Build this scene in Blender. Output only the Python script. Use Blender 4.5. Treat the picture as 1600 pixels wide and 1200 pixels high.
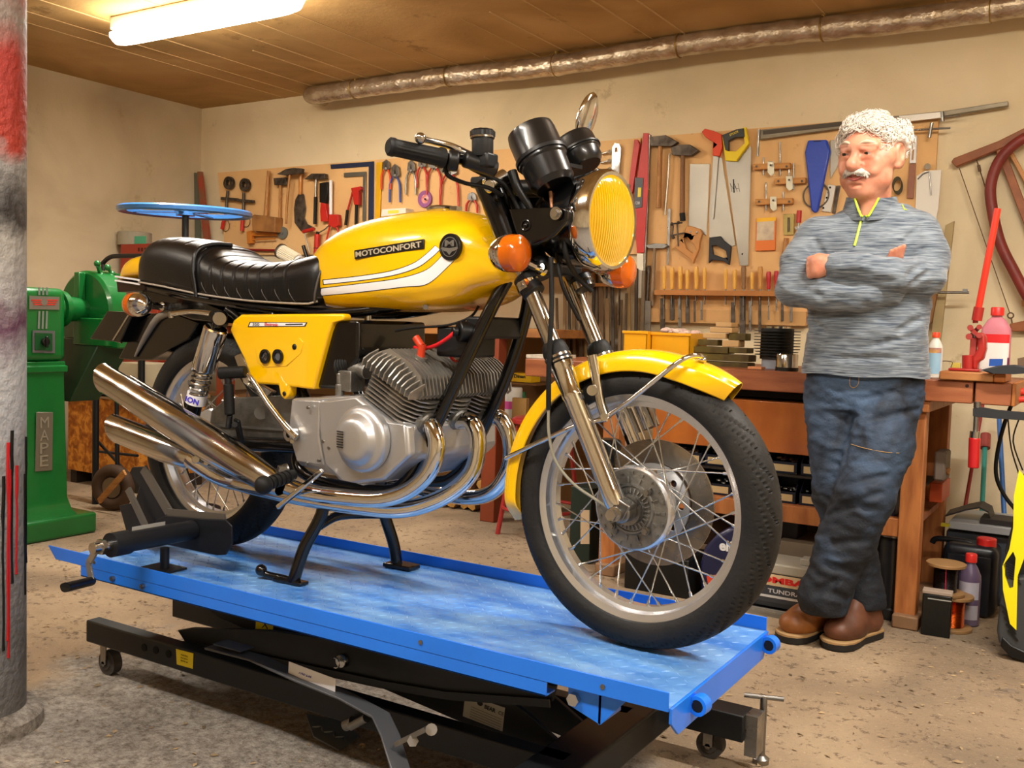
import bpy, bmesh, math, random
import numpy as np
from mathutils import Vector, Matrix, noise
from mathutils.geometry import tessellate_polygon
from mathutils.bvhtree import BVHTree

for o in list(bpy.data.objects):
    bpy.data.objects.remove(o)
SC = bpy.context.scene
COL = SC.collection
PI = math.pi
rnd = random.Random(7)

# ---------------------------------------------------------------- camera
F_PX, PITCH, ROLL, YAW, CAM_H = 1537.68, .0607806, .0305481, -.5543134, 1.06
Fw = Vector((math.sin(YAW)*math.cos(PITCH), math.cos(YAW)*math.cos(PITCH), -math.sin(PITCH)))
_r = Vector((math.cos(YAW), -math.sin(YAW), 0)); _u = _r.cross(Fw)
Rt = math.cos(ROLL)*_r + math.sin(ROLL)*_u
Up = -math.sin(ROLL)*_r + math.cos(ROLL)*_u
CP = Vector((0, 0, CAM_H))
cam = bpy.data.cameras.new('camera'); camo = bpy.data.objects.new('camera', cam); COL.objects.link(camo)
m3 = Matrix((Rt, Up, -Fw)).transposed()
camo.matrix_world = Matrix.Translation(CP) @ m3.to_4x4()
cam.sensor_width = 36; cam.lens = 36*F_PX/1600; cam.clip_start = .02
SC.camera = camo

# ---------------------------------------------------------------- light and exposure
w = bpy.data.worlds.new('world'); SC.world = w; w.use_nodes = True
w.node_tree.nodes['Background'].inputs[0].default_value = (.9, .93, 1, 1)
w.node_tree.nodes['Background'].inputs[1].default_value = .15
SC.view_settings.view_transform = 'Standard'; SC.view_settings.look = 'None'
SC.view_settings.gamma = 1; SC.view_settings.exposure = 0.4
SC.view_settings.use_curve_mapping = False

def area(name, loc, sx, sy, power, col=(1, .97, .925), rot=(0, 0, 0)):
    l = bpy.data.lights.new(name, 'AREA'); l.shape = 'RECTANGLE'; l.size = sx; l.size_y = sy
    l.energy = power; l.color = col
    o = bpy.data.objects.new(name, l); COL.objects.link(o); o.location = loc; o.rotation_euler = rot
    return o
TUBES = [(-3.85, 3.28, 2.45, 1.3, 58), (.1, 2.7, 2.45, 1.3, 68), (-1.5, .5, 2.45, 1.3, 50), (.9, .6, 2.45, 1.3, 78), (-3.6, .6, 2.45, 1.3, 16)]
for x, y, z, L, pw in TUBES:
    area('tube_light', (x, y, z-.058), L, .05, pw*.55)

# ---------------------------------------------------------------- pixel -> world on a plane of real depth
def ray(x, y): return Fw + (x-800)/F_PX*Rt - (y-600)/F_PX*Up
def at(x, y, Y=None, X=None, Z=None):
    d = ray(x, y)
    if Y is not None: t = (Y-CP.y)/d.y
    elif X is not None: t = (X-CP.x)/d.x
    else: t = (Z-CP.z)/d.z
    return CP + d*t

# ---------------------------------------------------------------- materials
MATS = {}
def lin(c):
    if isinstance(c, str):
        c = [int(c[i:i+2], 16)/255 for i in (0, 2, 4)]
        return tuple((v/12.92 if v <= .04045 else ((v+.055)/1.055)**2.4) for v in c)
    return tuple(c)
def M(name, col='808080', rough=.5, metal=0, bump=0, bscale=40, var=0, vscale=4, col2=None, coat=0,
      trans=0, emit=0, stretch=(1, 1, 1), spec=.5, detail=4, aniso=0, ramp=(.35, .7), bdist=.01, alpha=1, ior=1.45, rvar=0):
    if name in MATS: return MATS[name]
    m = bpy.data.materials.new(name); m.use_nodes = True; nt = m.node_tree; N = nt.nodes; L = nt.links
    b = N['Principled BSDF']; c = lin(col)
    b.inputs['Base Color'].default_value = (*c, 1); b.inputs['Roughness'].default_value = rough
    b.inputs['Metallic'].default_value = metal; b.inputs['Coat Weight'].default_value = coat
    b.inputs['Coat Roughness'].default_value = .05
    b.inputs['Specular IOR Level'].default_value = spec; b.inputs['Transmission Weight'].default_value = trans
    b.inputs['IOR'].default_value = ior; b.inputs['Alpha'].default_value = alpha
    if emit:
        b.inputs['Emission Color'].default_value = (*c, 1); b.inputs['Emission Strength'].default_value = emit
    tc = N.new('ShaderNodeTexCoord'); mp = N.new('ShaderNodeMapping'); L.new(tc.outputs['Object'], mp.inputs[0])
    mp.inputs['Scale'].default_value = stretch
    if var or col2:
        n = N.new('ShaderNodeTexNoise'); n.inputs['Scale'].default_value = vscale; n.inputs['Detail'].default_value = detail
        L.new(mp.outputs[0], n.inputs['Vector'])
        r = N.new('ShaderNodeValToRGB'); L.new(n.outputs['Fac'], r.inputs[0])
        c2 = lin(col2) if col2 else tuple(v*(1-var) for v in c)
        r.color_ramp.elements[0].position = ramp[0]; r.color_ramp.elements[1].position = ramp[1]
        r.color_ramp.elements[0].color = (*c, 1); r.color_ramp.elements[1].color = (*c2, 1)
        L.new(r.outputs[0], b.inputs['Base Color'])
    if rvar:
        n = N.new('ShaderNodeTexNoise'); n.inputs['Scale'].default_value = vscale*2; n.inputs['Detail'].default_value = 5
        L.new(mp.outputs[0], n.inputs['Vector'])
        mr = N.new('ShaderNodeMapRange'); L.new(n.outputs['Fac'], mr.inputs[0])
        mr.inputs[1].default_value = .3; mr.inputs[2].default_value = .7
        mr.inputs[3].default_value = max(0, rough-rvar); mr.inputs[4].default_value = min(1, rough+rvar)
        L.new(mr.outputs[0], b.inputs['Roughness'])
    if bump:
        n = N.new('ShaderNodeTexNoise'); n.inputs['Scale'].default_value = bscale; n.inputs['Detail'].default_value = 6
        L.new(mp.outputs[0], n.inputs['Vector'])
        bp = N.new('ShaderNodeBump'); bp.inputs['Strength'].default_value = bump; bp.inputs['Distance'].default_value = bdist
        L.new(n.outputs['Fac'], bp.inputs['Height']); L.new(bp.outputs[0], b.inputs['Normal'])
    MATS[name] = m
    return m

# ---------------------------------------------------------------- mesh builder
I4 = Matrix.Identity(4)
def frame(o, w_, up=None):
    """4x4 with local z along w_"""
    w_ = Vector(w_).normalized(); up = Vector(up) if up is not None else (Vector((0, 0, 1)) if abs(w_.z) < .9 else Vector((1, 0, 0)))
    u_ = up.cross(w_).normalized(); v_ = w_.cross(u_)
    m = Matrix((u_, v_, w_)).transposed().to_4x4(); m.translation = Vector(o); return m
class MB:
    def __init__(s, T=None): s.v = []; s.f = []; s.mi = []; s.T = T or I4; s.cur = 0
    def add(s, vs, fs, T=None):
        A = s.T @ T if T is not None else s.T
        o = len(s.v); s.v += [A @ Vector(p) for p in vs]
        s.f += [tuple(i+o for i in f) for f in fs]; s.mi += [s.cur]*len(fs); return s
    def box(s, c, d, R=None):
        c = Vector(c); x, y, z = [k/2 for k in d]
        vs = [Vector((a*x, b*y, g*z)) for a in (-1, 1) for b in (-1, 1) for g in (-1, 1)]
        if R is not None: vs = [R @ p for p in vs]
        return s.add([c+p for p in vs], [(0, 1, 3, 2), (4, 6, 7, 5), (0, 4, 5, 1), (2, 3, 7, 6), (0, 2, 6, 4), (1, 5, 7, 3)])
    def bb(s, a, b):
        return s.box([(p+q)/2 for p, q in zip(a, b)], [abs(q-p) for p, q in zip(a, b)])
    def bar(s, p, q, wd, hd, up=(0, 0, 1)):
        p = Vector(p); q = Vector(q); A = frame(p, q-p, up); L = (q-p).length
        x = hd/2; y = wd/2    # local x is 'sideways', y is 'up'
        vs = [(a*y, b*x, g) for a in (-1, 1) for b in (-1, 1) for g in (0, L)]
        return s.add(vs, [(0, 1, 3, 2), (4, 6, 7, 5), (0, 4, 5, 1), (2, 3, 7, 6), (0, 2, 6, 4), (1, 5, 7, 3)], A)
    def rings(s, rs, closed=False, cap=True):
        n = len(rs[0]); vs = [p for r in rs for p in r]; fs = []
        m = len(rs)
        for i in range(m if closed else m-1):
            a = i*n; b = ((i+1) % m)*n
            for j in range(n): k = (j+1) % n; fs.append((a+j, a+k, b+k, b+j))
        if cap and not closed:
            fs.append(tuple(range(n-1, -1, -1))); fs.append(tuple((m-1)*n+j for j in range(n)))
        return s.add(vs, fs)
    def cyl(s, p, q, r, r2=None, n=20, cap=True):
        p = Vector(p); q = Vector(q); A = frame(p, q-p); L = (q-p).length; r2 = r if r2 is None else r2
        rs = [[A @ Vector((math.cos(2*PI*k/n)*rr, math.sin(2*PI*k/n)*rr, h)) for k in range(n)] for rr, h in ((r, 0), (r2, L))]
        return s.rings(rs, cap=cap)
    def lathe(s, prof, o, axis, n=32, cap=True, up=None):
        A = frame(o, axis, up)
        rs = [[A @ Vector((math.cos(2*PI*k/n)*max(r, 1e-5), math.sin(2*PI*k/n)*max(r, 1e-5), h)) for k in range(n)] for r, h in prof]
        return s.rings(rs, cap=cap)
    def ringlathe(s, prof, o, axis, n=64):
        """closed profile"""
        A = frame(o, axis); rs = [[A @ Vector((math.cos(2*PI*k/n)*r, math.sin(2*PI*k/n)*r, h)) for r, h in prof] for k in range(n)]
        return s.rings(rs, closed=True)
    def tube(s, pts, r, n=12, closed=False, cap=True, sub=0):
        pts = [Vector(p) for p in pts]
        if sub: pts, r = smooth_path(pts, r, sub, closed)
        m = len(pts); rr = r if isinstance(r, (list, tuple)) else [r]*m
        T = []
        for i in range(m):
            a = pts[(i-1) % m] if (closed or i > 0) else pts[i]; b = pts[(i+1) % m] if (closed or i < m-1) else pts[i]
            t = b-a; T.append(t.normalized() if t.length > 1e-9 else Vector((0, 0, 1)))
        u_ = T[0].orthogonal().normalized(); rs = []
        for i in range(m):
            u_ = (u_-T[i]*u_.dot(T[i])); u_ = u_.normalized() if u_.length > 1e-6 else T[i].orthogonal().normalized()
            v_ = T[i].cross(u_)
            rs.append([pts[i]+(u_*math.cos(2*PI*k/n)+v_*math.sin(2*PI*k/n))*rr[i] for k in range(n)])
        return s.rings(rs, closed=closed, cap=cap)
    def prism(s, poly, A, h, holes=(), h0=0):
        """2-D outline in frame A, extruded along its z from h0 to h"""
        loops = [[Vector((p[0], p[1], 0)) for p in poly]]+[[Vector((p[0], p[1], 0)) for p in hl] for hl in holes]
        tri = tessellate_polygon(loops); flat = [p for l in loops for p in l]; n = len(flat)
        vs = [A @ Vector((p.x, p.y, h0)) for p in flat]+[A @ Vector((p.x, p.y, h)) for p in flat]
        fs = [tuple(t) for t in tri]+[tuple(i+n for i in reversed(t)) for t in tri]; o = 0
        for l in loops:
            k = len(l)
            for j in range(k): a = o+j; b = o+(j+1) % k; fs.append((a, b, b+n, a+n))
            o += k
        return s.add(vs, fs)
    def ell(s, c, r, n=20, m=12, R=None):
        c = Vector(c); r = (r, r, r) if isinstance(r, (int, float)) else r
        rs = []
        for i in range(m+1):
            a = PI*i/m; q = max(math.sin(a), 1e-4)
            ring = [Vector((math.cos(2*PI*k/n)*q*r[0], math.sin(2*PI*k/n)*q*r[1], math.cos(a)*r[2])) for k in range(n)]
            rs.append([c+(R @ p if R is not None else p) for p in ring])
        return s.rings(rs)
    def torus(s, o, axis, R, r, n=48, m=12, a0=0, a1=2*PI):
        A = frame(o, axis); full = abs(a1-a0-2*PI) < 1e-6
        rs = [[A @ Vector(((R+math.cos(2*PI*j/m)*r)*math.cos(a), (R+math.cos(2*PI*j/m)*r)*math.sin(a), math.sin(2*PI*j/m)*r)) for j in range(m)]
              for a in [a0+(a1-a0)*k/(n if full else n-1) for k in range(n)]]
        return s.rings(rs, closed=full)

def smooth_path(pts, r, sub, closed=False):
    m = len(pts); out = []; ro = []; rr = r if isinstance(r, (list, tuple)) else [r]*m
    for i in range(m if closed else m-1):
        if closed: p0, p1, p2, p3 = pts[(i-1) % m], pts[i], pts[(i+1) % m], pts[(i+2) % m]; r1, r2 = rr[i], rr[(i+1) % m]
        else: p0, p1, p2, p3 = pts[max(i-1, 0)], pts[i], pts[i+1], pts[min(i+2, m-1)]; r1, r2 = rr[i], rr[i+1]
        for k in range(sub):
            t = k/sub
            out.append(.5*((2*p1)+(-p0+p2)*t+(2*p0-5*p1+4*p2-p3)*t*t+(-p0+3*p1-3*p2+p3)*t**3)); ro.append(r1+(r2-r1)*t)
    if not closed: out.append(pts[-1]); ro.append(rr[-1])
    return out, ro

ORG = {}
def obj(name, mb, mat, parent=None, label=None, cat=None, group=None, bev=0, seg=2, ang=35, origin=None, smooth=True, solid=True):
    """link a builder as one mesh object; top-level ones get their origin at their base"""
    vs = mb.v
    if origin is not None: org = Vector(origin)
    elif parent is not None: org = ORG[parent.name]
    else:
        xs = [p.x for p in vs]; ys = [p.y for p in vs]; zs = [p.z for p in vs]
        org = Vector(((min(xs)+max(xs))/2, (min(ys)+max(ys))/2, min(zs)))
    me = bpy.data.meshes.new(name); me.from_pydata([p-org for p in vs], [], mb.f)
    mats = mat if isinstance(mat, (list, tuple)) else [mat]
    for m_ in mats: me.materials.append(m_)
    if len(mats) > 1: me.polygons.foreach_set('material_index', mb.mi)
    me.validate()
    if solid:
        bm = bmesh.new(); bm.from_mesh(me); bmesh.ops.remove_doubles(bm, verts=bm.verts, dist=1e-6) if False else None
        bmesh.ops.recalc_face_normals(bm, faces=bm.faces); bm.to_mesh(me); bm.free()
    if smooth:
        me.polygons.foreach_set('use_smooth', [True]*len(me.polygons)); me.set_sharp_from_angle(angle=math.radians(ang))
    o = bpy.data.objects.new(name, me); COL.objects.link(o)
    ORG[o.name] = org
    if parent is not None:
        o.parent = parent; o.location = org-ORG[parent.name]
    else: o.location = org
    if bev:
        b = o.modifiers.new('bevel', 'BEVEL'); b.width = bev; b.segments = seg; b.limit_method = 'ANGLE'; b.angle_limit = math.radians(40)
    if label and parent is None: tag(o, label, cat, group)
    elif label: o['label'] = label
    return o
def tag(o, label=None, cat=None, group=None, kind=None):
    if label: o['label'] = label
    if cat: o['category'] = cat
    if group: o['group'] = group
    if kind: o['kind'] = kind
    return o
def thing(name, label, cat, loc, group=None):
    o = bpy.data.objects.new(name, None); COL.objects.link(o); o.empty_display_size = .05
    o.location = loc; ORG[o.name] = Vector(loc); return tag(o, label, cat, group)
def struct(name, mb, mat, **k):
    o = obj(name, mb, mat, **k)
    if o.parent is None: o['kind'] = 'structure'
    return o
def dup(root, loc, rotz=0, label=None, group=None, rot=None, scale=None):
    c = root.copy(); COL.objects.link(c); c.location = loc; c.rotation_euler = rot or (0, 0, rotz)
    if scale: c.scale = (scale,)*3
    if label: c['label'] = label
    if group: c['group'] = group
    def rec(a, b):
        for ch in a.children:
            d = ch.copy(); COL.objects.link(d); d.parent = b; rec(ch, d)
    rec(root, c)
    return c
def text_mb(s, o, u_, v_, wid=None, hei=None, depth=.001, bold=0, mb=None, align='C'):
    """lettering as mesh: origin o = centre, u_ right, v_ up"""
    cu = bpy.data.curves.new('t', 'FONT'); cu.body = s; cu.extrude = .02; cu.offset = bold; cu.resolution_u = 3
    to = bpy.data.objects.new('t', cu); COL.objects.link(to); bpy.context.view_layer.update()
    dg = bpy.context.evaluated_depsgraph_get(); me = bpy.data.meshes.new_from_object(to.evaluated_get(dg))
    vs = [v.co.copy() for v in me.vertices]; fs = [tuple(p.vertices) for p in me.polygons]
    bpy.data.objects.remove(to); bpy.data.curves.remove(cu); bpy.data.meshes.remove(me)
    x0 = min(p.x for p in vs); x1 = max(p.x for p in vs); y0 = min(p.y for p in vs); y1 = max(p.y for p in vs)
    sx = wid/(x1-x0) if wid else hei/(y1-y0); sy = hei/(y1-y0) if hei else sx
    u_ = Vector(u_).normalized(); v_ = Vector(v_).normalized(); w_ = u_.cross(v_); o = Vector(o)
    mb = mb or MB()
    mb.add([o+u_*((p.x-(x0+x1)/2)*sx)+v_*((p.y-(y0+y1)/2)*sy)+w_*(depth*(p.z/.04+.5)) for p in vs], fs)
    return mb
def tracep(pts, Y):
    """outline traced on a vertical plane parallel to the back wall at depth Y"""
    return [(p.x, p.z) for p in (at(x, y, Y=Y) for x, y in pts)]
def wallframe(Y):   # local x = X, y = Z, z = -Y (towards the room)
    m = Matrix(((1, 0, 0), (0, 0, -1), (0, 1, 0))).to_4x4(); m.translation = Vector((0, Y, 0)); return m
def flat(mb, pts, Yf, th, holes=()):
    """plate of thickness th whose front face lies at Yf"""
    return mb.prism(tracep(pts, Yf), wallframe(Yf), -th, [tracep(h, Yf) for h in holes])

# common materials
chrome = M('chrome', 'D8D8D8', .07, 1, rvar=.04, vscale=6)
chrome2 = M('worn_chrome', 'C0BEBA', .16, 1, rvar=.08, vscale=9)
steel = M('steel', '9A9894', .35, 1, var=.35, vscale=14, rvar=.12)
rusty = M('dark_worn_steel', '6B6258', .5, .7, col2='3A312B', vscale=22, bump=.2)
alu = M('cast_aluminium', 'BEBEBF', .36, .75, var=.07, vscale=10, bump=.04, bscale=200, rvar=.05)
alub = M('rough_cast_aluminium', '8F8E8A', .45, .9, var=.35, vscale=30, bump=.2, bscale=120)
palu = M('polished_aluminium', 'D0D3D8', .2, .82, rvar=.06, vscale=10)
yel = M('yellow_paint', 'F4BE00', .22, 0, coat=.8)
blkp = M('gloss_black_paint', '060607', .2, 0, coat=.3)
blk = M('black_plastic', '0C0C0D', .4)
blkr = M('black_rubber', '0F0F0F', .6, bump=.1, bscale=150, spec=.35)
blks = M('satin_black_steel', '17191C', .42, .1, var=.4, vscale=9)
white = M('white_paint', 'E9E9EC', .4)
red = M('red_paint', 'C4251D', .35, coat=.3, var=.2)
dred = M('dark_red_paint', '93241E', .45, var=.3)
wood = M('pine_wood', 'C9904F', .6, col2='A86E35', vscale=9, stretch=(1, 8, 8), bump=.1, bscale=60)
woodh = M('tool_handle_wood', 'C08A4C', .5, col2='95602E', vscale=14, stretch=(6, 6, 1), bump=.05)
# ================================================================ THE SETTING
def noise_mat(name, cols, scale, bump, rough=.9, spots=None, bdist=.02, dist=0, scale2=60):
    m = bpy.data.materials.new(name); m.use_nodes = True; nt = m.node_tree; N = nt.nodes; L = nt.links
    b = N['Principled BSDF']; b.inputs['Roughness'].default_value = rough; b.inputs['Specular IOR Level'].default_value = .25
    tc = N.new('ShaderNodeTexCoord')
    n = N.new('ShaderNodeTexNoise'); n.inputs['Scale'].default_value = scale; n.inputs['Detail'].default_value = 8
    n.inputs['Distortion'].default_value = dist; L.new(tc.outputs['Object'], n.inputs['Vector'])
    r = N.new('ShaderNodeValToRGB'); L.new(n.outputs['Fac'], r.inputs[0]); cr = r.color_ramp
    for i, (p, c) in enumerate(cols):
        e = cr.elements[i] if i < 2 else cr.elements.new(p)
        e.position = p; e.color = (*lin(c), 1)
    out = r.outputs[0]
    n2 = N.new('ShaderNodeTexNoise'); n2.inputs['Scale'].default_value = scale2; n2.inputs['Detail'].default_value = 8
    n2.inputs['Roughness'].default_value = .7
    L.new(tc.outputs['Object'], n2.inputs['Vector'])
    if spots:
        for (sc, th, c, kk) in spots:
            n3 = N.new('ShaderNodeTexNoise'); n3.inputs['Scale'].default_value = sc; n3.inputs['Detail'].default_value = 6; n3.inputs['Roughness'].default_value = .75
            L.new(tc.outputs['Object'], n3.inputs['Vector'])
            r3 = N.new('ShaderNodeMapRange'); L.new(n3.outputs['Fac'], r3.inputs[0]); r3.inputs[1].default_value = th; r3.inputs[2].default_value = th+.06
            r3.inputs[4].default_value = kk
            mx = N.new('ShaderNodeMix'); mx.data_type = 'RGBA'; L.new(r3.outputs[0], mx.inputs[0]); L.new(out, mx.inputs[6])
            mx.inputs[7].default_value = (*lin(c), 1); out = mx.outputs[2]
    L.new(out, b.inputs['Base Color'])
    bp_ = N.new('ShaderNodeBump'); bp_.inputs['Strength'].default_value = bump; bp_.inputs['Distance'].default_value = bdist
    L.new(n2.outputs['Fac'], bp_.inputs['Height']); L.new(bp_.outputs[0], b.inputs['Normal'])
    return m
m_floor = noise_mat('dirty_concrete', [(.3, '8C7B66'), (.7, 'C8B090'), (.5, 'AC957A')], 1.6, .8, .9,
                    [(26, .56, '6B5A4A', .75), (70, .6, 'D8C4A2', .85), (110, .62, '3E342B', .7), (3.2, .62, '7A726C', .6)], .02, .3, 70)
m_wall = noise_mat('stained_plaster', [(.3, 'A8967A'), (.72, 'CDBC9E'), (.52, 'BEAD8E')], 1.3, .25, .92,
                   [(2.2, .6, '9A8662', .5), (40, .68, '8B7756', .4)], .01, .6, 22)
m_wallb = noise_mat('cream_plaster', [(.28, 'C9BA9A'), (.7, 'EADABA'), (.5, 'DECDAA')], 1.1, .25, .92,
                    [(2.6, .62, 'A8946E', .45), (60, .7, '8B7756', .4)], .01, .5, 22)
m_ceil = noise_mat('stained_shuttered_ceiling', [(.3, '9C7C4C'), (.72, 'C8A672'), (.5, 'B6925E')], 1.4, .35, .9,
                   [(3, .6, '7E5F36', .55)], .012, .8, 12)
X0, X1, Y0, Y1, ZC = -5.846, 1.9, -1.9, 5.0, 2.567
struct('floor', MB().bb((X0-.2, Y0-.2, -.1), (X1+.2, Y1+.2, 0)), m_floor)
struct('wall_back', MB().bb((X0-.2, Y1, 0), (X1+.2, Y1+.15, ZC+.1)), m_wallb)
struct('wall_left', MB().bb((X0-.15, Y0, 0), (X0, Y1, ZC+.1)), m_wall)
struct('wall_right', MB().bb((X1, Y0, 0), (X1+.15, Y1, ZC+.1)), m_wall)
struct('wall_front', MB().bb((X0, Y0-.15, 0), (X1, Y0, ZC+.1)), m_wall)
# grey foreground floor: a shadow edge painted into the colour, ragged by noise
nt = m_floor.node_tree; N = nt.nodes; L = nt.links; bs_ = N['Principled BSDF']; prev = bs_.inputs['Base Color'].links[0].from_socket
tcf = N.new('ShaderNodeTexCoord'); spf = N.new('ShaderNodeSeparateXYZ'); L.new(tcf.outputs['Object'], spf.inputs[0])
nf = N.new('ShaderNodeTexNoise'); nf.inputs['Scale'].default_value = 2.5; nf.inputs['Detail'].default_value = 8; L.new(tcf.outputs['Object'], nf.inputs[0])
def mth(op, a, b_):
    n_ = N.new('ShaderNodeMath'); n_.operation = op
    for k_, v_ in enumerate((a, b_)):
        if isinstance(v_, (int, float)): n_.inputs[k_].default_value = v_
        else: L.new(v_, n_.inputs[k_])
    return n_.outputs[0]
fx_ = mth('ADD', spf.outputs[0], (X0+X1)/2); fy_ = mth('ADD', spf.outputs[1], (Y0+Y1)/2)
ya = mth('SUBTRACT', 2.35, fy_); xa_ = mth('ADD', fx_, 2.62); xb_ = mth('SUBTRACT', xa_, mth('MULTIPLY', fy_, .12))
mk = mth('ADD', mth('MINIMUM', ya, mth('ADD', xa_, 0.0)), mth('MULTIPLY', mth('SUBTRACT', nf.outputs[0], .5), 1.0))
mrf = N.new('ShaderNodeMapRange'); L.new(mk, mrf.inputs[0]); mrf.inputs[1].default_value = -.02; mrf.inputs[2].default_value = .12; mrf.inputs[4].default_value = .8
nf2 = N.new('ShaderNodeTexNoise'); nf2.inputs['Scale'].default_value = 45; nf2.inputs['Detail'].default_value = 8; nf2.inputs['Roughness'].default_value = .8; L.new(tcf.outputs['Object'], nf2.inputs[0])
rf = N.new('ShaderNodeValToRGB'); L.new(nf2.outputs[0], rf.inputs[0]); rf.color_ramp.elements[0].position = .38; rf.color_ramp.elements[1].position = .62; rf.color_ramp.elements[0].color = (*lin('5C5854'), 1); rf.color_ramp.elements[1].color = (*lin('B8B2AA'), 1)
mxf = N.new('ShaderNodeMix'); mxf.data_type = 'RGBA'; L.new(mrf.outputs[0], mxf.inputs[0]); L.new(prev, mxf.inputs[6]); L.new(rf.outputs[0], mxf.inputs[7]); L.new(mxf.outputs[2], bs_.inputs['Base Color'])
c = struct('ceiling', MB().bb((X0-.2, Y0-.2, ZC), (X1+.2, Y1+.2, ZC+.12)), m_ceil)
# board marks cast in the ceiling: raised seams that run towards the back wall
seam = MB()
for i, x in enumerate([-5.05+.235*k+(.05 if k % 3 == 0 else 0) for k in range(28)]):
    y = Y0
    while y < Y1:
        L_ = rnd.uniform(.5, 1.6); hw = rnd.choice((.0015, .0025, .004))
        if rnd.random() < .75: seam.bb((x-hw, y, ZC-.0035), (x+hw, min(y+L_, Y1), ZC+.001))
        y += L_
s_ = struct('trim_1', seam, M('ceiling_seam', 'C8A878', .9))
# fluorescent ceiling lamps; unseen ahead-of-bike and left-front ones are added fill light
glow = M('lamp_glow', 'FFF3DC', .4, emit=30)
housing = M('lamp_housing', 'E4E0D4', .5)
lab = ['long glowing fluorescent ceiling lamp at upper left', 'fluorescent ceiling lamp above the man', 'added fluorescent fill lamp ahead of the motorcycle, out of view',
       'fluorescent ceiling lamp at the right, out of view', 'added fluorescent fill lamp at the left front, out of view']
for (x, y, z, L_, pw), lb in zip(TUBES, lab):
    t = thing('ceiling_lamp', lb, 'lamp', (x, y, ZC))
    obj('housing', MB().bb((x-L_/2, y-.03, z+.05), (x+L_/2, y+.03, ZC-.001)), housing, t, bev=.01)
    d = MB(); rs = []
    for k in range(25):
        u = -1+2*k/24; e = math.sqrt(max(.02, 1-abs(u)**14)); xx = x+u*(L_/2+.03)
        rs.append([Vector((xx, y+math.cos(a)*.055*e, z+.03+math.sin(a)*.062*e)) for a in [PI+PI*j/14 for j in range(15)]])
    d.rings(rs); obj('diffuser', d, glow, t)
# foil-wrapped pipe under the ceiling, with its elbow into the wall
foil = M('crinkled_foil_wrap', 'D8CCBC', .25, .8, col2='B09C80', vscale=14, bump=.6, bscale=28, bdist=.02)
t = thing('heating_pipe', 'foil wrapped pipe running under the ceiling along the back wall', 'pipe', at(1000, 90, Y=4.8))
pts = []; rr = []
xs = np.linspace(-4.53, 1.85, 200)
for k, x in enumerate(xs):
    sg = .018*math.sin((x+.3)*PI/1.0)*(1 if x > -3.6 else .3)
    pts.append(Vector((x, 4.8, 2.502+sg*.6))); rr.append(.054+.004*noise.noise(Vector((x*9, 0, 0)))+.0035*(1 if int((x+9)*14) % 3 == 0 else 0))
el = [Vector((-4.165+.0*k, 4.5, 2.385)) for k in range(1)]
pts = [Vector((-4.64, 5.005, 2.53)), Vector((-4.635, 4.93, 2.525)), Vector((-4.62, 4.86, 2.515)), Vector((-4.59, 4.82, 2.508))]+pts; rr = [.05, .052, .054, .055]+rr
obj('foil_wrap', MB().tube(pts, rr, 20), foil, t)
for x in np.linspace(-4.2, 1.6, 9):
    cl = MB(); cl.torus((x, 4.8, 2.502+.018*.6*math.sin((x+.3)*PI)), (1, 0, 0), .0585, .003, 24, 6); cl.cyl((x, 4.8, 2.55), (x, 4.8, ZC), .006); cl.cyl((x, 4.8, 2.556), (x, 4.8, 2.5665), .012)
    obj('pipe_clip', cl, M('brass_clip', 'A08040', .4, .8), t)
# painted round column, left foreground
m = bpy.data.materials.new('spray_painted_concrete'); m.use_nodes = True; nt = m.node_tree; N = nt.nodes; L = nt.links; b = N['Principled BSDF']
tc = N.new('ShaderNodeTexCoord'); sep = N.new('ShaderNodeSeparateXYZ'); L.new(tc.outputs['Object'], sep.inputs[0])
n = N.new('ShaderNodeTexNoise'); n.inputs['Scale'].default_value = 7; n.inputs['Detail'].default_value = 5; L.new(tc.outputs['Object'], n.inputs[0])
ad = N.new('ShaderNodeMath'); ad.operation = 'MULTIPLY_ADD'; L.new(n.outputs[0], ad.inputs[0]); ad.inputs[1].default_value = .28; L.new(sep.outputs[2], ad.inputs[2])
mr = N.new('ShaderNodeMapRange'); L.new(ad.outputs[0], mr.inputs[0]); mr.inputs[1].default_value = .1; mr.inputs[2].default_value = 2.5
rp = N.new('ShaderNodeValToRGB'); L.new(mr.outputs[0], rp.inputs[0]); cr = rp.color_ramp
stops = [(0, '5C5854'), (.12, '6E6E70'), (.24, '828284'), (.33, '909093'), (.40, '9C9C9D'), (.44, '522942'), (.47, '908C8C'), (.53, '97938C'), (.56, '211C1C'), (.60, '83807C'), (.62, '982E1F'), (.70, '902920'), (.76, '827870'), (.80, '8F3524'), (.86, '6D5F4F'), (.92, '836D51'), (1, '8B785D')]
for i, (p_, c_) in enumerate(stops):
    e = cr.elements[i] if i < 2 else cr.elements.new(p_)
    e.position = p_; e.color = (*lin(c_), 1)
L.new(rp.outputs[0], b.inputs['Base Color']); b.inputs['Roughness'].default_value = .6
n2 = N.new('ShaderNodeTexNoise'); n2.inputs['Scale'].default_value = 45; n2.inputs['Detail'].default_value = 6; L.new(tc.outputs['Object'], n2.inputs[0])
bb_ = N.new('ShaderNodeBump'); bb_.inputs['Strength'].default_value = .8; bb_.inputs['Distance'].default_value = .012; L.new(n2.outputs[0], bb_.inputs['Height']); L.new(bb_.outputs[0], b.inputs['Normal'])
pc = Vector((-2.42, 1.37, 0))
t = thing('painted_column', 'round concrete column with red, black and grey spray paint at left edge', 'column', pc)
col_r = .118
obj('shaft', MB().lathe([(col_r, 0), (col_r, ZC-.001)], pc, (0, 0, 1), 64), m, t)
obj('base_collar', MB().lathe([(.16, 0), (.158, .03), (.145, .045), (.12, .05)], pc, (0, 0, 1), 64), m_floor, t)
dr = random.Random(3)
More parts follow.
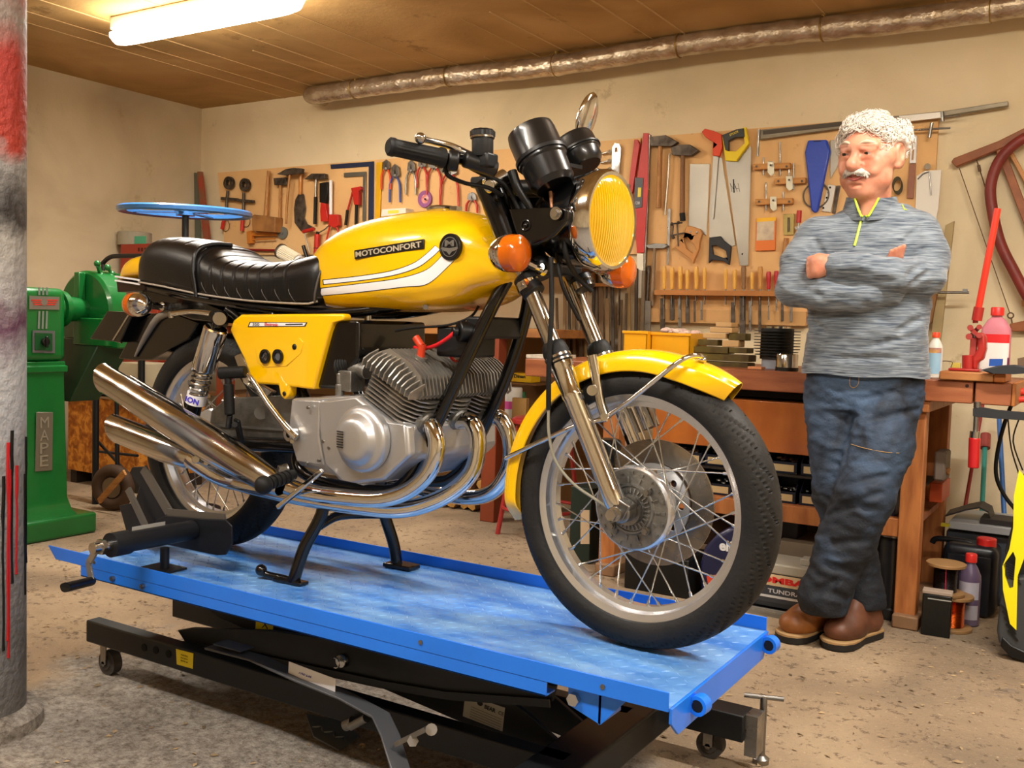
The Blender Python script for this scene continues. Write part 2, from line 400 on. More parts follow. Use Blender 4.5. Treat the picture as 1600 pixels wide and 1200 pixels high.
for c_, nm, num in (('101010', 'black_paint_drip', 5), ('B01E24', 'red_paint_drip', 5)):
    for k in range(num):
        a = math.radians(dr.uniform(-12, 48)); zt = dr.uniform(.5, .78); zb = dr.uniform(.1, .42); g = []
        for q in range(14):
            z = zt+(zb-zt)*q/13; a += dr.uniform(-.012, .012); g.append(pc+Vector((math.cos(a)*(col_r+.0005), math.sin(a)*(col_r+.0005), z)))
        obj(nm, MB().tube(g, [.0045]*4+[.003]*9+[.0038], 6), M('drip'+c_, c_, .3), t)
# ================================================================ THE LIFT
DK = .385                       # height of the deck
LY0, LY1, LX0, LX1 = 1.615, 2.175, -2.48, -.65
lift = thing('motorcycle_lift', 'blue deck motorcycle lift with black scissor frame on floor', 'lift', ((LX0+LX1)/2, 1.9, 0))
def bluemat(name, base, worn):
    m = bpy.data.materials.new(name); m.use_nodes = True; nt = m.node_tree; N = nt.nodes; L = nt.links; b = N['Principled BSDF']
    tc = N.new('ShaderNodeTexCoord')
    def nz(sc, st, det=6, ro=.6):
        mp = N.new('ShaderNodeMapping'); mp.inputs['Scale'].default_value = st; L.new(tc.outputs['Object'], mp.inputs[0])
        n = N.new('ShaderNodeTexNoise'); n.inputs['Scale'].default_value = sc; n.inputs['Detail'].default_value = det; n.inputs['Roughness'].default_value = ro
        L.new(mp.outputs[0], n.inputs[0]); return n
    n = nz(5, (1, 3, 1)); r = N.new('ShaderNodeValToRGB'); L.new(n.outputs[0], r.inputs[0])
    r.color_ramp.elements[0].color = (*lin(base), 1); r.color_ramp.elements[1].color = (*lin(worn), 1); r.color_ramp.elements[0].position = .36; r.color_ramp.elements[1].position = .66
    n2 = nz(22, (1, 2.5, 1), 8, .75); mr = N.new('ShaderNodeMapRange'); L.new(n2.outputs[0], mr.inputs[0]); mr.inputs[1].default_value = .66; mr.inputs[2].default_value = .72; mr.inputs[4].default_value = .6
    mx = N.new('ShaderNodeMix'); mx.data_type = 'RGBA'; L.new(mr.outputs[0], mx.inputs[0]); L.new(r.outputs[0], mx.inputs[6]); mx.inputs[7].default_value = (*lin('A99C86'), 1)
    L.new(mx.outputs[2], b.inputs['Base Color'])
    n3 = nz(9, (1, 1, 1)); m2 = N.new('ShaderNodeMapRange'); L.new(n3.outputs[0], m2.inputs[0]); m2.inputs[1].default_value = .3; m2.inputs[2].default_value = .7; m2.inputs[3].default_value = .25; m2.inputs[4].default_value = .5
    L.new(m2.outputs[0], b.inputs['Roughness']); b.inputs['Specular IOR Level'].default_value = .6
    return m
m_deck = bluemat('worn_blue_deck', '2E70C4', '78A8DC')
m_blue = M('blue_paint', '1C78F2', .35, coat=.3, var=.12)
deck = MB().bb((LX0+.03, LY0, DK-.005), (LX1, LY1, DK))
# tread pattern: small raised lozenges
k = 0
x = LX0+.06
while x < LX1-.02:
    y = LY0+.02; j = 0
    while y < LY1-.02:
        a = PI/4 if (j+k) % 2 else -PI/4
        deck.add([(x-.011, y, DK), (x, y-.0028, DK), (x+.011, y, DK), (x, y+.0028, DK), (x, y, DK+.0014)], [(0, 1, 4), (1, 2, 4), (2, 3, 4), (3, 0, 4)],
                 Matrix.Translation((x, y, 0)) @ Matrix.Rotation(a, 4, 'Z') @ Matrix.Translation((-x, -y, 0)))
        y += .026; j += 1
    x += .026; k += 1
obj('deck', deck, m_deck, lift, ang=15)
def lipx(y0, y1, xl, nm):
    mb = MB(); A = frame((0, y0, 0), (0, 1, 0), (0, 0, 1))
    # outline in X-Z, pointed at its left end
    pl = [(xl, DK+.028), (xl+.035, DK-.006), (LX1, DK-.006), (LX1, DK+.03)]
    mb.prism(pl, Matrix(((1, 0, 0, 0), (0, 0, 1, y0), (0, 1, 0, 0), (0, 0, 0, 1))), y1-y0)
    return obj(nm, mb, m_blue, lift, bev=.001)
lipx(LY0-.004, LY0, -2.485, 'side_lip'); lipx(LY1, LY1+.004, -2.33, 'side_lip')
for ys in (LY0-.003, LY1-.044):
    ch = MB().bb((-2.34, ys, DK-.035), (-.9, ys+.004, DK-.006)); ch.bb((-2.34, ys, DK-.035), (-.9, ys+.035, DK-.031)); obj('side_channel', ch, m_blue, lift, bev=.001)
bo = MB()
for q in (-2.2, -2.08):
    bo.cyl((q, LY0-.012, DK-.018), (q, LY0-.003, DK-.018), .007, n=6)
bo.cyl((-1.2, LY0-.006, DK+.012), (-1.2, LY0, DK+.012), .005); bo.cyl((-.78, LY0-.006, DK+.012), (-.78, LY0, DK+.012), .005); bo.cyl((-2.28, LY0-.006, DK+.012), (-2.28, LY0, DK+.012), .005)
obj('channel_bolt', bo, steel, lift)
# hinged end flap with its two hinge eyes
fl = MB().prism([(LY0+.0, DK), (LY0+.0, DK-.028), (LY0+.035, DK-.058), (LY1-.03, DK-.055), (LY1, DK-.02), (LY1, DK)], Matrix(((0, 0, 1, LX1), (1, 0, 0, 0), (0, 1, 0, 0), (0, 0, 0, 1))), .006)
flo = obj('end_flap', fl, m_blue, lift, bev=.001)
for y in (LY0+.1, LY1-.03):
    e = MB().ringlathe([(.012, -.012), (.019, -.012), (.019, .012), (.012, .012)], (LX1+.02, y, DK-.02), (0.1, 1, 0), 24); e.bb((LX1+.002, y-.01, DK-.03), (LX1+.01, y+.01, DK-.008))
    obj('hinge_eye', e, m_blue, flo)
    obj('hinge_pin', MB().cyl((LX1+.02, y-.011, DK-.02), (LX1+.02, y+.011, DK-.02), .0115), blk, flo)
# deck corner bracket under the near edge
br = MB().prism([(-.86, DK-.006), (-.86, DK-.045), (-.79, DK-.068), (-.735, DK-.006)], Matrix(((1, 0, 0, 0), (0, 0, 1, LY0+.012), (0, 1, 0, 0), (0, 0, 0, 1))), .005)
br.bb((-.795, LY0+.012, DK-.068), (-.79, LY0+.1, DK-.006)); obj('deck_bracket', br, m_blue, lift)
obj('pivot_bolt', MB().cyl((-.845, LY0, DK-.03), (-.845, LY0+.012, DK-.03), .013, n=6), chrome2, lift)
# black base frame
RY0, RY1, RZ0, RZ1 = 1.75, 2.10, .100, .164
for y in (RY0, RY1-.045):
    r_ = MB().bb((-2.515, y, RZ0), (-.93, y+.045, RZ1)); obj('base_rail', r_, blks, lift, bev=.004)
hl = MB()
for px_, py_ in ((225, 1012), (243, 1016), (263, 1022)): obj('rail_hole', MB().lathe([(0, 0), (.011, 0), (.011, .004)], at(px_, py_, Y=RY0-.0012), (0, 1, 0), 20), M('hole_black', '050505', .9), lift)
obj('end_beam', MB().bb((-1.0, 1.25, RZ0-.01), (-.885, 2.3, RZ1)), blks, lift, bev=.006)
eb = MB().bb((-.885, 2.25, .06), (-.70, 2.33, .135)); eb.box((-.79, 2.29, .098), (.22, .075, .07))
obj('outrigger', MB().bb((-1.0, 2.26, .075), (-.72, 2.335, .14)), blks, lift, bev=.003)
sj = MB().bb((-.72, 2.275, .04), (-.69, 2.33, .14)); sj.cyl((-.70, 2.35, .0), (-.70, 2.35, .165), .009); sj.lathe([(.02, 0), (.02, .012), (.01, .02)], (-.70, 2.35, 0), (0, 0, 1), 16)
sj.cyl((-.745, 2.335, .165), (-.655, 2.365, .165), .006); obj('levelling_screw', sj, steel, lift)
def caster(x, y, r, nm='caster'):
    w_ = MB().lathe([(r*.55, -.0), (r*.6, .004), (r, .005), (r, .033), (r*.6, .034), (r*.55, .038)], (x, y-.019, r), (0, 1, 0), 28); c_ = obj(nm, w_, M('caster_tyre', '4A4642', .7, var=.4, vscale=20), lift)
    f_ = MB().cyl((x, y-.026, r), (x, y+.026, r), .008, n=6)
    f_.bb((x-.012, y-.026, r), (x+.012, y-.022, r+.055)); f_.bb((x-.012, y+.022, r), (x+.012, y+.026, r+.055)); f_.cyl((x, y, r+.055), (x, y, r+.066), .028)
    obj('caster_fork', f_, steel, c_)
caster(-.815, 2.31, .034); caster(-2.47, 1.80, .036, 'transport_wheel')
# scissor arms (deep flat bars), near pair and far pair
def arm(p, q, y, h1, h2, th=.012, nm='scissor_arm', bulge=0):
    p = Vector(p); q = Vector(q); d = (q-p).normalized(); nrm = Vector((-d.y, d.x)); mid = (p+q)/2
    pl = [p-nrm*h1/2, mid-nrm*(h1/2+bulge), q-nrm*h2/2, q+nrm*h2/2, mid+nrm*(h1/2+bulge), p+nrm*h1/2]
    return obj(nm, MB().prism(pl, Matrix(((1, 0, 0, 0), (0, 0, 1, y), (0, 1, 0, 0), (0, 0, 0, 1))), th), blks, lift, bev=.002)
armB = [(277, 985), (300, 981), (420, 985), (560, 1005), (760, 1045), (868, 1072), (862, 1097), (700, 1085), (600, 1068), (470, 1040), (380, 1020), (290, 1005)]
armA = [(305, 938), (340, 935), (500, 975), (640, 1010), (760, 1065), (830, 1120), (895, 1180), (850, 1185), (700, 1120), (560, 1060), (420, 1000), (340, 965)]
for pl, y0, y1 in ((armB, 1.805, 2.035), (armA, 1.86, 1.98)):
    pp = tracep(pl, y0)
    for y in (y0, y1): obj('scissor_arm', MB().prism(pp, wallframe(y), -.012), blks, lift, bev=.002)
    if pl is armB:      # folded lower flange that catches the light
        fl2_ = MB(); lo2 = pp[6:]
        for a, b_ in zip(lo2[:-1], lo2[1:]): fl2_.bar(Vector((a[0], y0-.008, a[1])), Vector((b_[0], y0-.008, b_[1])), .004, .018)
        obj('arm_flange', fl2_, blks, lift)
obj('ram', MB().cyl((-1.9, 1.93, .17), (-1.3, 1.93, .26), .028), blks, lift)
obj('cross_beam', MB().bb((-1.95, RY0+.05, .11), (-1.86, RY1-.05, .16)), blks, lift, bev=.003)
pv = MB().lathe([(.0, 0), (.015, .001), (.017, .004), (.017, .014)], at(531, 1034, Y=1.79), (0, 1, 0), 20); pv.torus(at(524, 1036, Y=1.79), (0, 1, 0), .012, .0018, 16, 6, 1.2, 5)
obj('pivot_pin', pv, chrome2, lift)
# stickers
ys = M('yellow_sticker', 'F2DC1C', .4); inkm = M('ink', '1A1A1A', .6); pl_ = M('silver_plate', 'B4B2AA', .45, .3)
def sticker(px, Yp, mat, nm, parent=lift):
    mb = MB(); flat(mb, px, Yp, .0008); return obj(nm, mb, mat, parent)
sticker([(400, 966), (427, 972), (426, 991), (399, 983)], 1.8585, ys, 'warning_sticker'); 
st = sticker([(275, 1014), (302, 1021), (301, 1045), (276, 1038)], RY0-.001, ys, 'warning_sticker')
q = at(288, 1029, Y=RY0-.002)
tx = MB()
for k, s in enumerate(('WARNING', 'READ MANUAL', 'BEFORE USE')): text_mb(s, q+Vector((0, 0, .008-.008*k)), (1, 0, 0), (0, 0, 1), wid=.028, depth=.0004, mb=tx)
obj('lettering', tx, M('brown_ink', '8A7A10', .6), st)
q = at(414, 977, Y=1.857); tx = MB(); tx.bar(q+Vector((-.01, 0, -.008)), q+Vector((.008, 0, .01)), .004, .001); tx.bar(q+Vector((.01, 0, -.008)), q+Vector((-.006, 0, .01)), .004, .001); obj('lettering', tx, inkm, st)
pt = sticker([(727, 1085), (789, 1106), (785, 1143), (723, 1119)], 1.8585, pl_, 'maker_plate')
tx = MB(); q = at(768, 1108, Y=1.857); d = Vector((1, 0, -.12)).normalized(); u = Vector((.12, 0, 1)).normalized()
text_mb('BEAR', q-Vector((.004, 0, 0)), d, u, wid=.03, depth=.0004, bold=.03, mb=tx); text_mb('CE', q+Vector((.026, 0, -.004)), d, u, wid=.014, depth=.0004, mb=tx)
tx.ell(q+Vector((-.032, 0, .006)), (.008, .0004, .006)); 
for k in range(6): tx.bar(q+d*-.055+u*(-.014-.006*k), q+d*.03+u*(-.014-.006*k), .0007, .0004)
obj('lettering', tx, inkm, pt)
obj('plate_band', MB().bar(q+d*-.06+u*.008, q+d*-.035+u*.008, .008, .0005), M('blue_ink', '2C4CC8', .5), pt)
# foot pedals of the hydraulic pump, in front of the near rail
pd = thing('pedal_lever', 'grey bent steel foot pedal lever lying along the lift frame', 'pedal', at(620, 1180, Z=.0))
lev = [at(330, 1010, Y=1.72), at(400, 1028, Y=1.71), at(470, 1060, Y=1.70), at(540, 1088, Y=1.69), at(595, 1118, Y=1.66), at(610, 1150, Y=1.60), at(628, 1210, Y=1.54)]
lm = MB(); rs = []
for i, p in enumerate(lev):
    a = lev[max(i-1, 0)]; b_ = lev[min(i+1, len(lev)-1)]; d = (b_-a).normalized(); s = Vector((0, 1, 0)); nn = d.cross(s).normalized(); s = nn.cross(d)
    hw = .022; rs.append([p+s*hw+nn*.003, p-s*hw+nn*.003, p-s*hw-nn*.003, p+s*hw-nn*.003])
lm.rings(rs); obj('lever', lm, M('grey_steel', '5A5C60', .4, .5), pd, bev=.002, ang=20)
stk = MB(); a, b_ = at(452, 1047, Y=1.70), at(525, 1075, Y=1.69); d = (b_-a).normalized(); nn = Vector((0, -.45, 1)).normalized()
stk.bar(a+nn*.0055+Vector((0, 0, .001)), b_+nn*.0055+Vector((0, 0, .001)), .001, .032); o_ = obj('label_strip', stk, white, pd)
obj('lettering', text_mb('TRE Lift', (a+b_)/2+nn*.007-d*.02, d, d.cross(nn)*-1, wid=.045, depth=.0005, bold=.02), M('violet_ink', '5A4FA8', .5), o_)
tp = MB(); tp.box(at(365, 1012, Y=1.73)+Vector((0, 0, .005)), (.1, .045, .003)); obj('tape_wrap', tp, M('blue_grey_film', '454B5E', .2), pd)
jl = MB(); jl.bar(at(620, 1162, Y=1.57), at(668, 1138, Y=1.57), .018, .01); jl.cyl(at(645, 1158, Y=1.56), at(645, 1158, Y=1.60), .012, n=6); jl.cyl(at(674, 1140, Y=1.55), at(674, 1140, Y=1.61), .012, n=12); obj('link_arm', jl, steel, pd)
p2_ = thing('tread_pedal', 'small tread plate foot pedal on floor before the lift rail', 'pedal', at(510, 1160, Z=0))
tr_ = MB(); pq = [at(478, 1115, Z=.055), at(535, 1125, Z=.05), at(562, 1150, Z=.02), at(530, 1172, Z=.004), at(490, 1150, Z=.02)]
tr_.add([*pq, *[p-Vector((0, 0, .004)) for p in pq]], [(0, 1, 2, 3, 4), (9, 8, 7, 6, 5)]+[(i, (i+1) % 5, 5+(i+1) % 5, 5+i) for i in range(5)])
for k in range(6):
    p = at(495+9*k, 1135+4*k, Z=.045-.005*k); tr_.ell(p, (.012, .003, .003), 10, 6, Matrix.Rotation(.8*(-1)**k, 3, 'Z'))
obj('tread_plate', tr_, M('tread_plate_grey', '6A6C6C', .35, .7), p2_)
ar = MB(); ar.cyl(at(548, 1135, Y=1.72), at(572, 1122, Y=1.72), .01); ar.cyl(at(540, 1133, Y=1.73), at(552, 1128, Y=1.73), .014); obj('pedal_axle', ar, steel, p2_)
# wheel chock with screw clamp standing on the deck
ck = thing('wheel_chock', 'black steel wheel chock with screw and crank on the lift deck', 'wheel chock', (-2.3, 1.9, DK))
m_ck = M('chock_black', '222429', .4, .3, var=.3)
def chplate(px, y, th, nm):
    mb = MB(); flat(mb, px, y, th); return obj(nm, mb, m_ck, ck, bev=.002)
A1 = [(243, 848), (243, 813), (258, 806), (322, 811), (352, 812), (362, 822), (362, 850), (352, 867), (338, 868)]
chplate(A1, 1.76, .006, 'side_plate')
A2 = [(243, 848), (216, 775), (205, 742), (207, 731), (216, 729), (226, 733), (264, 803), (345, 811), (348, 860)]
chplate([(186, 790), (210, 785), (218, 760), (202, 738), (206, 730), (222, 729), (265, 800), (300, 842), (200, 842)], 1.80, .006, 'side_plate')
chplate([(243, 850), (216, 775), (205, 742), (207, 731), (216, 729), (226, 733), (264, 803), (345, 811), (348, 860)], 2.065, .006, 'side_plate')
fg = MB(); fg.bar(at(264, 800, Y=1.80), at(224, 732, Y=1.80), .006, .03); fg.bar(at(262, 803, Y=1.77), at(352, 812, Y=1.77), .006, .03); fg.bar(at(200, 764, Y=1.78), at(238, 845, Y=1.78), .008, .02)
obj('flange', fg, M('chock_edge', '6A645C', .5, .5), ck)
# screw barrel runs along y, sticking out over the near lip
s0 = at(300, 828, Y=1.755); s1 = s0+Vector((-.02, -.32, 0)); s1 = at(172, 852, Y=1.50)
d = (s1-s0).normalized(); ln = (s1-s0).length
obj('screw_barrel', MB().cyl(s0, s0+d*ln*.86, .026, n=28).cyl(s0+d*ln*.8, s1, .03, n=28), m_ck, ck)
obj('barrel_label', MB().bar(s0+d*ln*.35+Vector((0, 0, .0265)), s0+d*ln*.75+Vector((0, 0, .0265)), .001, .018), pl_, ck)
e0 = s1+d*.02
obj('screw_end', MB().cyl(s1, s1+d*.05, .014).cyl(s1+d*.02, s1+d*.03, .02, n=6), chrome2, ck)
c0 = s1+d*.035; c1 = at(141, 888, Y=c0.y-.0); c1b = at(140, 905, Y=c0.y-.01); c2 = at(102, 918, Y=c0.y-.13)
cr_ = MB(); cr_.bar(c0, at(138, 880, Y=c0.y), .016, .006, (0, 1, 0)); cr_.bar(at(138, 878, Y=c0.y), at(143, 909, Y=c0.y-.005), .016, .006, (0, 1, 0)); co = obj('crank_arm', cr_, chrome2, ck)
obj('crank_grip', MB().cyl(at(143, 908, Y=c0.y), c2, .011).cyl(c2, c2+(c2-c0)*.001, .0125), blk, co)
ft = MB(); ft.bb((s0.x-.1, 1.66, DK+.0005), (s0.x-.0, 1.74, DK+.006)); ft.cyl((s0.x-.04, 1.7, DK), (s0.x-.04, 1.7, DK+.06), .012); obj('clamp_foot', ft, m_ck, ck)
# ================================================================ THE MOTORCYCLE  (local frame: x forwards, y to its left, z up, origin on the deck under the front axle)
BH = -.06
BO = Vector((-.845, 1.903, .385))
BK = Matrix.Translation(BO) @ Matrix.Rotation(BH, 4, 'Z')
BKi = BK.inverted()
bike = thing('motorcycle', 'yellow classic motorcycle with black seat standing on the blue lift', 'motorcycle', BK @ Vector((-.7, 0, 0)))
def B(): return MB(BK)
def tb(px, py, yb):
    """pixel -> bike frame on the plane y = yb"""
    c = BKi @ CP; d = BKi.to_3x3() @ ray(px, py); t = (yb-c.y)/d.y; return c+d*t
def XZ(y0=0):  # frame: local x = bike x, y = bike z, z = +y
    return Matrix(((1, 0, 0, 0), (0, 0, 1, y0), (0, 1, 0, 0), (0, 0, 0, 1)))
def tr2(pts, yb): return [(p.x, p.z) for p in (tb(x, y, yb) for x, y in pts)]
RX, RZ = -1.39, .314        # rear axle
FZ = .30
# ---- wheels
def wheel(cx, cz, nm, tw, rt, front):
    c = Vector((cx, 0, cz))
    N_, K = 900, 44
    prof = []
    for j in range(K+1):
        a = -2.15+4.3*j/K       # 0 = crown
        rr = .259+(rt-.259)*math.cos(a) if abs(a) < PI/2 else .259+.038*math.cos(a)
        yy = tw*math.copysign(abs(math.sin(a))**.9, a)
        prof.append((rr, yy, a))
    vs = []; rs = []
    ns = 21
    for i in range(N_):
        th = 2*PI*i/N_; ring = []
        for (rr, yy, a) in prof:
            g = 0
            u = abs(a)/1.25
            if u < 1:
                sgn = 1 if a > 0 else -1
                for ph, w0, lo, hi in ((0, .020, .10, .97), (.5, .014, .35, 1.0)):
                    if lo < u < hi:
                        q = (th*ns/(2*PI)+ph*1.0+(.5 if sgn > 0 else 0)-1.25*(u**1.6)+.0) % 1.0
                        dd = min(q, 1-q)*2*PI/ns
                        ww = w0*.7*math.sin(PI*(u-lo)/(hi-lo))+.003
                        if dd < ww: g = .007*min(1, 2.2*(1-dd/ww))
            r2 = rr-g*math.cos(a*.6)
            ring.append(c+Vector((math.cos(th)*r2, yy, math.sin(th)*r2)))
        rs.append(ring)
    t = B(); t.rings(rs, closed=True)
    n = len(t.f); 
    ty = M('tyre_rubber', '141414', .62, 0, col2='262422', vscale=9, bump=.15, bscale=90, spec=.35)
    obj(nm+'_tyre', t, ty, bike, ang=50)
    pr = [(.2245, -.030), (.234, -.0335), (.2425, -.036), (.2425, -.031), (.236, -.029), (.229, -.026), (.226, -.012), (.215, -.008), (.214, .008), (.226, .012), (.229, .026), (.236, .029), (.2425, .031), (.2425, .036), (.234, .0335), (.2245, .030), (.221, .012), (.211, .010), (.211, -.010), (.221, -.012)]
    rm = B(); rm.ringlathe(pr, c, (0, 1, 0), 120); rim = obj('rim', rm, palu, bike, ang=28)
    # 36 spokes
    spm = M('spoke_steel', 'C9C9C4', .22, 1)
    for k in range(36):
        a = 2*PI*(k+.5)/36; side = 1 if k % 2 else -1; tw_ = (1 if (k//2) % 2 else -1)
        ah = a+tw_*.95; rh = .085 if side < 0 else .06; yh = side*.032
        p = c+Vector((math.cos(ah)*rh, yh, math.sin(ah)*rh)); q = c+Vector((math.cos(a)*.215, side*.004, math.sin(a)*.215))
        s = B(); s.cyl(p, q, .0017, n=8); s.cyl(q-(q-p).normalized()*.014, q, .0033, n=8)
        obj('spoke', s, spm, rim)
    return c
fc = wheel(0, FZ, 'front', .052, .300, True)
rc = wheel(RX, RZ, 'rear', .056, .312, False)
# front hub: ribbed grey drum plate on the near side, polished barrel
hb = B(); hb.lathe([(.0, -.047), (.083, -.047), (.088, -.043), (.09, -.030), (.086, -.024), (.078, -.024), (.074, -.005), (.074, .01), (.062, .02), (.06, .042), (.03, .05), (0, .05)], fc, (0, 1, 0), 72)
hub = obj('front_hub', hb, palu, bike)
hg = B(); hg.lathe([(0, -.056), (.03, -.056), (.032, -.05), (.046, -.05), (.048, -.053), (.052, -.053), (.054, -.049), (.082, -.0485), (.084, -.046), (.084, -.04), (0, -.04)], fc, (0, 1, 0), 72)
for k in range(30):
    a = 2*PI*k/30
    if k % 2: continue
    for r0, r1, h in ((.056, .067, .0535),):
        hg.bar(fc+Vector((math.cos(a)*r0, -h+.002, math.sin(a)*r0)), fc+Vector((math.cos(a)*r1, -h+.004, math.sin(a)*r1)), .003, .005, (0, 1, 0))
for k in range(28):
    a = 2*PI*k/28; hg.bar(fc+Vector((math.cos(a)*.034, -.053, math.sin(a)*.034)), fc+Vector((math.cos(a)*.044, -.051, math.sin(a)*.044)), .0022, .005, (0, 1, 0))
for k in range(20):
    a = 2*PI*k/20; hg.bar(fc+Vector((math.cos(a)*.073, -.050, math.sin(a)*.073)), fc+Vector((math.cos(a)*.079, -.050, math.sin(a)*.079)), .006, .004, (0, 1, 0))
hp = obj('hub_cover', hg, alub, hub)
for k in range(4):
    a = PI/4+PI/2*k; q = fc+Vector((math.cos(a)*.056, -.053, math.sin(a)*.056)); s = B(); s.cyl(q, q+Vector((0, -.006, 0)), .0085, n=18); s.cyl(q+Vector((0, -.006, 0)), q+Vector((0, -.012, 0)), .007, n=6); obj('hub_bolt', s, steel, hub)
# front brake disc on the far side and its carrier
ds = B()
o_ = [(math.cos(2*PI*k/72)*.137, math.sin(2*PI*k/72)*.137) for k in range(72)]; i_ = [(math.cos(2*PI*k/48)*.083, math.sin(2*PI*k/48)*.083) for k in range(48)]
ds.prism(o_, Matrix.Translation(fc+Vector((0, .062, 0))) @ Matrix.Rotation(PI/2, 4, 'X'), .005, [i_])
disc = obj('brake_disc', ds, M('brake_disc_steel', '9C958C', .25, 1, rvar=.1, col2='6E655C', vscale=7), bike)
cr_ = B(); holes = [[(math.cos(a)*.066+math.cos(q)*.008, math.sin(a)*.066+math.sin(q)*.008) for q in [2*PI*j/16 for j in range(16)]] for a in [2*PI*k/8 for k in range(8)]]
cr_.prism([(math.cos(2*PI*k/48)*.086, math.sin(2*PI*k/48)*.086) for k in range(48)], Matrix.Translation(fc+Vector((0, .054, 0))) @ Matrix.Rotation(PI/2, 4, 'X'), .006, holes)
obj('disc_carrier', cr_, alu, disc)
cl = B(); cl.box((-.13, .07, FZ+.08), (.05, .06, .09)); obj('brake_caliper', cl, blks, bike, bev=.01)
# rear hub, sprocket side
rh = B(); rh.lathe([(0, -.05), (.03, -.05), (.04, -.04), (.085, -.035), (.09, -.02), (.09, .02), (.085, .035), (.04, .05), (0, .05)], rc, (0, 1, 0), 48); obj('rear_hub', rh, alu, bike)
# ---- fork
ax = Vector((0, 0, FZ))
F0 = {-1: (Vector((-.295, -.092, .86)), Vector((.006, -.092, .300))), 1: (Vector((-.295, .092, .86)), Vector((.006, .092, .300)))}
fdir = (Vector((-.010, 0, .311))-Vector((-.255, 0, .781))).normalized()
for sd in (-1, 1):
    top = Vector((-.37, sd*.092, 1.0)); up_ = Vector((-.165, sd*.092, .608)); 
    low = up_+fdir*.335
    s = B(); s.cyl(top, up_+fdir*.02, .0185, n=28); fk = obj('fork_tube', s, chrome2, bike)
    s = B(); s.lathe([(.0245, 0), (.0265, .004), (.0265, .02), (.024, .03), (.0225, .08), (.0235, .083), (.0235, .09), (.022, .095), (.022, .3), (.023, .325), (.021, .335), (0, .337)], up_, fdir, 32); obj('fork_slider', s, chrome, bike)
    s = B(); s.lathe([(.02, -.034), (.024, -.03), (.027, -.022), (.029, -.01), (.0275, -.004), (.0285, 0), (.0285, .012), (.026, .016)], up_, fdir, 28); bt = obj('fork_boot', s, blkr, fk)
    s = B(); s.ringlathe([(.0275, -.002), (.0295, -.002), (.0295, .003), (.0275, .003)], up_, fdir, 28); obj('boot_clip', s, chrome2, bt)
    s = B(); s.ringlathe([(.0275, .008), (.0295, .008), (.0295, .012), (.0275, .012)], up_, fdir, 28); obj('boot_clip', s, chrome2, bt)
    # axle clamp lug
    s = B(); s.box((.004, sd*.09, FZ+.006), (.036, .034, .04), Matrix.Rotation(.45, 3, 'Y')); s.cyl((.004, sd*.106, FZ), (.004, sd*.07, FZ), .022, n=24); obj('axle_clamp', s, steel, fk, bev=.004)
s = B(); s.cyl((0.003, -.14, FZ), (0.003, .12, FZ), .009, n=20); s.cyl((.003, -.142, FZ), (.003, -.126, FZ), .0125, n=6); s.cyl((.003, -.126, FZ), (.003, -.121, FZ), .015, n=24); obj('front_axle', s, chrome2, bike)
sp_ = B(); sp_.cyl((0, -.05, FZ), (0, -.072, FZ), .024); sp_.cyl((0, -.062, FZ), (0, -.07, FZ), .032, n=28); obj('speedo_drive', sp_, steel, bike)
# triple clamps and steering head
s = B()
for zc, xx in ((.80, -.268), (.985, -.362)):
    s.prism([(xx-.035, -.115), (xx+.025, -.115), (xx+.03, .115), (xx-.035, .115)], Matrix.Translation((0, 0, zc-.012)), .024)
s.cyl((-.27, 0, .78), (-.38, 0, 1.0), .026); obj('fork_yoke', s, blks, bike, bev=.005)
s = B(); s.cyl((-.32, 0, .79), (-.40, 0, .95), .033); obj('head_tube', s, blkp, bike)
# ---- front mudguard (arc, lipped)
def fender(nm, cx, cz, R, a0, a1, hw, n, flare=0):
    mb = B(); rs = []
    for i in range(n+1):
        t = i/n; a = a0+(a1-a0)*t; sec = []
        fl_ = flare*max(0, 1-t*7)
        tp = 1 if t > .1 else .35+.65*math.sin(t/.1*PI/2)
        tpe = 1 if t < .93 else .3+.7*math.cos((t-.93)/.07*PI/2)
        W_ = hw*min(tp, tpe)
        K = 12
        outl = [(-1.0, -.030), (-1.0, -.024), (-.985, -.010), (-.88, .0015), (-.72, .003), (-.6, .009), (-.3, .0125), (0, .0135), (.3, .0125), (.6, .009), (.72, .003), (.88, .0015), (.985, -.010), (1.0, -.024), (1.0, -.030)]
        for u, h in outl:
            r_ = R+h+fl_; sec.append(Vector((cx+math.cos(a)*r_, u*W_, cz+math.sin(a)*r_)))
        for u, h in reversed(outl):
            r_ = R+h-.0022+fl_; sec.append(Vector((cx+math.cos(a)*r_, u*(W_-.002), cz+math.sin(a)*r_)))
        rs.append(sec)
    mb.rings(rs); return obj(nm, mb, yel, bike, ang=30)
fm = fender('front_mudguard', 0, FZ, .318, math.radians(52.5), math.radians(193), .062, 90, .012)
def rod(pts, r, mat=chrome, nm='mudguard_stay', par=None, sub=6): s = B(); s.tube(pts, r, 12, sub=sub); return obj(nm, s, mat, par or bike)
rod([tb(950, 650, -.075), tb(985, 625, -.08), tb(1050, 573, -.075), tb(1075, 558, -.06), tb(1092, 556, -.035), tb(1100, 560, 0)], .0052, chrome, par=fm)
rod([tb(948, 655, -.075), tb(900, 665, -.08), tb(830, 697, -.075), tb(790, 716, -.068)], .0052, chrome, par=fm)
s = B(); s.tube([tb(925, 555, -.08), tb(932, 590, -.078), tb(938, 625, -.076), tb(948, 655, -.075)], .011, 12, sub=4); s.cyl(tb(925, 610, -.095), tb(925, 610, -.07), .011, n=24); s.cyl(tb(925, 610, -.1), tb(925, 610, -.09), .007, n=6); s.cyl(tb(944, 651, -.09), tb(944, 651, -.07), .008, n=16); obj('mudguard_bracket', s, chrome2, fm)
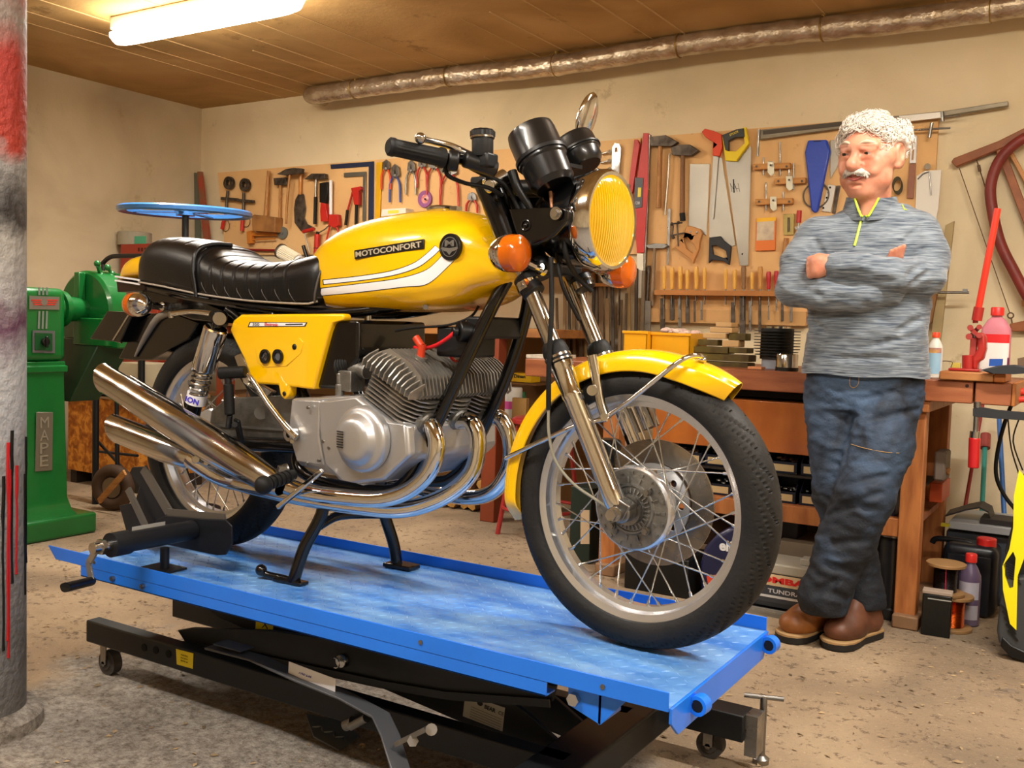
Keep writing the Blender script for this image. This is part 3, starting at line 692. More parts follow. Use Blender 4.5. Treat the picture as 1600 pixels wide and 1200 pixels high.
s = B(); s.ell(tb(927, 563, -.064), (.006, .006, .006)); s.ell(tb(1097, 562, -.01), (.01, .01, .006)); obj('mudguard_rivet', s, chrome2, fm)
s = B(); s.cyl(tb(1018, 668, .092), tb(1003, 630, .092), .02); obj('far_caliper_bracket', s, chrome2, fm)
# brake hose and speedometer cable
rod([tb(861, 402, -.11), tb(862, 480, -.12), tb(858, 560, -.125), tb(857, 640, -.12)], .0055, blkr, 'cable_sleeve')
rod([tb(857, 640, -.12), tb(858, 680, -.12), tb(868, 720, -.115), tb(895, 755, -.11), tb(930, 780, -.1), tb(952, 795, -.095)], .0032, M('cable_grey', '8A8676', .4), 'speedometer_cable')
# ---- fuel tank
def interp(xs, ys, x): return float(np.interp(x, xs, ys))
tx_ = [-.975, -.955, -.92, -.87, -.82, -.75, -.67, -.60, -.55, -.50, -.46, -.42, -.38, -.35, -.325, -.312]
tt = [.800, .845, .876, .899, .914, .927, .936, .940, .941, .938, .932, .920, .900, .882, .862, .84]
tbm = [.770, .725, .708, .699, .696, .696, .697, .698, .700, .704, .711, .722, .740, .752, .765, .78]
twd = [.035, .068, .088, .105, .115, .125, .133, .137, .139, .139, .137, .131, .118, .100, .075, .04]
def catm(xs, ys, x):
    i = max(0, min(len(xs)-2, int(np.searchsorted(xs, x))-1)); x0, x1 = xs[i], xs[i+1]; t = (x-x0)/(x1-x0)
    def sl(k):
        if k == 0: return (ys[1]-ys[0])/(xs[1]-xs[0])
        if k == len(xs)-1: return (ys[-1]-ys[-2])/(xs[-1]-xs[-2])
        return (ys[k+1]-ys[k-1])/(xs[k+1]-xs[k-1])
    h = x1-x0; m0 = sl(i)*h; m1 = sl(i+1)*h
    return (2*t**3-3*t*t+1)*ys[i]+(t**3-2*t*t+t)*m0+(-2*t**3+3*t*t)*ys[i+1]+(t**3-t*t)*m1
tk = B(); rs = []; K = 56
for i in range(91):
    x = -.975+.663*i/90; zt, zb, wd = catm(tx_, tt, x), catm(tx_, tbm, x), catm(tx_, twd, x); zm = zb+(zt-zb)*.42; ring = []
    for k in range(K):
        a = 2*PI*k/K; c_, s_ = math.cos(a), math.sin(a)
        ee = .62 if s_ > 0 else .42
        y = wd*math.copysign(abs(c_)**(.72 if s_ > 0 else .5), c_)
        z = zm+(zt-zm)*abs(s_)**.8 if s_ > 0 else zm-(zm-zb)*abs(s_)**.55
        # knee hollow and lower pressed crease that rises to the front
        if s_ < .2 and abs(c_) > .3:
            cz_ = .735 if x < -.62 else .735+(x+.62)*.12
            y *= 1-.035*math.exp(-((z-(cz_-.015))/.012)**2)
        ring.append(Vector((x, y, z)))
    rs.append(ring)
tk.rings(rs); tank = obj('fuel_tank', tk, yel, bike, ang=60)
tbv = BVHTree.FromPolygons([BKi @ v for v in tk.v], tk.f)
def onside(x, z, off=.0008, tree=None):
    h = (tree or tbv).ray_cast(Vector((x, -.5, z)), Vector((0, 1, 0)))
    if h[0] is None: return Vector((x, -.1, z))
    return h[0]+Vector((0, -off, 0))
def ribbon(top, bot, n=60, off=.0009, m=4):
    """strip lying on the tank's near side between two traced pixel curves"""
    def cur(ps):
        q = [Vector((*p, 0)) for p in ps]; s, _ = smooth_path(q, 1, 12)
        L_ = [0]; [L_.append(L_[-1]+(s[i+1]-s[i]).length) for i in range(len(s)-1)]
        return [Vector([np.interp(L_[-1]*k/n, L_, [p[j] for p in s]) for j in range(2)]) for k in range(n+1)]
    a, b_ = cur(top), cur(bot); mb = B(); vs = []; fs = []
    for k in range(n+1):
        for j in range(m+1):
            p = a[k].lerp(b_[k], j/m); w_ = tb(p.x, p.y, -.12); q = onside(w_.x, w_.z, off)
            for _ in range(3):
                w_ = tb(p.x, p.y, q.y); q = onside(w_.x, w_.z, off)
            vs.append(q)
    for k in range(n):
        for j in range(m): i = k*(m+1)+j; fs.append((i, i+1, i+m+2, i+m+1))
    mb.add(vs, fs); return mb
def off_curve(ps, dy): return [(x, y+dy) for x, y in ps]
s1t = [(505, 438), (560, 432), (610, 424), (645, 412), (665, 398), (680, 384)]; s1b = [(506, 444), (562, 438), (613, 430), (651, 418), (673, 403), (687, 390)]
s2t = [(502, 451), (560, 444), (620, 436), (662, 424), (684, 407), (694, 393)]; s2b = [(500, 462), (562, 456), (630, 448), (668, 443), (702, 414), (716, 399)]
for a, b_, n_ in ((s1t, s1b, 1), (s2t, s2b, 2)):
    g = [(x-(1.5 if i == 0 else 0), y-1.2) for i, (x, y) in enumerate(a)]; h = [(x-(1.5 if i == 0 else 0), y+1.2) for i, (x, y) in enumerate(b_)]
    obj('stripe_outline', ribbon(g, h, off=.0006), blk, tank, solid=False)
    obj('white_stripe', ribbon(a, b_, off=.0012), white, tank, solid=False)
# round emblem with an M and wings, and the name plate
def yframe(px, py, y): c_ = tb(px, py, y); return c_
ec = tb(704, 386, -.14); q = onside(ec.x, ec.z); ec = tb(704, 386, q.y-.0045)
e = B(); e.lathe([(.030, -.005), (.030, .003), (.0285, .0045), (.026, .0045), (.025, .003), (0, .003)], ec, (0, -1, 0), 48); em = obj('emblem', e, blk, tank)
g = B(); g.T = BK; gm = M('badge_silver', '9B9B97', .35, .8)
up = (0, 0, 1)
g.v += []; 
tm = text_mb('M', BK @ (ec+Vector((0, -.0034, .008))), BK.to_3x3() @ Vector((1, 0, 0)), (0, 0, 1), wid=.026, hei=.014, depth=.0015, bold=.03)
obj('emblem_letter', tm, gm, em)
g = B(); g.ringlathe([(.0205, -.0), (.022, -.0), (.022, .001), (.0205, .001)], ec+Vector((0, -.003, 0)), (0, -1, 0), 40)
for sd in (-1, 1): g.prism([(0, -.003), (sd*.022, .0), (sd*.024, -.004), (sd*.014, -.009), (sd*.008, -.010), (0, -.018)], Matrix.Translation(ec+Vector((0, -.003, 0))) @ Matrix(((1, 0, 0, 0), (0, 0, -1, 0), (0, 1, 0, 0), (0, 0, 0, 1))), .0012)
obj('emblem_wings', g, gm, em)
pa, pb = tb(552, 398, -.135), tb(662, 381, -.14)
pa = onside(pa.x, pa.z, .003); pb = onside(pb.x, pb.z, .003); d = (pb-pa).normalized(); u_ = Vector((-d.z*0-.0, 0, 1)); u_ = (u_-d*u_.dot(d)).normalized(); nn = d.cross(u_)
pm = B(); mid = (pa+pb)/2; pm.bar(pa, pb, .021, .006, nn)
Rp = Matrix((d, u_, d.cross(u_))).transposed()
pm = B(); pm.box(mid, ((pb-pa).length, .0215, .006), Rp); np_ = obj('name_plate', pm, M('plate_dark', '2A2722', .4, .5), tank, bev=.001)
R3 = BK.to_3x3()
obj('name_lettering', text_mb('MOTOCONFORT', BK @ (mid+Rp @ Vector((0, 0, .0031))), R3 @ d, R3 @ u_, wid=(pb-pa).length*.95, hei=.0135, depth=.0012, bold=.02), M('letter_cream', 'D8CDB4', .35, .4), np_)
# filler cap, tap, rubber and lower bolt
s = B(); fcx = tb(690, 322, 0); s.lathe([(.03, -.012), (.034, -.008), (.036, 0), (.036, .003), (.03, .007), (0, .008)], Vector((fcx.x, 0, .945)), (-.03, 0, 1), 36); s.box((fcx.x+.04, 0, .945), (.03, .022, .01)); obj('filler_cap', s, chrome2, tank)
s = B(); s.cyl(tb(665, 480, -.118), tb(665, 480, -.10), .006); obj('tank_bolt', s, steel, tank)
tp_ = B(); a = tb(575, 490, -.06); s = tp_; s.cyl(a, a-Vector((0, 0, .02)), .009); s.cyl(a-Vector((.0, 0, .03)), a-Vector((0, 0, .018)), .012, n=8); s.box(a-Vector((0, .0, .034)), (.03, .02, .016)); s.cyl(a-Vector((0, 0, .04)), a-Vector((0, 0, .055)), .006); obj('fuel_tap', s, chrome2, tank, bev=.002)
rod([tb(578, 515, -.06), tb(579, 530, -.06), tb(575, 545, -.05), tb(560, 555, -.05)], .005, blkr, 'fuel_hose')
# ---- seat
sx_ = [-1.635, -1.628, -1.615, -1.588, -1.55, -1.48, -1.42, -1.37, -1.34, -1.30, -1.22, -1.12, -1.05, -.98, -.92, -.885, -.868]
st_ = [.80, .845, .872, .893, .900, .898, .889, .878, .870, .850, .830, .823, .825, .832, .842, .845, .838]
sb_ = [.770, .757, .755, .753, .749, .742, .734, .728, .724, .720, .713, .706, .703, .701, .700, .702, .712]
sw_ = [.085, .105, .118, .127, .131, .133, .134, .134, .134, .134, .134, .133, .132, .13, .125, .117, .10]
sm = B(); rs = []; K = 48; lines = [-1.345+.049*k for k in range(9)]; lin2 = [-1.60+.06*k for k in range(5)]
for i in range(321):
    x0_ = -1.635+.767*i/320; ring = []
    zt, zb, wd = catm(sx_, st_, x0_), catm(sx_, sb_, x0_), catm(sx_, sw_, x0_)
    for k in range(K):
        a = 2*PI*k/K; c_, s_ = math.cos(a), math.sin(a); zm = zb+(zt-zb)*.35
        y = wd*math.copysign(abs(c_)**.6, c_); z = zm+(zt-zm)*abs(s_)**.75 if s_ > 0 else zm-(zm-zb)*abs(s_)**.35
        sk = .05*max(0, 1-(z-zb)/(zt-zb)*1.3)**1.5      # seams lean with height
        g = 0
        if z > zb+.012:
            xx = x0_-sk+.03
            if x0_ > -1.345:
                for l in lines: g = max(g, .55*math.exp(-((xx-l)/.003)**2))
            elif s_ > .8:
                for l in lin2: g = max(g, .6*math.exp(-((x0_-l)/.0035)**2))
            g = max(g, 1.6*math.exp(-((x0_+1.352-.03*(1-(z-zb)/(zt-zb)))/.005)**2))
        puff = 1-.03*g; 
        ring.append(Vector((x0_, y*puff, zb+(z-zb)*(1-.03*g))))
    rs.append(ring)
leather = M('black_seat_vinyl', '0A0A0B', .36, 0, bump=.06, bscale=220, spec=.5)
sm.rings(rs); seat = obj('seat', sm, leather, bike, ang=60)
sbv = BVHTree.FromPolygons([BKi @ v for v in sm.v], sm.f)
seamm = M('seat_seam', '4A4642', .5)
for l in lines[1:]:
    pts = []
    for q in range(19):
        a = -.18+(PI+.36)*q/18
        # walk across the seat from near side over the top
        z = None; f_ = q/18
        zt, zb, wd = catm(sx_, st_, l), catm(sx_, sb_, l), catm(sx_, sw_, l)
        ang_ = PI-(.98*PI)*f_*.98-.01
        c_, s_ = math.cos(ang_), math.sin(ang_); zm = zb+(zt-zb)*.35
        y = wd*math.copysign(abs(c_)**.6, c_)*.975; z = zm+(zt-zm)*abs(s_)**.75
        z = zb+(z-zb)*.976
        sk = .05*max(0, 1-(z-zb)/(zt-zb)*1.3)**1.5
        pts.append(Vector((l-.03+sk, y, z)))
    # down the near flank
    fl_ = []
    for z in np.linspace(zb+.014, pts[0].z, 6)[:-1]:
        sk = .05*max(0, 1-(z-zb)/(zt-zb)*1.3)**1.5; h = sbv.ray_cast(Vector((l-.03+sk, -.4, z)), Vector((0, 1, 0)))
        if h[0]: fl_.append(h[0])
    obj('seam', B().tube(fl_+pts, .0011, 6), seamm, seat)
def edge_pts(zoff, yo, xs): return [Vector((x, -(catm(sx_, sw_, x)+yo)*.985, catm(sx_, sb_, x)+zoff)) for x in xs]
rod(edge_pts(.010, .0015, np.linspace(-1.63, -.875, 40)), .0028, M('pale_piping', '9A9084', .35), 'edge_trim', seat, sub=1)
rod([Vector((-1.32, -.137, .722)), Vector((-1.325, -.137, .75)), Vector((-1.335, -.137, .80)), Vector((-1.34, -.120, .852)), Vector((-1.345, -.06, .874)), Vector((-1.345, 0, .876))], .006, leather, 'passenger_strap', seat)
rod(edge_pts(.010, .0015, [-.88]) + [Vector((-.874, -.118, .74)), Vector((-.87, -.105, .79)), Vector((-.868, -.07, .835))], .003, seamm, 'edge_trim', seat)
# ---- tail
tl = B(); rs = []
for i in range(15):
    t = i/14; x = -1.60-.150*t; zt = .852-.012*t-.05*t**5; zb = .775-.006*t; wd = .118-.012*t-.015*t**4; ring = []
    for k in range(28):
        a = 2*PI*k/28; c_, s_ = math.cos(a), math.sin(a); zm = (zt+zb)/2
        ring.append(Vector((x, wd*math.copysign(abs(c_)**.5, c_), zm+(zt-zb)/2*math.copysign(abs(s_)**.6, s_))))
    rs.append(ring)
tl.rings(rs); tail = obj('tail_cowl', tl, yel, bike)
s = B(); s.prism([(-1.748, .774), (-1.60, .758), (-1.60, .742), (-1.74, .735)], XZ(-.106), .21); obj('tail_band', s, M('brown_black', '2A1712', .3), tail, bev=.004)
for z in (.782, .770):
    s = B(); s.bar(Vector((-1.748, -.108, z)), Vector((-1.605, -.119, z-.012)), .005, .002, (0, 1, 0)); obj('tail_stripe', s, white, tail)
s = B(); s.prism(tr2([(358, 487), (318, 470), (230, 448), (205, 470), (232, 482), (265, 488), (300, 500), (345, 505)], -.08), XZ(-.08), .16); obj('seat_rail_cover', s, blkp, bike, bev=.005)
# rear mudguard: flared black fin with pale inner edge, plate
s = B(); s.prism(tr2([(262, 490), (300, 492), (335, 505), (320, 530), (290, 545), (262, 562), (235, 563), (209, 560), (225, 530), (240, 505)], -.0), XZ(-.055), .11); rmg = obj('rear_mudguard', s, blkp, bike, bev=.012, seg=3)
rod([tb(270, 487, -.058), tb(247, 497, -.06), tb(228, 525, -.06), tb(211, 557, -.06)], [.011, .011, .009, .003], M('mudguard_edge', '8E8A84', .3, .4), 'mudguard_edge', rmg)
s = B(); s.prism(tr2([(206, 487), (247, 490), (226, 535), (178, 530)], .0), XZ(-.085), .10); npl = obj('number_plate_holder', s, blkp, bike, bev=.003)
s = B(); a, b_ = tb(204, 488, -.085), tb(177, 532, -.085); s.bar(a, b_, .007, .17, (1, 0, 0)); 
s = B(); s.tube([a, b_, tb(190, 535, -.085)], .0035, 8); obj('plate_edge', s, chrome2, npl)
# indicators
orange = M('orange_lens', 'FF7E10', .12, 0, trans=.45, coat=.6, ior=1.4, var=.25, vscale=30)
def indicator(c, d, r, nm, stem_to):
    c = Vector(c); d = Vector(d).normalized()
    s = B(); s.lathe([(0, -.048), (.01, -.047), (r*.55, -.04), (r*.85, -.025), (r*.98, -.008), (r, 0), (r*.98, .003)], c, d, 32); b_ = obj(nm, s, chrome, bike)
    s = B(); s.lathe([(r*.99, .0), (r*1.02, .012), (r*.98, .028), (r*.8, .036), (r*.4, .041), (0, .042)], c, d, 32); obj('lens', s, orange, b_)
    st_ = Vector(stem_to); s = B(); s.cyl(c-d*.02, st_, .007, n=14); s.cyl(c+(st_-c)*.45, c+(st_-c)*.7, .011, n=10); s.cyl(st_+(c-st_)*.02, st_+(c-st_)*.12, .013, n=10); obj('stem', s, chrome, b_)
p = tb(795, 396, -.175); indicator(p, (1, -.05, 0), .039, 'front_indicator', (p.x+.02, -.07, p.z-.03))
p = tb(964, 424, .175); indicator(p, (1, .05, 0), .039, 'front_indicator', (p.x+.01, .07, p.z))
p = tb(212, 476, -.17); indicator(p+Vector((.012, 0, 0)), (-1, -.0, 0), .035, 'rear_indicator', tb(258, 479, -.08))
p = Vector((p.x, .17, p.z)); indicator(p, (-1, 0, 0), .035, 'rear_indicator', Vector((p.x+.03, .08, p.z)))
# ---- headlamp
hc = Vector((-.098, 0, .902)); rl = .098
s = B(); s.lathe([(0, -.185), (.03, -.182), (.062, -.165), (.085, -.13), (.098, -.085), (.103, -.04), (.103, -.03)], hc, (1, 0, 0), 56); hs = obj('headlamp', s, blkp, bike)
s = B(); s.ringlathe([(.103, -.048), (.108, -.04), (.1095, -.02), (.1085, -.005), (.103, .003), (.0965, .002), (.096, -.004), (.1, -.03)], hc, (1, 0, 0), 72); obj('headlamp_rim', s, chrome, hs)
# yellow ribbed glass over a reflector
s = B(); cols_, rows_ = 140, 36; vs = []; fs = []
for sf in (0, 1):
    for i in range(cols_+1):
        y = rl*.999*math.sin((2*i/cols_-1)*PI/2); hz_ = math.sqrt(max(rl*rl-y*y, 1e-8))
        for j in range(rows_+1):
            z = hz_*(2*j/rows_-1); rr_ = math.hypot(y, z)/rl
            h = .016*(1-rr_**2)+(0 if sf == 0 else -.004)+(.0011*math.sin(y*2*PI/.0075)*(1 if rr_ < .93 else 0) if sf == 0 else 0)
            vs.append(hc+Vector((h, y, z)))
nv_ = (cols_+1)*(rows_+1)
for i in range(cols_):
    for j in range(rows_):
        a = i*(rows_+1)+j; fs.append((a, a+1, a+rows_+2, a+rows_+1)); fs.append(tuple(nv_+k for k in (a+rows_+1, a+rows_+2, a+1, a)))
s.add(vs, fs)
lens = M('yellow_glass', 'F6C200', .07, 0, trans=.42, coat=.15, ior=1.35)
obj('headlamp_glass', s, lens, hs, ang=80, solid=False)
s = B(); s.lathe([(.02, -.075), (.05, -.062), (.075, -.04), (.09, -.018), (.0955, -.003)], hc, (1, 0, 0), 56, cap=False); s.ell(hc+Vector((-.045, 0, 0)), .014)
obj('reflector', s, M('gold_reflector', 'F6D400', .2, .9), hs, solid=False)
# lamp brackets (ears) on the fork tubes
for sd in (-1, 1):
    s = B(); s.prism(tr2([(793, 326), (878, 323), (888, 327), (887, 345), (866, 368), (826, 388), (812, 388), (800, 350)], -.118), XZ(sd*.118-(.0 if sd < 0 else .02)), .02); br_ = obj('headlamp_bracket', s, blkp, bike, bev=.006, seg=3)
    c_ = tb(871, 334, -.12); c_.y = sd*.122; s = B(); s.cyl(c_, c_+Vector((0, sd*.006, 0)), .0135); s.cyl(c_+Vector((0, sd*.005, 0)), c_+Vector((0, sd*.012, 0)), .009, n=6); obj('bracket_bolt', s, chrome2, br_)
    c_ = tb(821, 352, -.12); c_.y = sd*.119; s = B(); s.torus(c_, (0, 1, 0), .011, .0022, 20, 8); s.ell(c_, .005); obj('bracket_grommet', s, blkp, br_)
    s = B(); s.cyl((-.30, sd*.092, .86), (-.365, sd*.092, .985), .03, n=28); obj('fork_shroud', s, blkp, bike)
# ---- instruments
def gauge(a, b_, r, nm):
    a, b_ = Vector(a), Vector(b_); L_ = (b_-a).length; s = B()
    s.lathe([(0, 0), (r*.72, .0), (r*.9, .012), (r*.93, L_*.42), (r*1.0, L_*.45), (r*1.0, L_*.55), (r*.98, L_*.57), (r*.98, L_*.9), (r*.93, L_), (r*.86, L_), (r*.86, L_-.008), (0, L_-.008)], a, b_-a, 44)
    g_ = obj(nm, s, M('gauge_black', '131314', .28, coat=.3), bike)
    s = B(); s.ringlathe([(r*1.0, L_*.49), (r*1.06, L_*.495), (r*1.06, L_*.55), (r*1.0, L_*.56)], a, b_-a, 44); obj('gauge_band', s, blk, g_)
gauge(tb(866, 292, -.075), tb(828, 205, -.075), .055, 'speedometer')
gauge(tb(915, 262, .075), tb(893, 220, .075), .052, 'rev_counter')
s = B(); s.bar(tb(868, 255, -.02), tb(905, 262, .05), .02, .008); s.cyl((-.21, -.02, .975), (-.35, -.02, .98), .02); obj('instrument_bracket', s, blk, bike)
rod([tb(860, 300, -.075), tb(862, 320, -.09), tb(862, 335, -.09)], .004, M('copper_wire', '9A6A4A', .4, .5), 'instrument_wire')
# ---- handlebar
g0, g1 = tb(609, 229, -.385), tb(692, 247, -.272)
gd = (g0-g1).normalized()
hbp = [g1+gd*.03, g1, Vector((g1.x+.012, -.20, g1.z+.004)), Vector((-.335, -.12, .997)), Vector((-.33, -.05, .985)), Vector((-.33, .05, .985)), Vector((-.335, .12, .997)), Vector((g1.x+.012, .20, g1.z+.004)), Vector((g1.x, -g1.y, g1.z)), Vector((g1.x+gd.x*.03, -(g1.y+gd.y*.03), g1.z+gd.z*.03))]
hbr = rod(hbp, .0115, blkp, 'handlebar')
for sd in (1, -1):
    A_ = lambda v: Vector((v.x, v.y*sd, v.z))
    a, b_ = A_(g1), A_(g0); L_ = (b_-a).length; s = B(); ns = 30; rs = []
    prof = [(.0, .021), (.008, .021), (.012, .0185), (.03, .0175), (L_-.03, .0165), (L_-.012, .0165), (L_-.008, .019), (L_, .0185), (L_+.004, .014)]
    Af = frame(a, b_-a)
    for h, r_ in prof:
        rs.append([Af @ Vector((math.cos(2*PI*k/60)*(r_+(.0009 if (k//2) % 2 and .02 < h < L_-.01 else 0)), math.sin(2*PI*k/60)*(r_+(.0009 if (k//2) % 2 and .02 < h < L_-.01 else 0)), h)) for k in range(60)])
    s.rings(rs); gr = obj('handlebar_grip', s, blkr, bike)
    if sd > 0:
        s = B(); s.tube([tb(756, 247, -.20), tb(735, 243, -.205), tb(705, 229, -.24), tb(675, 221, -.29), tb(657, 217, -.33)], [.011, .009, .008, .0065, .006], 14, sub=5); s.ell(tb(657, 216, -.335), .0115); obj('brake_lever', s, chrome2, bike)
        s = B(); a = tb(772, 262, -.18); s.cyl(tb(775, 265, -.175), tb(725, 248, -.235), .0175); s.box(tb(752, 252, -.2), (.06, .04, .03)); s.cyl(tb(700, 250, -.265), tb(716, 252, -.25), .022, n=20); ms = obj('brake_master_cylinder', s, blk, bike, bev=.004)
        c0 = tb(754, 245, -.205); c1 = tb(754, 212, -.205); s = B(); s.lathe([(.020, 0), (.0225, .004), (.0225, (c1-c0).length)], c0, c1-c0, 28); obj('fluid_reservoir', s, M('dull_black_plastic', '1E1F21', .45), ms)
        s = B(); h0 = (c1-c0).length; rs = []
        for h, r_ in ((h0-.002, .025), (h0+.008, .025), (h0+.012, .021)): rs.append([Af2 for Af2 in [frame(c0, c1-c0) @ Vector((math.cos(2*PI*k/60)*(r_+.0015*(1 if (k//3) % 2 else 0)), math.sin(2*PI*k/60)*(r_+.0015*(1 if (k//3) % 2 else 0)), h)) for k in range(60)]])
        s.rings(rs); obj('reservoir_cap', s, blk, ms)
        s = B(); s.ringlathe([(.0235, 0), (.0255, 0), (.0255, .004), (.0235, .004)], c0+(c1-c0)*.86, c1-c0, 30); obj('cap_ring', s, chrome2, ms)
    else:
        rod([Vector((-.33, .20, 1.02)), Vector((-.31, .26, 1.03)), Vector((-.33, .36, 1.03))], [.009, .007, .006], chrome2, 'clutch_lever')
s = B(); c_ = tb(772, 285, -.13); s.cyl(tb(760, 292, -.14), tb(790, 275, -.1), .017, n=18); s.cyl(tb(764, 290, -.15), tb(764, 290, -.12), .013, n=16); obj('bar_clamp', s, chrome2, bike, bev=.002); s = B(); s.cyl(tb(690, 268, -.25), tb(696, 243, -.255), .006); obj('cable_ferrule', s, chrome2, bike)
rod([tb(697, 252, -.26), tb(697, 268, -.26), tb(704, 277, -.25), tb(730, 287, -.2), tb(762, 293, -.16), tb(785, 305, -.12)], .0045, blkr, 'throttle_cable')
rod([tb(735, 262, -.2), tb(760, 275, -.15), tb(790, 290, -.12), tb(812, 330, -.11)], .005, blkr, 'brake_hose')
rod([tb(800, 268, -.12), tb(808, 292, -.12), tb(822, 315, -.11), tb(840, 345, -.09)], [.011, .011, .008, .006], blk, 'wiring_sleeve')
rod([tb(865, 360, -.05), tb(872, 410, -.06), tb(880, 450, -.07), tb(905, 500, -.03)], .004, blkr, 'front_cable')
rod([tb(880, 360, -.08), tb(885, 400, -.08), tb(900, 430, -.03), tb(925, 455, .0)], .0055, blkr, 'front_cable')
s = B(); s.cyl(tb(818, 432, -.092), tb(836, 460, -.092), .026); s.cyl(tb(905, 432, .092), tb(915, 452, .092), .026); s.ell(tb(848, 412, -.04), (.02, .03, .02)); s.box(tb(845, 420, -.03), (.04, .12, .03)); obj('lower_yoke', s, blks, bike, bev=.005)
for sd, px, py in ((-1, 826, 446), (1, 911, 445)):
    s = B(); c_ = tb(px, py, sd*.092); s.ringlathe([(.0195, -.008), (.027, -.008), (.027, .01), (.0195, .01)], c_, fdir, 28); s.cyl(c_+Vector((.0, sd*.02, 0)), c_+Vector((0, sd*.036, 0)), .006, n=6); obj('yoke_ring', s, chrome2, bike)
# mirror on the far bar
m0 = tb(905, 222, .30); mc = tb(917, 183, .30)
Rm = frame((0, 0, 0), (.50, -.3, .2)).to_3x3()
ax_ = (tb(924, 150, .3)-tb(905, 215, .3)).normalized(); w_ = Vector((.95, .14, .1)); w_ = (w_-ax_*w_.dot(ax_)).normalized(); u2 = ax_.cross(w_); Rm = Matrix((u2, ax_, w_)).transposed()
s = B(); s.ell(mc, (.05, .062, .016), 32, 16, Rm); mi_ = obj('mirror', s, chrome, bike)
rod([mc-w_*.0-ax_*.03+w_*.01, m0, tb(898, 235, .3), Vector((-.345, .27, 1.05)), Vector((-.35, .26, 1.02))], .005, chrome, 'mirror_stem', mi_)
# ---- side panel
spl = tr2([(358, 516), (364, 500), (376, 491), (536, 490), (537, 500), (519, 504), (513, 520), (489, 609), (452, 604), (451, 618), (444, 626), (437, 618), (434, 602), (395, 600), (380, 560)], -.155)
s = B(); s.prism(spl, XZ(-.155), .03); side = obj('side_panel', s, yel, bike, bev=.007, seg=4)
s = B(); s.prism(tr2([(399, 545), (412, 541), (450, 541), (468, 528), (474, 535), (470, 552), (448, 572), (412, 574), (402, 566)], -.156), XZ(-.1565), .002); obj('pressed_recess', s, yel, side, bev=.0009, seg=2)
for (px, py), nm in (((415, 557), 'ignition_switch'), ((435, 557), 'rubber_plug')):
    c_ = tb(px, py, -.158); s = B(); s.ringlathe([(.010, 0), (.0185, 0), (.0185, .005), (.012, .005)], c_, (0, -1, 0), 28); r0 = obj(nm, s, blk, side)
    s = B(); s.lathe([(0, .001), (.0115, .001), (.0115, -.002)], c_, (0, -1, 0), 20); s.bar(c_+Vector((-.004, -.006, -.004)), c_+Vector((.004, -.006, .005)), .003, .004) if nm == 'ignition_switch' else None; obj('barrel', s, steel if nm == 'ignition_switch' else M('grey_rubber', '55585C', .5), r0)
s = B(); s.ell(tb(460, 542, -.157), (.0075, .004, .0075)); s.ell(tb(444, 615, -.157), (.006, .003, .006)); obj('panel_stud', s, blk, side)
stp = tr2([(390, 503), (480, 503.5), (477, 510), (387, 511)], -.156)
s = B(); s.prism(stp, XZ(-.1562), .001); stk_ = obj('panel_sticker', s, M('sticker_black', '222222', .4), side)
s = B(); s.prism(tr2([(391.5, 504.2), (478, 504.5), (475.5, 509), (389, 509.6)], -.1565), XZ(-.1568), .0008); obj('sticker_field', s, white, stk_)
xh, zh = R3 @ Vector((1, 0, 0)), Vector((0, 0, 1))
obj('sticker_number', text_mb('350', BK @ tb(400, 506.8, -.1572), xh, zh, wid=.026, hei=.007, depth=.0004, bold=.02), M('grey_ink', '555555', .5), stk_)
obj('sticker_lettering', text_mb('Electronic', BK @ tb(424, 506.8, -.1572), xh, zh, wid=.05, hei=.0075, depth=.0004, bold=.02), M('red_ink', 'D02030', .5), stk_)
s = B(); s.bar(tb(446, 507, -.1572), tb(473, 506.5, -.1572), .003, .0004, (0, 1, 0)); obj('sticker_bar', s, blk, stk_)
# airbox behind the panel
s = B(); s.prism(tr2([(512, 505), (520, 500), (560, 500), (560, 560), (535, 600), (520, 608), (488, 606)], -.14), XZ(-.14), .25); obj('air_box', s, blkp, bike, bev=.01, seg=3)
s = B()
for k in range(5): s.torus(tb(536+3*k, 575-2*k, -.12), (1, 0, .3), .026-.002*k, .004, 28, 8)
s.cyl(tb(536, 575, -.12), tb(552, 568, -.12), .022); obj('intake_bellows', s, blkr, bike)
cb = B(); cb.cyl(tb(548, 575, -.12), tb(575, 580, -.12), .02); cb.cyl(tb(531, 583, -.15), tb(531, 603, -.15), .008); cb.cyl(tb(531, 600, -.15), tb(531, 618, -.15), .011); cb.cyl(tb(531, 583, -.15), tb(531, 580, -.15), .0045); cb.box(tb(550, 595, -.13), (.04, .05, .05)); obj('carburettor', cb, alub, bike, bev=.003)
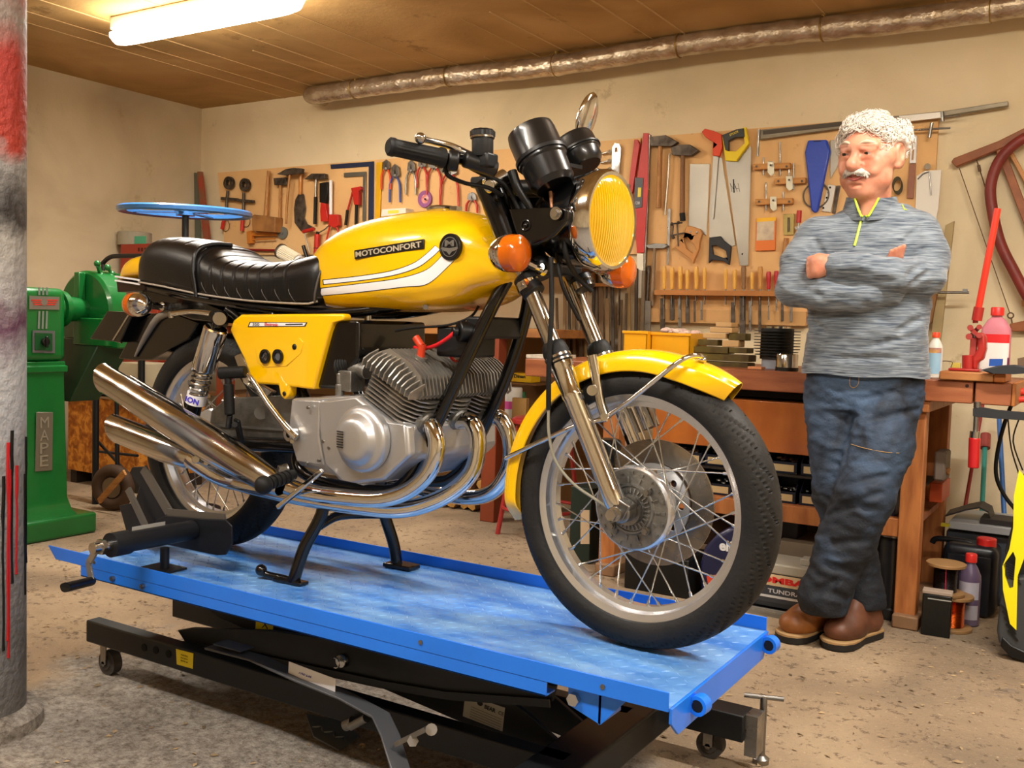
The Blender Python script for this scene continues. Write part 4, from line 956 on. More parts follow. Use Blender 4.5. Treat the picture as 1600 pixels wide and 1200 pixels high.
# ---- engine
til = math.radians(26)
ca = Vector((math.sin(til), 0, math.cos(til)))      # cylinder axis
cf = Vector((math.cos(til), 0, -math.sin(til)))     # forwards in the fin plane
base = Vector((-.598, 0, .438))
Cm = lambda yc: Matrix(((cf.x, 0, ca.x, base.x), (0, 1, 0, yc), (cf.z, 0, ca.z, base.z), (0, 0, 0, 1)))
fin = M('engine_fin', 'B2AEA6', .42, .8, var=.3, vscale=30, rvar=.1)
for yc in (-.118, 0, .118):
    A_ = Cm(yc)
    s = B(); s.cyl((A_ @ Vector((0, 0, -.04))), (A_ @ Vector((0, 0, .13))), .045, n=24)
    for k in range(10):
        h = .0+.0105*k; g = 1-.02*(k % 2)
        pl = [(-.088, -.035), (-.07, -.056), (.045, -.056), (.075, -.035), (.085, -.012), (.085, .012), (.075, .035), (.045, .056), (-.07, .056), (-.088, .035)]
        s.prism([(x*g, y) for x, y in pl], A_, h+.0032, h0=h)
    cy = obj('cylinder', s, fin, bike)
    # cylinder head: upright fore-and-aft fins with chamfered corners
    s = B(); s.prism([(-.075, -.05), (.07, -.05), (.07, .05), (-.075, .05)], A_, .125, h0=.108)
    hp_ = [(-.088, .108), (.082, .108), (.088, .122), (.06, .158), (.02, .168), (-.05, .168), (-.088, .135)]
    for k in range(9):
        y = -.052+.013*k
        s.prism([(a, b_) for a, b_ in hp_], A_ @ Matrix(((1, 0, 0, 0), (0, 0, -1, y), (0, 1, 0, 0), (0, 0, 0, 1))), .0034)
    s.cyl(A_ @ Vector((0, 0, .12)), A_ @ Vector((0, 0, .175)), .014)
    if yc < -.1:
        for k in range(12):      # flank fins standing across the outer side of the head
            u_ = -.084+.0145*k; tp_ = .166-.02*abs(k-5)/6
            s.prism([(-.052, .108), (-.088, .108), (-.090, .125), (-.076, tp_-.012), (-.052, tp_)], A_ @ Matrix(((0, 0, 1, u_), (1, 0, 0, 0), (0, 1, 0, 0), (0, 0, 0, 1))), .0032)
    obj('cylinder_head', s, fin, bike)
    s = B(); s.cyl(A_ @ Vector((0, 0, .17)), A_ @ Vector((-.01, 0, .2)), .009); s.cyl(A_ @ Vector((-.01, 0, .195)), A_ @ Vector((-.035, 0, .205)), .009); obj('spark_plug_cap', s, M('plug_cap', 'C43A1C', .4) if yc < -.1 else blkr, bike)
    # exhaust header, chrome, with fixing ring
s = B(); s.prism(tr2([(452, 622), (480, 622), (560, 618), (605, 650), (640, 663), (641, 715), (600, 752), (560, 760), (500, 738), (462, 728), (448, 680)], -.17), XZ(-.165), .33); cc = obj('crankcase', s, alu, bike, bev=.012, seg=3)
cov = tr2([(497, 628), (512, 627), (560, 620), (600, 652), (610, 660), (637, 664), (640, 712), (600, 750), (560, 756), (530, 750), (508, 728), (500, 680)], -.185)
s = B(); s.prism(cov, XZ(-.188), .03); obj('clutch_cover', s, alu, cc, bev=.008, seg=3)
s = B(); s.prism(tr2([(455, 624), (500, 626), (498, 680), (506, 728), (463, 722), (450, 675)], -.178), XZ(-.178), .02); obj('gearbox_cover', s, alu, cc, bev=.005, seg=3)
c_ = tb(566, 686, -.2); s = B(); s.lathe([(.078, 0), (.078, .012), (.075, .02), (.068, .025), (.062, .026), (.058, .03), (.052, .043), (.044, .050), (.03, .053), (0, .054)], c_+Vector((0, .01, 0)), (0, -1, 0), 56); ac = obj('alternator_cover', s, alu, cc, ang=50)
s = B(); q = c_+Vector((-.028, -.042, 0))
for k in range(7): s.bar(q+Vector((-.011, 0, -.018+.006*k)), q+Vector((.011, -.004, -.018+.006*k)), .003, .002, (0, 0, 1))
obj('cooling_slot', s, M('slot_black', '0A0A0A', .8), ac)
for px, py in ((513, 700), (480, 637), (478, 724), (504, 690), (602, 674), (497, 720)):
    s = B(); p = tb(px, py, -.19); s.cyl(p+Vector((0, .006, 0)), p, .004, n=12); obj('cover_screw', s, steel, cc)
s = B(); s.box(tb(630, 685, -.175), (.03, .012, .025)); obj('maker_badge', s, alub, cc)
# headers
def header(yc, pts, nm='exhaust_header'):
    s = B(); A_ = Cm(yc); p0 = A_ @ Vector((.06, 0, .045)); s.tube([p0, p0+cf*.028]+pts, .0205, 20, sub=7); h_ = obj(nm, s, chrome, bike)
    s = B(); s.lathe([(.024, 0), (.029, .004), (.029, .016), (.026, .02)], p0+cf*.012, cf, 20); obj('header_ring', s, alub, h_); return h_
header(-.118, [Vector((-.482, -.12, .435)), Vector((-.462, -.125, .395)), Vector((-.478, -.13, .335)), Vector((-.53, -.14, .285)), Vector((-.60, -.155, .258)), Vector((-.70, -.17, .250)), Vector((-.82, -.185, .250)), Vector((-.90, -.195, .262)), Vector((-.94, -.2, .278))])
header(0, [Vector((-.462, 0, .44)), Vector((-.44, -.0, .395)), Vector((-.45, -.01, .32)), Vector((-.50, -.05, .262)), Vector((-.58, -.10, .228)), Vector((-.70, -.125, .222)), Vector((-.85, -.14, .222)), Vector((-1.0, -.155, .228)), Vector((-1.10, -.17, .238))])
header(.118, [Vector((-.462, .12, .44)), Vector((-.435, .125, .39)), Vector((-.44, .13, .32)), Vector((-.49, .14, .255)), Vector((-.58, .15, .225)), Vector((-.75, .17, .22)), Vector((-.95, .19, .23)), Vector((-1.05, .2, .245))])
def muffler(a, b_, ra, rm, rb, nm, cut=1):
    a, b_ = Vector(a), Vector(b_); d = (b_-a); L_ = d.length; n = 40; A_ = frame(a, d, (0, 0, 1)); rs = []
    for t, r_ in ((0, .021), (.01, ra*.75), (.05, ra), (.16, ra+.006), (.35, rm), (.6, rm*.97), (.85, rb*1.05), (.985, rb), (1.0, rb*1.04), (1.0, rb*.9), (.9, rb*.88)):
        ring = []
        for k in range(n):
            a_ = 2*PI*k/n; v = Vector((math.cos(a_)*r_, math.sin(a_)*r_, L_*t))
            if t > .95 or (t == .9): v.z += (math.sin(a_)*r_*.55 if cut else 0)
            ring.append(A_ @ v)
        rs.append(ring)
    s = B(); s.rings(rs, cap=False); mo = obj(nm, s, chrome2, bike, solid=False)
    s = B(); s.lathe([(0, 0), (rb*.87, 0), (rb*.87, .004)], A_ @ Vector((0, 0, L_*.9)), d, 30); obj('baffle', s, M('soot', '1A1714', .8), mo)
    return mo
mu = muffler(tb(440, 762, -.21), tb(165, 592, -.235), .033, .047, .038, 'upper_muffler')
ml = muffler(tb(305, 718, -.19), tb(182, 670, -.21), .030, .040, .037, 'lower_muffler')
s = B(); a, b_ = tb(345, 745, -.17), tb(305, 718, -.19); s.tube([tb(420, 757, -.15), tb(380, 755, -.16), a, b_, b_+(b_-a)*.1], [.021, .022, .024, .03, .03], 24, sub=4); obj('link_pipe', s, chrome, ml)
muffler(Vector((-1.05, .2, .245)), Vector((-1.62, .23, .38)), .03, .045, .038, 'far_muffler')
# muffler top seam fin and bracket
rod([tb(205, 588, -.20), tb(300, 648, -.19), tb(390, 712, -.17), tb(435, 738, -.17)], .004, chrome2, 'heat_shield_edge', mu)
s = B(); s.cyl(tb(306, 718, -.24), tb(306, 718, -.19), .011, n=14); s.cyl(tb(322, 724, -.23), tb(322, 724, -.18), .007, n=12); s.bar(tb(300, 715, -.2), tb(340, 728, -.2), .02, .006, (0, 1, 0)); obj('muffler_bracket', s, chrome2, ml, bev=.002)
# footrest + brake pedal
s = B(); s.cyl(tb(458, 742, -.22), tb(415, 757, -.32), .013, n=20); 
for k in range(5): s.ringlathe([(.013, 0), (.0165, 0), (.0165, .01), (.013, .01)], tb(458, 742, -.22)+(tb(415, 757, -.32)-tb(458, 742, -.22))*(.15+.16*k), tb(415, 757, -.32)-tb(458, 742, -.22), 20)
s.ell(tb(412, 758, -.325), .022); obj('footrest', s, blkr, bike)
s = B(); s.cyl(tb(443, 736, -.24), tb(443, 733, -.18), .012, n=6); s.cyl(tb(450, 732, -.18), tb(436, 736, -.2), .014); obj('footrest_mount', s, steel, bike)
s = B(); s.bar(tb(504, 735, -.21), tb(434, 793, -.23), .012, .012, (0, 1, 0)); obj('brake_pedal', s, chrome, bike, bev=.003)
# kick starter with folding pedal
rod([tb(462, 683, -.19), tb(448, 668, -.2), tb(420, 632, -.2), tb(398, 598, -.2), tb(388, 585, -.2)], [.011, .009, .007, .006, .006], chrome, 'kick_lever')
s = B(); s.ringlathe([(.008, 0), (.017, 0), (.017, .02), (.008, .02)], tb(460, 678, -.18), (0, -1, 0), 24); s.cyl(tb(456, 690, -.185), tb(456, 690, -.2), .005, n=6); obj('kick_boss', s, chrome2, bike)
s = B(); s.cyl(tb(343, 583, -.21), tb(384, 581, -.18), .016, n=18); s.cyl(tb(357, 600, -.2), tb(359, 648, -.2), .0135, n=16); s.cyl(tb(356, 588, -.2), tb(357, 602, -.2), .009); obj('kick_pedal_rubber', s, blkr, bike, bev=.003)
s = B(); s.cyl(tb(359, 648, -.2), tb(357, 668, -.19), .008); s.bar(tb(370, 655, -.18), tb(377, 692, -.15), .02, .01, (0, 1, 0)); s.cyl(tb(367, 664, -.19), tb(367, 664, -.17), .009); obj('passenger_footrest_bracket', s, blks, bike, bev=.003)
# swing arm, chain case, rear suspension
s = B(); s.tube([Vector((-.88, -.11, .35)), Vector((-1.15, -.105, .33)), Vector((RX, -.10, RZ))], .02, 16); s.tube([Vector((-.88, .11, .35)), Vector((RX, .10, RZ))], .02, 16); s.cyl((-.88, -.12, .35), (-.88, .12, .35), .026); obj('swing_arm', s, blkp, bike)
s = B(); s.prism(tr2([(322, 642), (345, 622), (455, 618), (452, 690), (400, 697), (350, 690), (318, 672)], -.10), XZ(-.085), .03); chn = obj('chain_case', s, alub, bike, bev=.006)
s = B(); s.cyl(tb(408, 645, -.092), tb(408, 645, -.086), .018, n=28); s.bar(tb(330, 664, -.09), tb(450, 672, -.09), .003, .006); obj('case_disc', s, M('dull_grey', '6C6A66', .5, .5), chn)
s = B(); s.prism(tr2([(360, 555), (372, 550), (398, 600), (420, 612), (408, 628), (376, 600)], -.08), XZ(-.07), .02); obj('polished_torque_arm', s, chrome2, bike, bev=.004)
for sd in (-1, 1):
    a = tb(341, 495, -.17); a2 = tb(338, 512, -.17); b_ = tb(318, 577, -.17); c_ = tb(309, 614, -.17); d_ = tb(303, 640, -.17)
    if sd > 0:
        for v in (a, a2, b_, c_, d_): v.y = .17
    dd = (a-d_).normalized(); s = B(); s.lathe([(.030, 0), (.0325, .004), (.0325, (a2-b_).length-.004), (.029, (a2-b_).length)], b_, a2-b_, 32); sh = obj('shock_shroud', s, chrome, bike)
    s = B(); L_ = (b_-c_).length+.01; A_ = frame(c_, b_-c_); nt_ = 5.5; s.tube([A_ @ Vector((math.cos(2*PI*nt_*k/110)*.024, math.sin(2*PI*nt_*k/110)*.024, L_*k/110)) for k in range(111)], .0042, 8); obj('shock_spring', s, chrome2, sh)
    s = B(); s.cyl(c_, b_, .012); s.cyl(c_+(d_-c_)*.0, c_+(c_-b_).normalized()*.03, .027, n=28); sl = obj('spring_seat', s, white, sh)
    if sd < 0:
        q = (c_+c_+(c_-b_).normalized()*.03)/2; vd = Vector((math.cos(-1.0), math.sin(-1.0), 0)); vd = (vd-dd*vd.dot(dd)).normalized()
        obj('spring_lettering', text_mb('ION', BK @ (q+vd*.0275), R3 @ (dd.cross(vd)), R3 @ dd, hei=.016, depth=.0008, bold=.03), M('violet_letter', '3A2CC8', .4), sl)
    s = B(); s.cyl(c_+(c_-b_).normalized()*.03, d_+(d_-c_).normalized()*.02, .02); obj('lower_shock_mount', s, blkp, sh, bev=.002); s = B(); s.cyl(a2, a+Vector((0, 0, .01)), .012); s.cyl(a-Vector((0, .02, 0)), a+Vector((0, .02, 0)), .016); obj('upper_shock_mount', s, blkp, sh, bev=.002)
rod([tb(345, 495, -.18), tb(330, 490, -.18), tb(300, 487, -.175), tb(270, 490, -.17)], [.011, .008, .007, .008], chrome, 'grab_rail')
s = B(); s.cyl(tb(343, 498, -.2), tb(343, 498, -.16), .017, n=24); s.cyl(tb(343, 498, -.205), tb(343, 498, -.195), .01, n=6); s.cyl(tb(268, 497, -.17), tb(268, 487, -.17), .008); obj('shock_bolt', s, chrome2, bike)
# ---- frame
def fr(pts, r, nm='frame_tube', sub=5): return rod(pts, r, blkp, nm, sub=sub)
for sd in (-1, 1):
    fr([Vector((-.33, sd*.03, .80)), Vector((-.36, sd*.07, .71)), Vector((-.43, sd*.095, .55)), Vector((-.53, sd*.1, .36)), Vector((-.58, sd*.1, .29)), Vector((-.66, sd*.1, .262)), Vector((-.88, sd*.1, .265)), Vector((-.95, sd*.1, .31)), Vector((-.90, sd*.1, .42)), Vector((-.98, sd*.1, .55)), Vector((-1.05, sd*.1, .68))], .0155)
    fr([Vector((-.36, sd*.02, .78)), Vector((-.5, sd*.06, .735)), Vector((-.8, sd*.09, .69)), Vector((-1.1, sd*.1, .70)), Vector((-1.4, sd*.1, .725)), Vector((-1.60, sd*.09, .75))], .013, 'seat_tube')
    fr([Vector((-.89, sd*.1, .42)), Vector((-1.0, sd*.11, .55)), Vector((-1.15, sd*.12, .66)), Vector((-1.2, sd*.13, .69))], .011, 'frame_brace')
fr([Vector((-.36, 0, .82)), Vector((-.6, 0, .78)), Vector((-.9, 0, .73))], .02, 'spine_tube')
s = B(); s.box((-.40, 0, .665), (.05, .16, .05)); s.box((-.46, -.03, .63), (.10, .1, .07)); obj('coil_bracket', s, blks, bike, bev=.006)
c_ = tb(716, 518, -.10); s = B(); s.cyl(c_, c_+Vector((.03, .05, .0)), .024, n=26); s.cyl(c_-Vector((.008, .012, 0)), c_, .011); obj('horn_coil', s, blk, bike, bev=.003)
redw = M('red_cable', 'D8202A', .4)
rod([tb(713, 516, -.11), tb(700, 528, -.11), tb(680, 540, -.10), tb(660, 545, -.08), tb(648, 543, -.06)], .0045, redw, 'ignition_lead')
rod([tb(703, 553, -.02), tb(712, 565, .0), tb(735, 572, .02)], .0045, redw, 'ignition_lead')
rod([tb(748, 478, -.05), tb(735, 495, -.06), tb(700, 508, -.08), tb(650, 512, -.08), tb(618, 517, -.07)], .003, blkr, 'clutch_cable')
rod([tb(552, 565, -.12), tb(546, 556, -.13), tb(558, 548, -.13), tb(568, 545, -.12)], .006, blkr, 'lead_boot')
# centre stand
s = B(); s.tube([Vector((-.845, -.10, .25)), Vector((-.85, -.105, .18)), Vector((-.885, -.13, .09)), tb(458, 917, -.15)+Vector((0, 0, .012))], .016, 16, sub=5)
s.tube([Vector((-.84, .10, .25)), Vector((-.84, .11, .17)), Vector((-.825, .14, .07)), Vector((-.82, .15, .012))], .016, 16, sub=5)
s.tube([Vector((-.858, -.105, .15)), Vector((-.86, -.03, .165)), Vector((-.85, .11, .15))], .013, 14, sub=4); sd_ = obj('centre_stand', s, blkp, bike)
s = B(); f0 = Vector((-.935, -.15, .008)); s.tube([f0+Vector((.05, 0, .0)), f0, f0+Vector((-.045, -.012, .004)), f0+Vector((-.06, -.02, .012))], [.006, .01, .009, .009], 12, sub=4); s.ell(f0+Vector((-.062, -.022, .016)), .015); s.prism([(-.02, -.02), (.07, -.01), (.07, .02), (-.02, .02)], Matrix.Translation(f0+Vector((0, 0, -.006))), .008); obj('stand_foot', s, blkp, sd_, bev=.002)
s = B(); f0 = Vector((-.82, .15, .008)); s.prism([(-.03, -.025), (.06, -.015), (.06, .03), (-.03, .03)], Matrix.Translation(f0+Vector((0, 0, -.006))), .012); obj('stand_foot', s, blkp, sd_, bev=.003)
# ================================================================ BACK WALL: boards and the tools on them
YW = 5.0; YB = 4.978
ply = noise_mat('tan_tool_board', [(.3, 'D3A46E'), (.7, 'EBC48E'), (.5, 'E0B47C')], 1.2, .15, .75, [(14, .62, 'A9733C', .5), (60, .7, '6A4522', .7)], .004, .2, 50)
b1 = MB(); flat(b1, [(340, 270), (1001, 215.5), (1001, 397), (352, 398)], YB, YW-YB-.001); obj('tool_board', b1, ply, None, 'long tan tool board on back wall behind the motorcycle tank', 'tool board')
b2 = MB(); flat(b2, [(1003, 215), (1467, 177), (1448, 512), (1003, 503)], YB, YW-YB-.001); obj('tool_board', b2, ply, None, 'taller tan tool board with hanging saws behind the man', 'tool board')
def wp(px, py, d=.02): return at(px, py, Y=YB-d)
NAILM = M('nail', '7D7A74', .4, .9)
def tool(name, label, cat, c, group=None): return thing(name, label, cat, wp(*c, .012), group)
def part(t, nm, px, mat, d=.012, th=.01, holes=(), bev=.0015, lab=None):
    m_ = MB(); flat(m_, px, YB-d-th, th, holes); return obj(nm, m_, mat, t, lab, bev=bev)
def stick(t, nm, pts, r, mat, d=.02, n=12, sub=0, lab=None):
    m_ = MB(); m_.tube([wp(x, y, d) for x, y in pts], r, n, sub=sub); return obj(nm, m_, mat, t, lab)
def nail(t, x, y): 
    m_ = MB(); m_.cyl(wp(x, y, .035), wp(x, y, 0), .0028, n=8); return obj('nail', m_, NAILM, t)
def hammer(label, head, hp, hr, hw=woodh, hm=rusty, th=.032, nm='hammer', d=.012):
    t = tool(nm, label, 'hammer', hp[0]); part(t, 'head', head, hm, d, th, bev=.003)
    stick(t, 'handle', hp, hr, hw, d+th/2, sub=3 if len(hp) > 2 else 0); nail(t, hp[0][0]-5, hp[0][1]+3); return t
# pipe-thread stocks
for (x, y), hx, lb in (((358, 286), -5, 'dark pipe threading stock with red grip, left one of the pair'), ((383, 289), 3, 'dark pipe threading stock with red grip, right one of the pair')):
    t = tool('threading_stock', lb, 'pipe threader', (x, y))
    m_ = MB(); m_.ringlathe([(.021, -.014), (.046, -.014), (.046, .014), (.021, .014)], wp(x, y, .03), (0, 1, 0), 28)
    for k in range(8): m_.cyl(wp(x, y, .03)+Vector((math.cos(k*PI/4)*.036, -.014, math.sin(k*PI/4)*.036)), wp(x, y, .03)+Vector((math.cos(k*PI/4)*.036, -.02, math.sin(k*PI/4)*.036)), .005, n=8)
    obj('die_ring', m_, rusty, t, bev=.002)
    stick(t, 'shank', [(x-2, y+12), (x-6 if hx < 0 else x-3, y+55)], .011, rusty, .03); 
    m_ = MB(); m_.bar(wp(x-12, y+24, .03), wp(x+14, y+26, .03), .018, .02); obj('cross_arm', m_, rusty, t, bev=.002)
    stick(t, 'grip', [(x-7 if hx < 0 else x-4, y+52), (x-11 if hx < 0 else x-5, y+72)], .013, red, .03)
for x, y, lb in ((352, 352, 'loose wire loop hanging under left threading stock'), (384, 345, 'loose wire loop hanging under right threading stock')):
    m_ = MB(); m_.torus(wp(x, y, .012), (0, 1, .1), .042, .0022, 32, 6); obj('wire_loop', m_, rusty, None, lb, 'wire')
t = tool('wooden_mallet', 'big square wooden mallet with long pale handle', 'mallet', (412, 330))
part(t, 'mallet_head', [(393, 338), (396, 335), (430, 339), (429, 363), (394, 361)], M('old_mallet_wood', 'A87440', .6, col2='6E4724', vscale=8), .006, .075, bev=.006)
stick(t, 'handle', [(420, 267), (415, 337)], [.012, .016], woodh, .05)
hammer('short hammer with square grey head and wooden handle', [(427, 278), (446, 277), (448, 289), (428, 289)], [(438, 289), (437, 342)], .0095)
hammer('long hammer with pointed dark head beside the mallet', [(432, 272), (446, 264), (458, 262), (471, 263), (470, 271), (456, 272), (446, 274)], [(453, 272), (449, 310), (447, 350)], .0085, d=.055)
hammer('pick hammer with black rubber grip beside the billhook', [(475, 280), (486, 271), (507, 271), (508, 279), (494, 280), (484, 279)], [(494, 280), (493, 310)], .008, steel)
stick(bpy.data.objects['hammer.002'], 'grip', [(493, 308), (492, 350)], .0115, blkr, .028)
t = tool('billhook', 'dark curved billhook blade with varnished wooden handle', 'billhook', (470, 300))
part(t, 'blade', [(466, 303), (474, 303), (477, 325), (475, 340), (480, 350), (492, 356), (485, 362), (470, 361), (460, 348), (459, 325), (461, 312)], rusty, .012, .006)
stick(t, 'handle', [(470, 268), (469, 304)], [.014, .011], M('varnished_wood', 'BE7A28', .3, coat=.4), .02)
t = tool('glue_gun', 'black and red staple gun hanging beside the pick hammer', 'staple gun', (505, 300))
part(t, 'black_body', [(499, 286), (511, 284), (512, 300), (508, 318), (499, 316)], blk, .012, .03); part(t, 'red_handle', [(501, 316), (508, 316), (513, 346), (501, 346), (500, 330)], red, .012, .028)
t = tool('bolt_cutter', 'red pop riveter with white tube handle and spread legs', 'riveter', (517, 300))
stick(t, 'white_tube', [(517, 282), (517, 336)], .011, white, .03); part(t, 'riveter_head', [(514, 335), (528, 335), (529, 352), (522, 356), (513, 352)], red, .012, .03)
stick(t, 'handle', [(516, 350), (508, 385)], .006, red, .03); stick(t, 'handle', [(524, 350), (534, 376)], .006, red, .03)
t = tool('riveter', 'red hand riveter with black grips inside the squares', 'riveter', (555, 300))
part(t, 'riveter_head', [(548, 294), (563, 291), (564, 296), (560, 299), (560, 320), (553, 320), (550, 300)], red, .012, .03)
stick(t, 'handle', [(551, 300), (543, 330)], .007, red, .025); stick(t, 'grip', [(543, 328), (540, 352)], .01, blkr, .025); stick(t, 'grip', [(557, 318), (556, 356)], .01, blkr, .025)
navy = M('navy_enamel', '27304E', .4, var=.3)
part(tool('framing_square', 'large dark blue steel square at top of the board', 'square', (580, 256)), 'blade', [(516, 257), (584, 252), (583, 352), (575, 352), (576, 260), (517, 264)], navy, .004, .004)
part(tool('try_square', 'smaller grey steel square inside the blue square', 'square', (570, 270)), 'blade', [(537, 270), (572, 268), (571, 346), (566, 346), (567, 275), (537, 277)], M('grey_blade', '83827A', .4, .8), .01, .003)
part(tool('yellow_ruler', 'yellow flat rule hanging vertically beside the blue square', 'ruler', (592, 256)), 'rule', [(588, 254), (597, 253), (593, 348), (586, 348)], M('yellow_rule', 'E8B010', .4, var=.2), .006, .006)
def pliers(label, px, py, h, w, gm, jm=steel, op=1.0, cat='pliers', gl=.6, group=None):
    t = tool('pliers', label, cat, (px, py), group); 
    for sd in (-1, 1):
        part(t, 'jaw', [(px+sd*.5, py), (px+sd*w*.35, py+h*.08), (px+sd*w*.45, py+h*.3), (px-sd*w*.1, py+h*.38), (px-sd*w*.1, py+h*.28)], jm, .014, .012)
        stick(t, 'handle', [(px+sd*w*.2, py+h*.33), (px+sd*w*.5*op, py+h*.55), (px+sd*w*.55*op, py+h)], [.005, .0075, .0065], gm, .02, sub=4)
    m_ = MB(); m_.cyl(wp(px, py+h*.3, .034), wp(px, py+h*.3, .012), .008, n=14); obj('rivet', m_, jm, t); return t
orh = M('orange_red_grip', 'D8481C', .4); blh = M('blue_grip', '2C4C9C', .4)
pliers('small pliers with orange red grips beside the yellow rule', 603, 249, 47, 13, orh)
pliers('long nosed pliers with blue grips', 617, 256, 60, 15, blh, gl=.3)
pliers('bare grey steel pliers with open legs', 642, 250, 54, 14, steel)
pliers('slim pliers with red grips right of the bare steel pliers', 659, 245, 48, 14, red)
pliers('second slim red gripped pliers under the handlebar grip', 678, 242, 62, 20, red, op=1)
pliers('wide red gripped pliers below the brake lever', 702, 246, 80, 26, red)
pliers('small red gripped pliers hanging below the handlebar', 737, 300, 38, 16, red)
t = tool('grinding_disc', 'purple grinding disc with red and white label', 'grinding disc', (665, 310))
m_ = MB(); m_.ringlathe([(.006, -.006), (.052, -.006), (.052, .006), (.006, .006)], wp(664, 311, .012), (0, 1, 0), 40); obj('disc', m_, M('purple_abrasive', '9A5C92', .8, var=.15, vscale=60), t)
m_ = MB(); m_.ringlathe([(.007, 0), (.028, 0), (.028, .0006), (.007, .0006)], wp(664, 311, .0185), (0, 1, 0), 32); obj('label', m_, M('disc_label', 'D86A5C', .5, col2='E8C8C0', vscale=60), t)
m_ = MB(); m_.cyl(wp(664, 311, .04), wp(664, 311, 0), .005); obj('nail', m_, blk, t)
bx = MB(); flat(bx, [(597, 327), (634, 325), (634, 335), (595, 338)], YB-.08, .078); o_ = obj('small_box', bx, M('white_card', 'E5E0D2', .6), None, 'small white carton with yellow label on board behind tank', 'box', bev=.001)
bx = MB(); flat(bx, [(606, 329), (623, 328), (623, 333), (606, 334)], YB-.0805, .0004); obj('label', bx, M('label_yellow', 'F0DC50', .5), o_)
t = tool('wood_clamp', 'orange wooden clamp frame under the mallet', 'clamp', (400, 370))
part(t, 'jaw', [(385, 362), (392, 360), (393, 380), (386, 381)], M('orange_wood', 'C87828', .45), .012, .03); stick(t, 'bar', [(390, 368), (432, 367)], .006, M('orange_wood', 'C87828'), .03); stick(t, 'bar', [(390, 375), (430, 373)], .005, M('orange_wood', 'C87828'), .03); part(t, 'jaw', [(392, 364), (430, 360), (430, 365), (392, 369)], M('orange_wood', 'C87828'), .012, .02)
t = tool('sanding_disc', 'grey round disc hanging between mallet and billhook', 'disc', (443, 363)); m_ = MB(); m_.lathe([(0, 0), (.04, 0), (.042, .004), (.042, .014), (.012, .016), (.01, .02), (0, .02)], wp(443, 364, .002), (.15, -1, 0), 32); obj('disc', m_, M('disc_grey', '6E716A', .5, .3), t)
t = tool('red_bar', 'long thin red bar lying along the board foot', 'bar', (400, 390)); stick(t, 'bar', [(378, 390), (432, 391), (440, 387)], .008, dred, .02)
t = tool('grease_gun', 'red cylindrical grease gun beside the white filter', 'grease gun', (495, 385))
stick(t, 'barrel', [(496, 366), (494, 406)], .02, red, .04); stick(t, 'barrel_cap', [(497, 362), (496, 368)], .012, blk, .04); stick(t, 'hose', [(498, 364), (508, 358), (514, 352)], .004, steel, .04)
m_ = MB(); m_.torus(wp(495, 388, .04), (0, 0, 1), .0205, .002, 24, 6); obj('band', m_, blk, t)
t = tool('work_lamp', 'hanging hook lamp with red head and black grip', 'lamp', (478, 360))
stick(t, 'head', [(474, 362), (490, 358)], .013, red, .05); stick(t, 'stem', [(475, 362), (480, 380), (484, 395)], .004, steel, .05); stick(t, 'grip', [(474, 384), (480, 404)], .013, blk, .05)
t = thing('air_filter', 'white pleated air filter cartridge lying behind the seat', 'filter', at(452, 410, Y=4.8)); a, b_ = at(438, 392, Y=4.8), at(466, 408, Y=4.8); m_ = MB(); A_ = frame(a, b_-a); rs = []
for h in (.01, (b_-a).length-.005): rs.append([A_ @ Vector((math.cos(2*PI*k/48)*(.047-.006*(k % 2)), math.sin(2*PI*k/48)*(.047-.006*(k % 2)), h)) for k in range(48)])
m_.rings(rs); obj('pleats', m_, M('filter_paper', 'E4DCC4', .7), t, ang=20); m_ = MB(); m_.cyl(a, a+(b_-a).normalized()*.014, .052, n=32); obj('end_cap', m_, steel, t); m_ = MB(); m_.cyl(b_, b_+(b_-a).normalized()*.02, .04, n=28); obj('end_cap', m_, white, t)
m_ = MB(); m_.bar(at(365, 385, Y=4.7), at(400, 405, Y=4.7), .006, .012); obj('steel_strip', m_, steel, None, 'bright thin steel strip leaning behind the seat', 'strip')
# shelf board under the left tool board
sh_ = MB(); sh_.bb((-5.6, 4.55, 1.36), (-2.4, 4.99, 1.385)); obj('wall_shelf', sh_, M('dark_shelf_wood', '6A4A2C', .7, var=.3), None, 'dark wooden shelf below the long tool board', 'shelf')
# leaning strips in the corner
m_ = MB(); flat(m_, [(303, 270), (308, 270), (318, 470), (306, 470)], 4.93, .01); o_ = obj('steel_strip', m_, M('greenish_steel', '6E7468', .5, .5), None, 'narrow grey green steel strip leaning in the room corner', 'strip')
m_ = MB(); flat(m_, [(308, 268), (314, 268), (338, 470), (326, 470)], 4.90, .02); o_ = obj('worn_strip', m_, M('worn_board', '7A5E42', .7, col2='A83824', vscale=9), None, 'worn red brown strip leaning in the room corner', 'strip')
